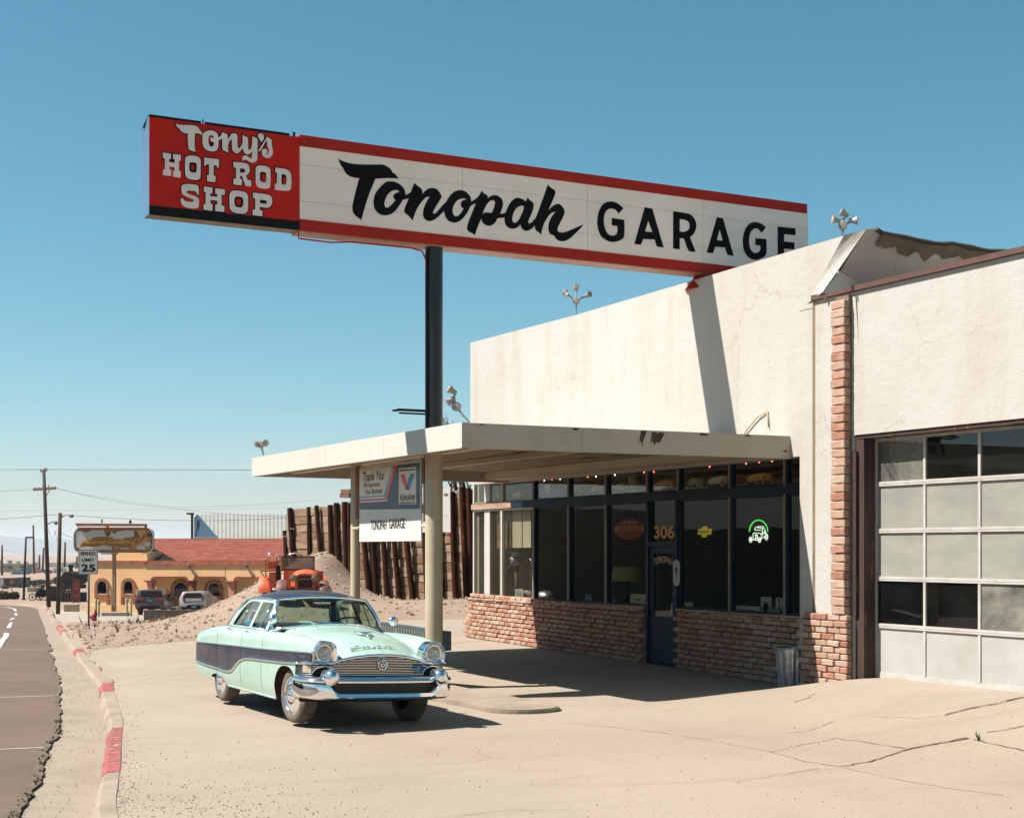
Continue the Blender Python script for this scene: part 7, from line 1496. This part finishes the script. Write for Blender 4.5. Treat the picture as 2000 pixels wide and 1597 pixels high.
rearcar(f, Wp, [(0, Wp * .95, Wp * .98, Wp * .80, .38, 1.0, H_ - .22), (.1, Wp, Wp, Wp * .80, .3, 1.0, H_ - .02), (.5, Wp, Wp, Wp * .78, .28, 1.0, H_), (2.4, Wp, Wp, Wp * .76, .28, .98, H_ - .03), (3.1, Wp, Wp, Wp * .9, .28, .98, 1.08), (4.0, Wp * .95, Wp * .95, Wp * .8, .3, .9, .96)], m_silver,
    [('hatch_panel', [(359, 1175.5), (395, 1174.5), (397, 1168), (392.5, 1157), (362.5, 1157.5), (360, 1166)], -.02, m_cglass), ('badge_panel', [(363, 1173.8), (394, 1173.2), (394, 1167.8), (362.5, 1167.8)], -.045, m_silver), ('tail_light', [(358, 1174.5), (361, 1174.5), (359.5, 1167), (361.5, 1160), (359.5, 1159), (356.5, 1167)], -.03, m_tail), ('tail_light', [(396, 1172), (399, 1172), (398.5, 1166), (396, 1159.5), (394.5, 1160), (396, 1166)], -.03, m_tail), ('lower_bumper', [(361, 1189), (402, 1189), (396, 1181), (366, 1181)], -.03, m_black), ('licence_plate', [(374.5, 1186.5), (384, 1186.5), (384, 1182.5), (374.5, 1182.5)], -.05, m_lp)])
b = MB(); b.box(f.x(343.5), f.x(350), 1.7, 1.9, f.z(1169.5), f.z(1165.5), b=.04); f.part(b, 'wing_mirror', m_black); wheels(f, (355, 397), .34)
f = Fr('utility_box', 'small white utility box at the foot of the restaurant wall', 'box', 406, 103, 1192, single=True); b = MB(); b.box(f.x(403), f.x(409.5), -.4, .0, -.4, f.z(1179), b=.03); f.one(b, m_wht)

# ------------------------------------------------------------------ poles, lamps and wires
def pole(label, px0, py0, px1, py1, D, r0, r1, name='utility_pole', group='wooden poles along the street', mat=None):
    f = Fr(name, label, 'pole', px0, D, py0, group); b = MB(); b.tube([(0, 0, -.3), (f.x((px0 + px1) / 2), 0, f.z((py0 + py1) / 2)), (f.x(px1), 0, f.z(py1))], [r0, (r0 + r1) / 2, r1], 10); f.part(b, 'shaft', mat or m_pole, True); return f
f = pole('tall leaning wooden utility pole with two crossarms by the street', 95.5, 1184, 85.5, 918, 124, .19, .13)
b = MB(); b.bar((f.x(65), 0, f.z(956)), (f.x(109.5), 0, f.z(953)), .16, .2); b.bar((f.x(99), -.05, f.z(953)), (f.x(90), -.05, f.z(970)), .06, .06); f.part(b, 'crossarm', m_bare)
b = MB(); b.bar((f.x(79), 0, f.z(920)), (f.x(91.5), 0, f.z(918)), .16, .18); f.part(b, 'top_arm', m_bare)
b = MB()
for px, py in ((67, 954), (72, 953.5), (77, 953), (83.5, 950), (95, 950), (102, 952), (108, 952), (80, 918), (87.5, 915.5), (91, 916)): b.tube([(f.x(px), 0, f.z(py + 2)), (f.x(px), 0, f.z(py - 2.5))], .05, 6)
tag(f.part(b, 'insulators', m_ins), kind='stuff'); b = MB(); b.tube([(f.x(92.5), 0, f.z(1024)), (f.x(99), 0, f.z(1020)), (f.x(106), 0, f.z(1018))], .04, 6); b.lathe([(.06, .0), (.17, .1), (.13, .3)], (f.x(109), 0, f.z(1017)), (0, 0, -1), 10); f.part(b, 'street_lamp', m_grey)
f = pole('shorter wooden pole with a curved lamp arm beside the tall one', 113, 1200, 117.3, 1001, 101.5, .15, .12)
b = MB(); b.tube([(f.x(118), 0, f.z(1011)), (f.x(126), 0, f.z(1006)), (f.x(137), 0, f.z(1004))], .04, 6); b.lathe([(.08, .0), (.16, .08), (.14, .22)], (f.x(139.5), 0, f.z(1004)), (0, 0, -1), 12); f.part(b, 'street_lamp', m_grey)
f = pole('thin black street lamp with one flat arm across the road', 46, 1171, 50.7, 1049, 156, .13, .10, 'street_lamp', None, m_black)
b = MB(); b.box(f.x(51), f.x(65), -.1, .1, f.z(1050.5), f.z(1047.5)); b.box(f.x(43), f.x(50), -.2, .2, -.1, .12); f.part(b, 'arm', m_black)
for px0, py0, px1, py1, D, lb in ((66.5, 1118, 65, 1025, 420, 'far thin pole just right of the black street lamp'), (4, 1121, 4, 1064, 420, 'far pole at the left edge of the view'), (76.8, 1110, 77, 1083, 600, 'short far pole left of the tall leaning pole'), (83.3, 1115, 85.3, 1069, 500, 'far pole close to the tall leaning pole'), (126.2, 1105, 127.3, 1058, 520, 'far pole behind the dark locomotive'), (149.3, 1108, 150.5, 1086, 600, 'far short pole behind the restaurant sign')): pole(lb, px0, py0, px1, py1, D, .0026 * D / 2.9 * .9, .0022 * D / 2.9 * .8)
def wire(label, pts, D, sag, r=.016):
    f = Fr('power_line', label, 'wire', pts[0][0], D, pts[0][1], 'overhead wires', True); q = []
    for (a, c), (d, e) in zip(pts, pts[1:]):
        for i in range(13): t = i / 12; q.append((f.x(a + (d - a) * t), 0, f.z(c + (e - c) * t + sag * 4 * t * (1 - t))))
    b = MB(); b.tube(q, r, 4, cap=False); f.one(b, m_grey)
for lb, pts, D, sag, r in (('topmost overhead wire crossing the sky above the poles', [(-300, 915), (87, 916), (760, 917)], 124, .5, .013), ('second overhead wire just under the topmost one', [(-300, 917), (91, 918), (760, 915.5)], 125, 1, .013), ('wire leaving the crossarm toward the blue metal building', [(108, 952), (330, 991), (620, 1008)], 124, 6, .014), ('wire rising from the crossarm over the restaurant roof', [(108, 954), (340, 990), (620, 976)], 126, 3, .010), ('wire from the left edge to the crossarm', [(-200, 966), (66, 955)], 124, 2, .014), ('thick twisted cable through the lamp pole to the metal building', [(-200, 1022), (115, 1004), (380, 1016), (620, 1006)], 101.5, 3, .018), ('faint low wire across the sky beside the poles', [(-200, 999), (100, 996), (620, 990)], 126, 1, .008), ('drooping cable hung between the two wooden poles', [(95, 1033), (108, 1036), (116, 1040)], 110, 16, .014), ('guy wire slanting from the lamp pole to the sign', [(118, 1040), (143, 1050)], 101, .5, .02), ('pair wire sagging to the far street poles', [(4, 1073), (78, 1083), (160, 1097)], 420, 3, .03)): wire(lb, pts, D, sag, r)

# ------------------------------------------------------------------ far objects on the valley floor
def fbox(name, label, cat, px0, px1, py0, py1, D, mats, dp=3, extra=None, group=None):
    f = Fr(name, label, cat, (px0 + px1) / 2, D, py1, group); b = MB(); b.box(f.x(px0), f.x(px1), 0, dp, -.4, f.z(py0)); f.part(b, 'body', mats)
    if extra:
        for nm, shp, mt, y in extra: q = MB(); q.prism([(f.x(a), f.z(c)) for a, c in shp], lambda a, z, d: (a, d, z), y, y + .2); f.part(q, nm, mt)
    return f
sq = lambda a, c, d, e: [(a, e), (c, e), (c, d), (a, d)]
m_fw = M('far_white', (.62, .60, .56), .7); m_ft = M('far_tan', (.40, .32, .20), .8); m_fo = M('far_orange', (.55, .13, .03), .6); m_fb = M('far_blue', (.06, .17, .26), .6); m_fg = M('far_green', (.02, .035, .025), .6)
fbox('mobile_home', 'long low cream mobile home with paired windows in the valley', 'building', -60, 52, 1101, 1115.5, 645, m_ft, 8, [('window', sq(8, 10.5, 1105, 1109), m_black, -.3), ('window', sq(15, 19, 1105, 1109.5), m_black, -.3), ('window', sq(20, 24, 1105, 1109.5), m_black, -.3), ('window', sq(39, 42.5, 1104.5, 1108), m_black, -.3), ('window', sq(43.5, 47, 1104.5, 1108), m_black, -.3), ('roof', [(-60, 1101), (53, 1101), (53, 1099.5), (-60, 1099.5)], m_fw, -.6)])
for px, w, y0, y1, lb in ((-4, 14, 1093, 1100, 'white storage tank at the left edge above the mobile home'), (18, 11, 1093.5, 1100, 'white storage tank in the middle above the mobile home'), (35, 9, 1095.5, 1100, 'small white storage tank above the mobile home'), (51, 9, 1096.5, 1106, 'white storage tank right behind the street lamp'), (67, 13, 1097.5, 1113, 'white cylindrical tank beside the thin far pole')):
    f = Fr('storage_tank', lb, 'tank', px, 760, y1 + 4, 'white tanks in the valley'); r_ = w * f.k / 2; b = MB(); b.lathe([(r_, -1), (r_, f.z(y0)), (r_ * .6, f.z(y0 - .8)), (.01, f.z(y0 - 1.2))], n=20, cap=False); f.part(b, 'shell', m_fw, True, angle=40); b = MB(); b.lathe([(r_ * 1.02, f.z(y0) - .3), (r_ * 1.02, f.z(y0))], n=20, cap=False); f.part(b, 'rim', m_grey, True)
fbox('blue_container', 'blue open container lying on the desert floor', 'container', 22, 51.5, 1114.5, 1121.5, 560, m_fb, 4, [('end_panel', sq(21, 24.5, 1113.5, 1121.8), m_fw, -.4)])
fbox('green_pickup', 'dark green pickup parked before the mobile home', 'truck', 38, 58, 1113, 1118, 600, m_fg, 3, [('cab', [(40, 1113), (50, 1113), (48, 1109), (42, 1109)], m_fg, .2)])
fbox('orange_truck', 'orange and white lorry parked far down the valley road', 'truck', 65, 75, 1110, 1116.5, 610, m_fo, 3, [('cab', sq(75, 81, 1109.5, 1117), m_fw, .1), ('wheel', sq(66, 69, 1115, 1118), m_black, -.1), ('wheel', sq(77, 80, 1115, 1118), m_black, -.1)])
fbox('white_van', 'white wedge shaped camper van far behind the poles', 'van', 104, 126, 1110, 1116.5, 560, m_fw, 3, [('windscreen', [(100, 1114), (107, 1114), (113, 1108.5), (110, 1108.5)], m_fw, 0), ('roof', [(104, 1110), (126, 1110), (126, 1107.5), (112, 1107.5)], m_fw, .1), ('wheel', sq(106, 109, 1115, 1118), m_black, -.1), ('window', sq(116, 122, 1110, 1113), m_black, -.1)])
fbox('teal_car', 'teal car parked beside the orange lorry', 'car', 85, 100, 1113, 1117.5, 600, m_fg, 2, [('bonnet', sq(86, 90, 1111.5, 1114), M('far_teal', (.05, .2, .17), .5), -.1), ('roof', [(89, 1113), (97, 1113), (95, 1110.5), (91, 1110.5)], m_fg, .1)])
fbox('long_shed', 'pale long shed on the far side of the valley', 'building', 95, 150, 1100, 1106, 900, m_fw, 8, [('roof', [(94, 1100), (150, 1100), (150, 1098.5), (94, 1098.5)], m_ft, -.4)])
fbox('red_barn', 'small red roofed building far behind the speed sign', 'building', 139, 156, 1100, 1106.5, 900, M('far_red', (.36, .10, .07), .8), 8, [('roof', [(137, 1100), (147, 1097.5), (157, 1100)], m_black, -.4)])
fbox('box_trailer', 'dark box trailer with white front parked by the far bend', 'trailer', 7, 28, 1128.5, 1146.5, 238, m_fg, 8, [('white_cab', sq(-12, 6.5, 1127.5, 1147), m_fw, .2), ('frame', [(6.5, 1129.5), (28, 1129.5), (28, 1128), (6.5, 1128)], m_grey, -.2)])
m_bush = M('dark_bush', (.05, .045, .015), .9, c2=(.025, .03, .010), vs=1.5); m_bush2 = M('olive_bush', (.13, .085, .025), .9, c2=(.07, .055, .016), vs=1.5)
def bush(name, label, px, py, D, wpx, hpx, mat, n=900, cat='bush'):
    f = Fr(name, label, cat, px, D, py, single=True); b = MB(); rx, rz = wpx * f.k / 2, hpx * f.k; rg = random.Random(px)
    for i in range(n):
        u = rg.uniform(-1, 1); a = rg.uniform(0, 6.28); r_ = rg.random() ** .4; s_ = math.sqrt(1 - u * u); x, y, z = rx * r_ * s_ * math.cos(a), rx * .7 * r_ * s_ * math.sin(a), rz * (.45 + .52 * r_ * u + .08 * noise.noise((a, u * 3, 1)))
        if z < -.1: z = .05
        q = rg.uniform(.06, .13) * (D / 160); d1 = Vector((rg.gauss(0, 1), rg.gauss(0, 1), rg.gauss(0, 1))).normalized() * q; d2 = Vector((rg.gauss(0, 1), rg.gauss(0, 1), rg.gauss(0, 1))).normalized() * q; p = Vector((x, y, z)); b.add([p - d1, p + d2, p + d1, p - d2], [(0, 1, 2, 3)])
    f.one(b, mat)
bush('round_bush', 'dark rounded bush beside the orange diamond sign', 28.5, 1170, 158, 19, 16, m_bush); bush('olive_bush', 'wide olive bush at the left edge by the road bend', 4, 1171, 158, 36, 19, m_bush2, 1300)
bush('long_hedge', 'long clipped olive hedge behind the carriage', 78, 1144, 220, 46, 13, m_bush2, 1200, 'hedge'); bush('tall_hedge', 'yellow green hedge behind the dark locomotive', 128, 1142, 190, 60, 18, m_bush2, 1300, 'hedge'); bush('tan_shrub', 'pale tan shrub by the box trailer', 10, 1150, 225, 16, 8, M('tan_scrub', (.30, .22, .13), .95), 500); bush('small_scrub', 'small dry scrub between trailer and lamp', 39, 1148, 235, 8, 5, m_bush2, 250); bush('dry_scrub', 'dry scrub on the far verge left of the lamp', 34, 1140, 260, 10, 5, m_bush2, 250)
f = Fr('work_sign', 'orange diamond road work sign on a thin post', 'road sign', 23.3, 160, 1168); b = MB(); b.prism([(f.x(18), f.z(1136)), (f.x(23.3), f.z(1130.7)), (f.x(28.3), f.z(1136)), (f.x(23.3), f.z(1141))], lambda a, z, d: (a, d, z), -.06, 0); f.part(b, 'panel', M('sign_orange_panel', (.55, .15, .04), .6)); b = MB(); b.tube([(0, 0, -.2), (0, 0, f.z(1136))], .05, 6); f.part(b, 'post', m_grey)
f = Fr('tan_wall', 'low tan wall behind the horse carriage', 'wall', 64, 200, 1156, single=True); b = MB(); b.box(f.x(53), f.x(76), 0, .4, -.3, f.z(1146.5), b=.03); f.one(b, m_ft)
f = Fr('carriage', 'old black horse carriage with a grey green hood on display', 'carriage', 78, 153, 1172); 
for px, r_ in ((66.5, 7), (88, 8), (73, 6)):
    b = MB(); c = (f.x(px), -.5 if px != 73 else .6, r_ * f.k); b.tube([(c[0] + r_ * f.k * math.cos(t * .3927), c[1], c[2] + r_ * f.k * math.sin(t * .3927)) for t in range(16)], .05, 5, closed=True)
    for t in range(8): b.tube([c, (c[0] + r_ * f.k * math.cos(t * .785), c[1], c[2] + r_ * f.k * math.sin(t * .785))], .025, 4)
    f.part(b, 'spoked_wheel', m_black)
b = MB(); b.prism([(f.x(71), f.z(1165)), (f.x(90), f.z(1165)), (f.x(92), f.z(1155)), (f.x(86), f.z(1150)), (f.x(73), f.z(1156))], lambda a, z, d: (a, d, z), -.5, .6); f.part(b, 'body', m_black); b = MB(); b.prism([(f.x(71.5), f.z(1155)), (f.x(79), f.z(1152)), (f.x(86), f.z(1145)), (f.x(78), f.z(1146)), (f.x(73), f.z(1150))], lambda a, z, d: (a, d, z), -.6, .7); f.part(b, 'hood', M('hood_canvas', (.16, .19, .15), .8))
b = MB(); b.prism([(f.x(60), f.z(1144)), (f.x(84), f.z(1141)), (f.x(86), f.z(1139)), (f.x(83), f.z(1139.5)), (f.x(62), f.z(1143))], lambda a, z, d: (a, d, z), .7, 1.4); f.part(b, 'shaft_board', m_fw)
f = Fr('locomotive', 'dark round fronted old steam locomotive on display', 'locomotive', 132, 147, 1176); rr_ = 13.5 * f.k
b = MB(); b.lathe([(rr_, 0), (rr_, 5)], (f.x(132), 0, f.z(1129)), (0, 1, 0), 26); f.part(b, 'boiler', m_under, True, angle=40); b = MB(); b.lathe([(.22, 0), (.2, .5), (.3, .55), (.3, .7)], (f.x(133.5), .8, f.z(1116)), n=14); f.part(b, 'chimney', m_under, True, angle=40); b = MB(); b.box(f.x(118), f.x(147), -.6, 4, -.2, f.z(1158)); b.box(f.x(119), f.x(146), -.2, 4, f.z(1150), f.z(1142)); f.part(b, 'frame', m_under)
b = MB()
for px in (120, 126, 132, 138, 144): b.box(f.x(px) - .08, f.x(px) + .08, -.9, -.65, 0, f.z(1146))
b.box(f.x(118), f.x(147), -.9, -.7, f.z(1155), f.z(1152)); f.part(b, 'guard_rail', m_pole)
for px, py in ((108, 1160), (112, 1148), (104, 1150)): pass
f = Fr('mine_cart', 'dark heap of antique mining machinery beside the poles', 'machinery', 106, 150, 1174); b = MB()
rg = random.Random(3)
for i in range(16): x = rg.uniform(97, 119); z = rg.uniform(1145, 1172); b.box(f.x(x) - .35, f.x(x) + .35, rg.uniform(-.6, .2), rg.uniform(.4, 1.2), max(-.1, f.z(z) - .5), f.z(z) + .1)
tag(f.part(b, 'machine_parts', m_under), kind='stuff'); b = MB(); b.tube([(f.x(91.5), 0, 0), (f.x(91), 0, f.z(1112))], .07, 8); f.part(b, 'white_pole', m_fw, True)
f = Fr('red_banner', 'tall dark red sign panel standing beside the restaurant', 'sign', 147, 118, 1177); b = MB(); b.box(f.x(142), f.x(156), 0, .12, f.z(1176), f.z(1130)); f.part(b, 'panel', M('banner_red', (.20, .018, .01), .6)); b = MB(); b.box(f.x(142), f.x(142.8), -.03, .14, -.3, f.z(1130)); f.part(b, 'edge', m_fo)
for q, (t_, y_) in enumerate((('TO', 1140.5), ('BEE', 1148), ('AVE', 1163))): f.txt(t_, 144.5, y_ + 2, 151, y_ - 1, -.02, m_tan)
f = Fr('tan_block', 'low tan concrete block in front of the restaurant corner', 'wall', 138, 108, 1193, single=True); b = MB(); b.box(f.x(124), f.x(152), 0, .5, -.5, f.z(1179), b=.05); f.one(b, m_ft)
# bare tree behind the garage
def bare_tree(name, label, px, D, py, h, seed):
    f = Fr(name, label, 'tree', px, D, py); rg = random.Random(seed); tb, tw = MB(), MB()
    def grow_(p, d, l, r, k):
        q = p + d * l; m2 = (p + q) / 2 + Vector((rg.gauss(0, .05), rg.gauss(0, .05), 0)) * l; (tb if k < 2 else tw).tube([p, m2, q], [r, r * .85, r * .7], 6 if k < 2 else 3, cap=False)
        if k >= 6: return
        for i in range(rg.choice((2, 3, 3)) if k > 0 else 5):
            nd = (d + Vector((rg.gauss(0, .5), rg.gauss(0, .5), rg.gauss(.12, .3)))).normalized(); grow_(p.lerp(q, rg.uniform(.55, 1)), nd, l * rg.uniform(.6, .82), r * .6, k + 1)
    grow_(Vector((0, 0, -.3)), Vector((0, 0, 1)), h * .30, .2, 0); f.part(tb, 'trunk', m_pole, True); tag(f.part(tw, 'twigs', M('twig_brown', (.16, .085, .05), .9)), kind='stuff')
bare_tree('bare_tree', 'leafless tree with fine brown twigs behind the garage', 910, 64, 1080, 7.6, 5)

# ------------------------------------------------------------------ the far side of the street (seen in the panes and chrome)
f_ = thing('opposite_building', 'plain flat roofed block building across the street', 'building', (-24, 62, -.6)); b = MB((-24, 62, -.6)); b.box(-34, -20, 44, 165, -4, 3.3); b.build('wall', M('grey_block', (.07, .06, .045), .9, spec=.1), f_); b = MB((-24, 62, -.6)); b.box(-33, -21, 52, 63, 3.3, 5.6); b.box(-33, -21, 96, 118, 3.3, 5.2); b.build('upper_storey', M('tan_block', (.26, .2, .14), .9), f_); b = MB((-24, 62, -.6)); b.box(-34.2, -19.8, 43.8, 165.2, 3.22, 3.298); b.build('roof', m_roof, f_)
b = MB()
for y in (50, 58, 66, 74, 84, 96, 108, 124, 140): b.box(-19.98 + 24, -19.9 + 24, y - 62 - 1.2, y - 62 + 1.2, 1.0, 2.7)
b.build('window', m_black, f_)
b = MB(); b.grid(lambda u, v: (-30 - 90 * u, -120 + 420 * v, -2.2 + 16 * sstep(0, .8, u) * sstep(0, .2, v) * (1 - .5 * sstep(.6, 1, v)) + 1.2 * noise.noise((u * 9, v * 20, 0)) * u), 30, 80); tag(b.build('hillside', M('scrub_hillside', (.06, .052, .035), .95, c2=(.03, .03, .018), vs=.35), smooth=True), 'dark scrub hillside across the street', kind='structure')
# mountains and the valley haze
b = MB()
def ridge(u, v):
    l = -6500 + 13000 * u; h = interp([(-6500, 95), (-3300, 80), (-2760, 84), (-2640, 64), (-2500, 58), (-2350, 54), (-2250, 62), (-2150, 56), (-1500, 70), (0, 60), (3000, 70), (6500, 60)], l) + 10 * noise.noise((l * .006, 1, 0)) + 5 * noise.noise((l * .02, 3, 0))
    D = 7600 + 900 * v + 200 * noise.noise((l * .002, 5, v)); x, y = l * CA + D * SA, -l * SA + D * CA; return (x, y, -25 + (h + 25 + 6 * noise.noise((l * .01, v * 4, 2))) * math.sin(min(1, v * 1.05) * math.pi) ** .8)
b.grid(ridge, 260, 12); tag(b.build('mountains', M('mountain_rock', (.19, .17, .16), .95, c2=(.12, .11, .11), vs=.003), smooth=True), 'long low mountain ridge across the valley', kind='structure')
hz_ = MB(); hz_.box(-13000, 13000, -13000, 13000, -30, 112); ho_ = hz_.build('haze', bpy.data.materials.new('valley_haze')); tag(ho_, 'thin pale desert haze', kind='stuff')
hm = ho_.data.materials[0]; hm.use_nodes = True; hm.node_tree.nodes.clear(); out_ = hm.node_tree.nodes.new('ShaderNodeOutputMaterial'); pv = hm.node_tree.nodes.new('ShaderNodeVolumePrincipled')
pv.inputs['Color'].default_value = (.86, .93, 1, 1); pv.inputs['Density'].default_value = .00012; pv.inputs['Anisotropy'].default_value = .2; hm.node_tree.links.new(pv.outputs[0], out_.inputs['Volume'])
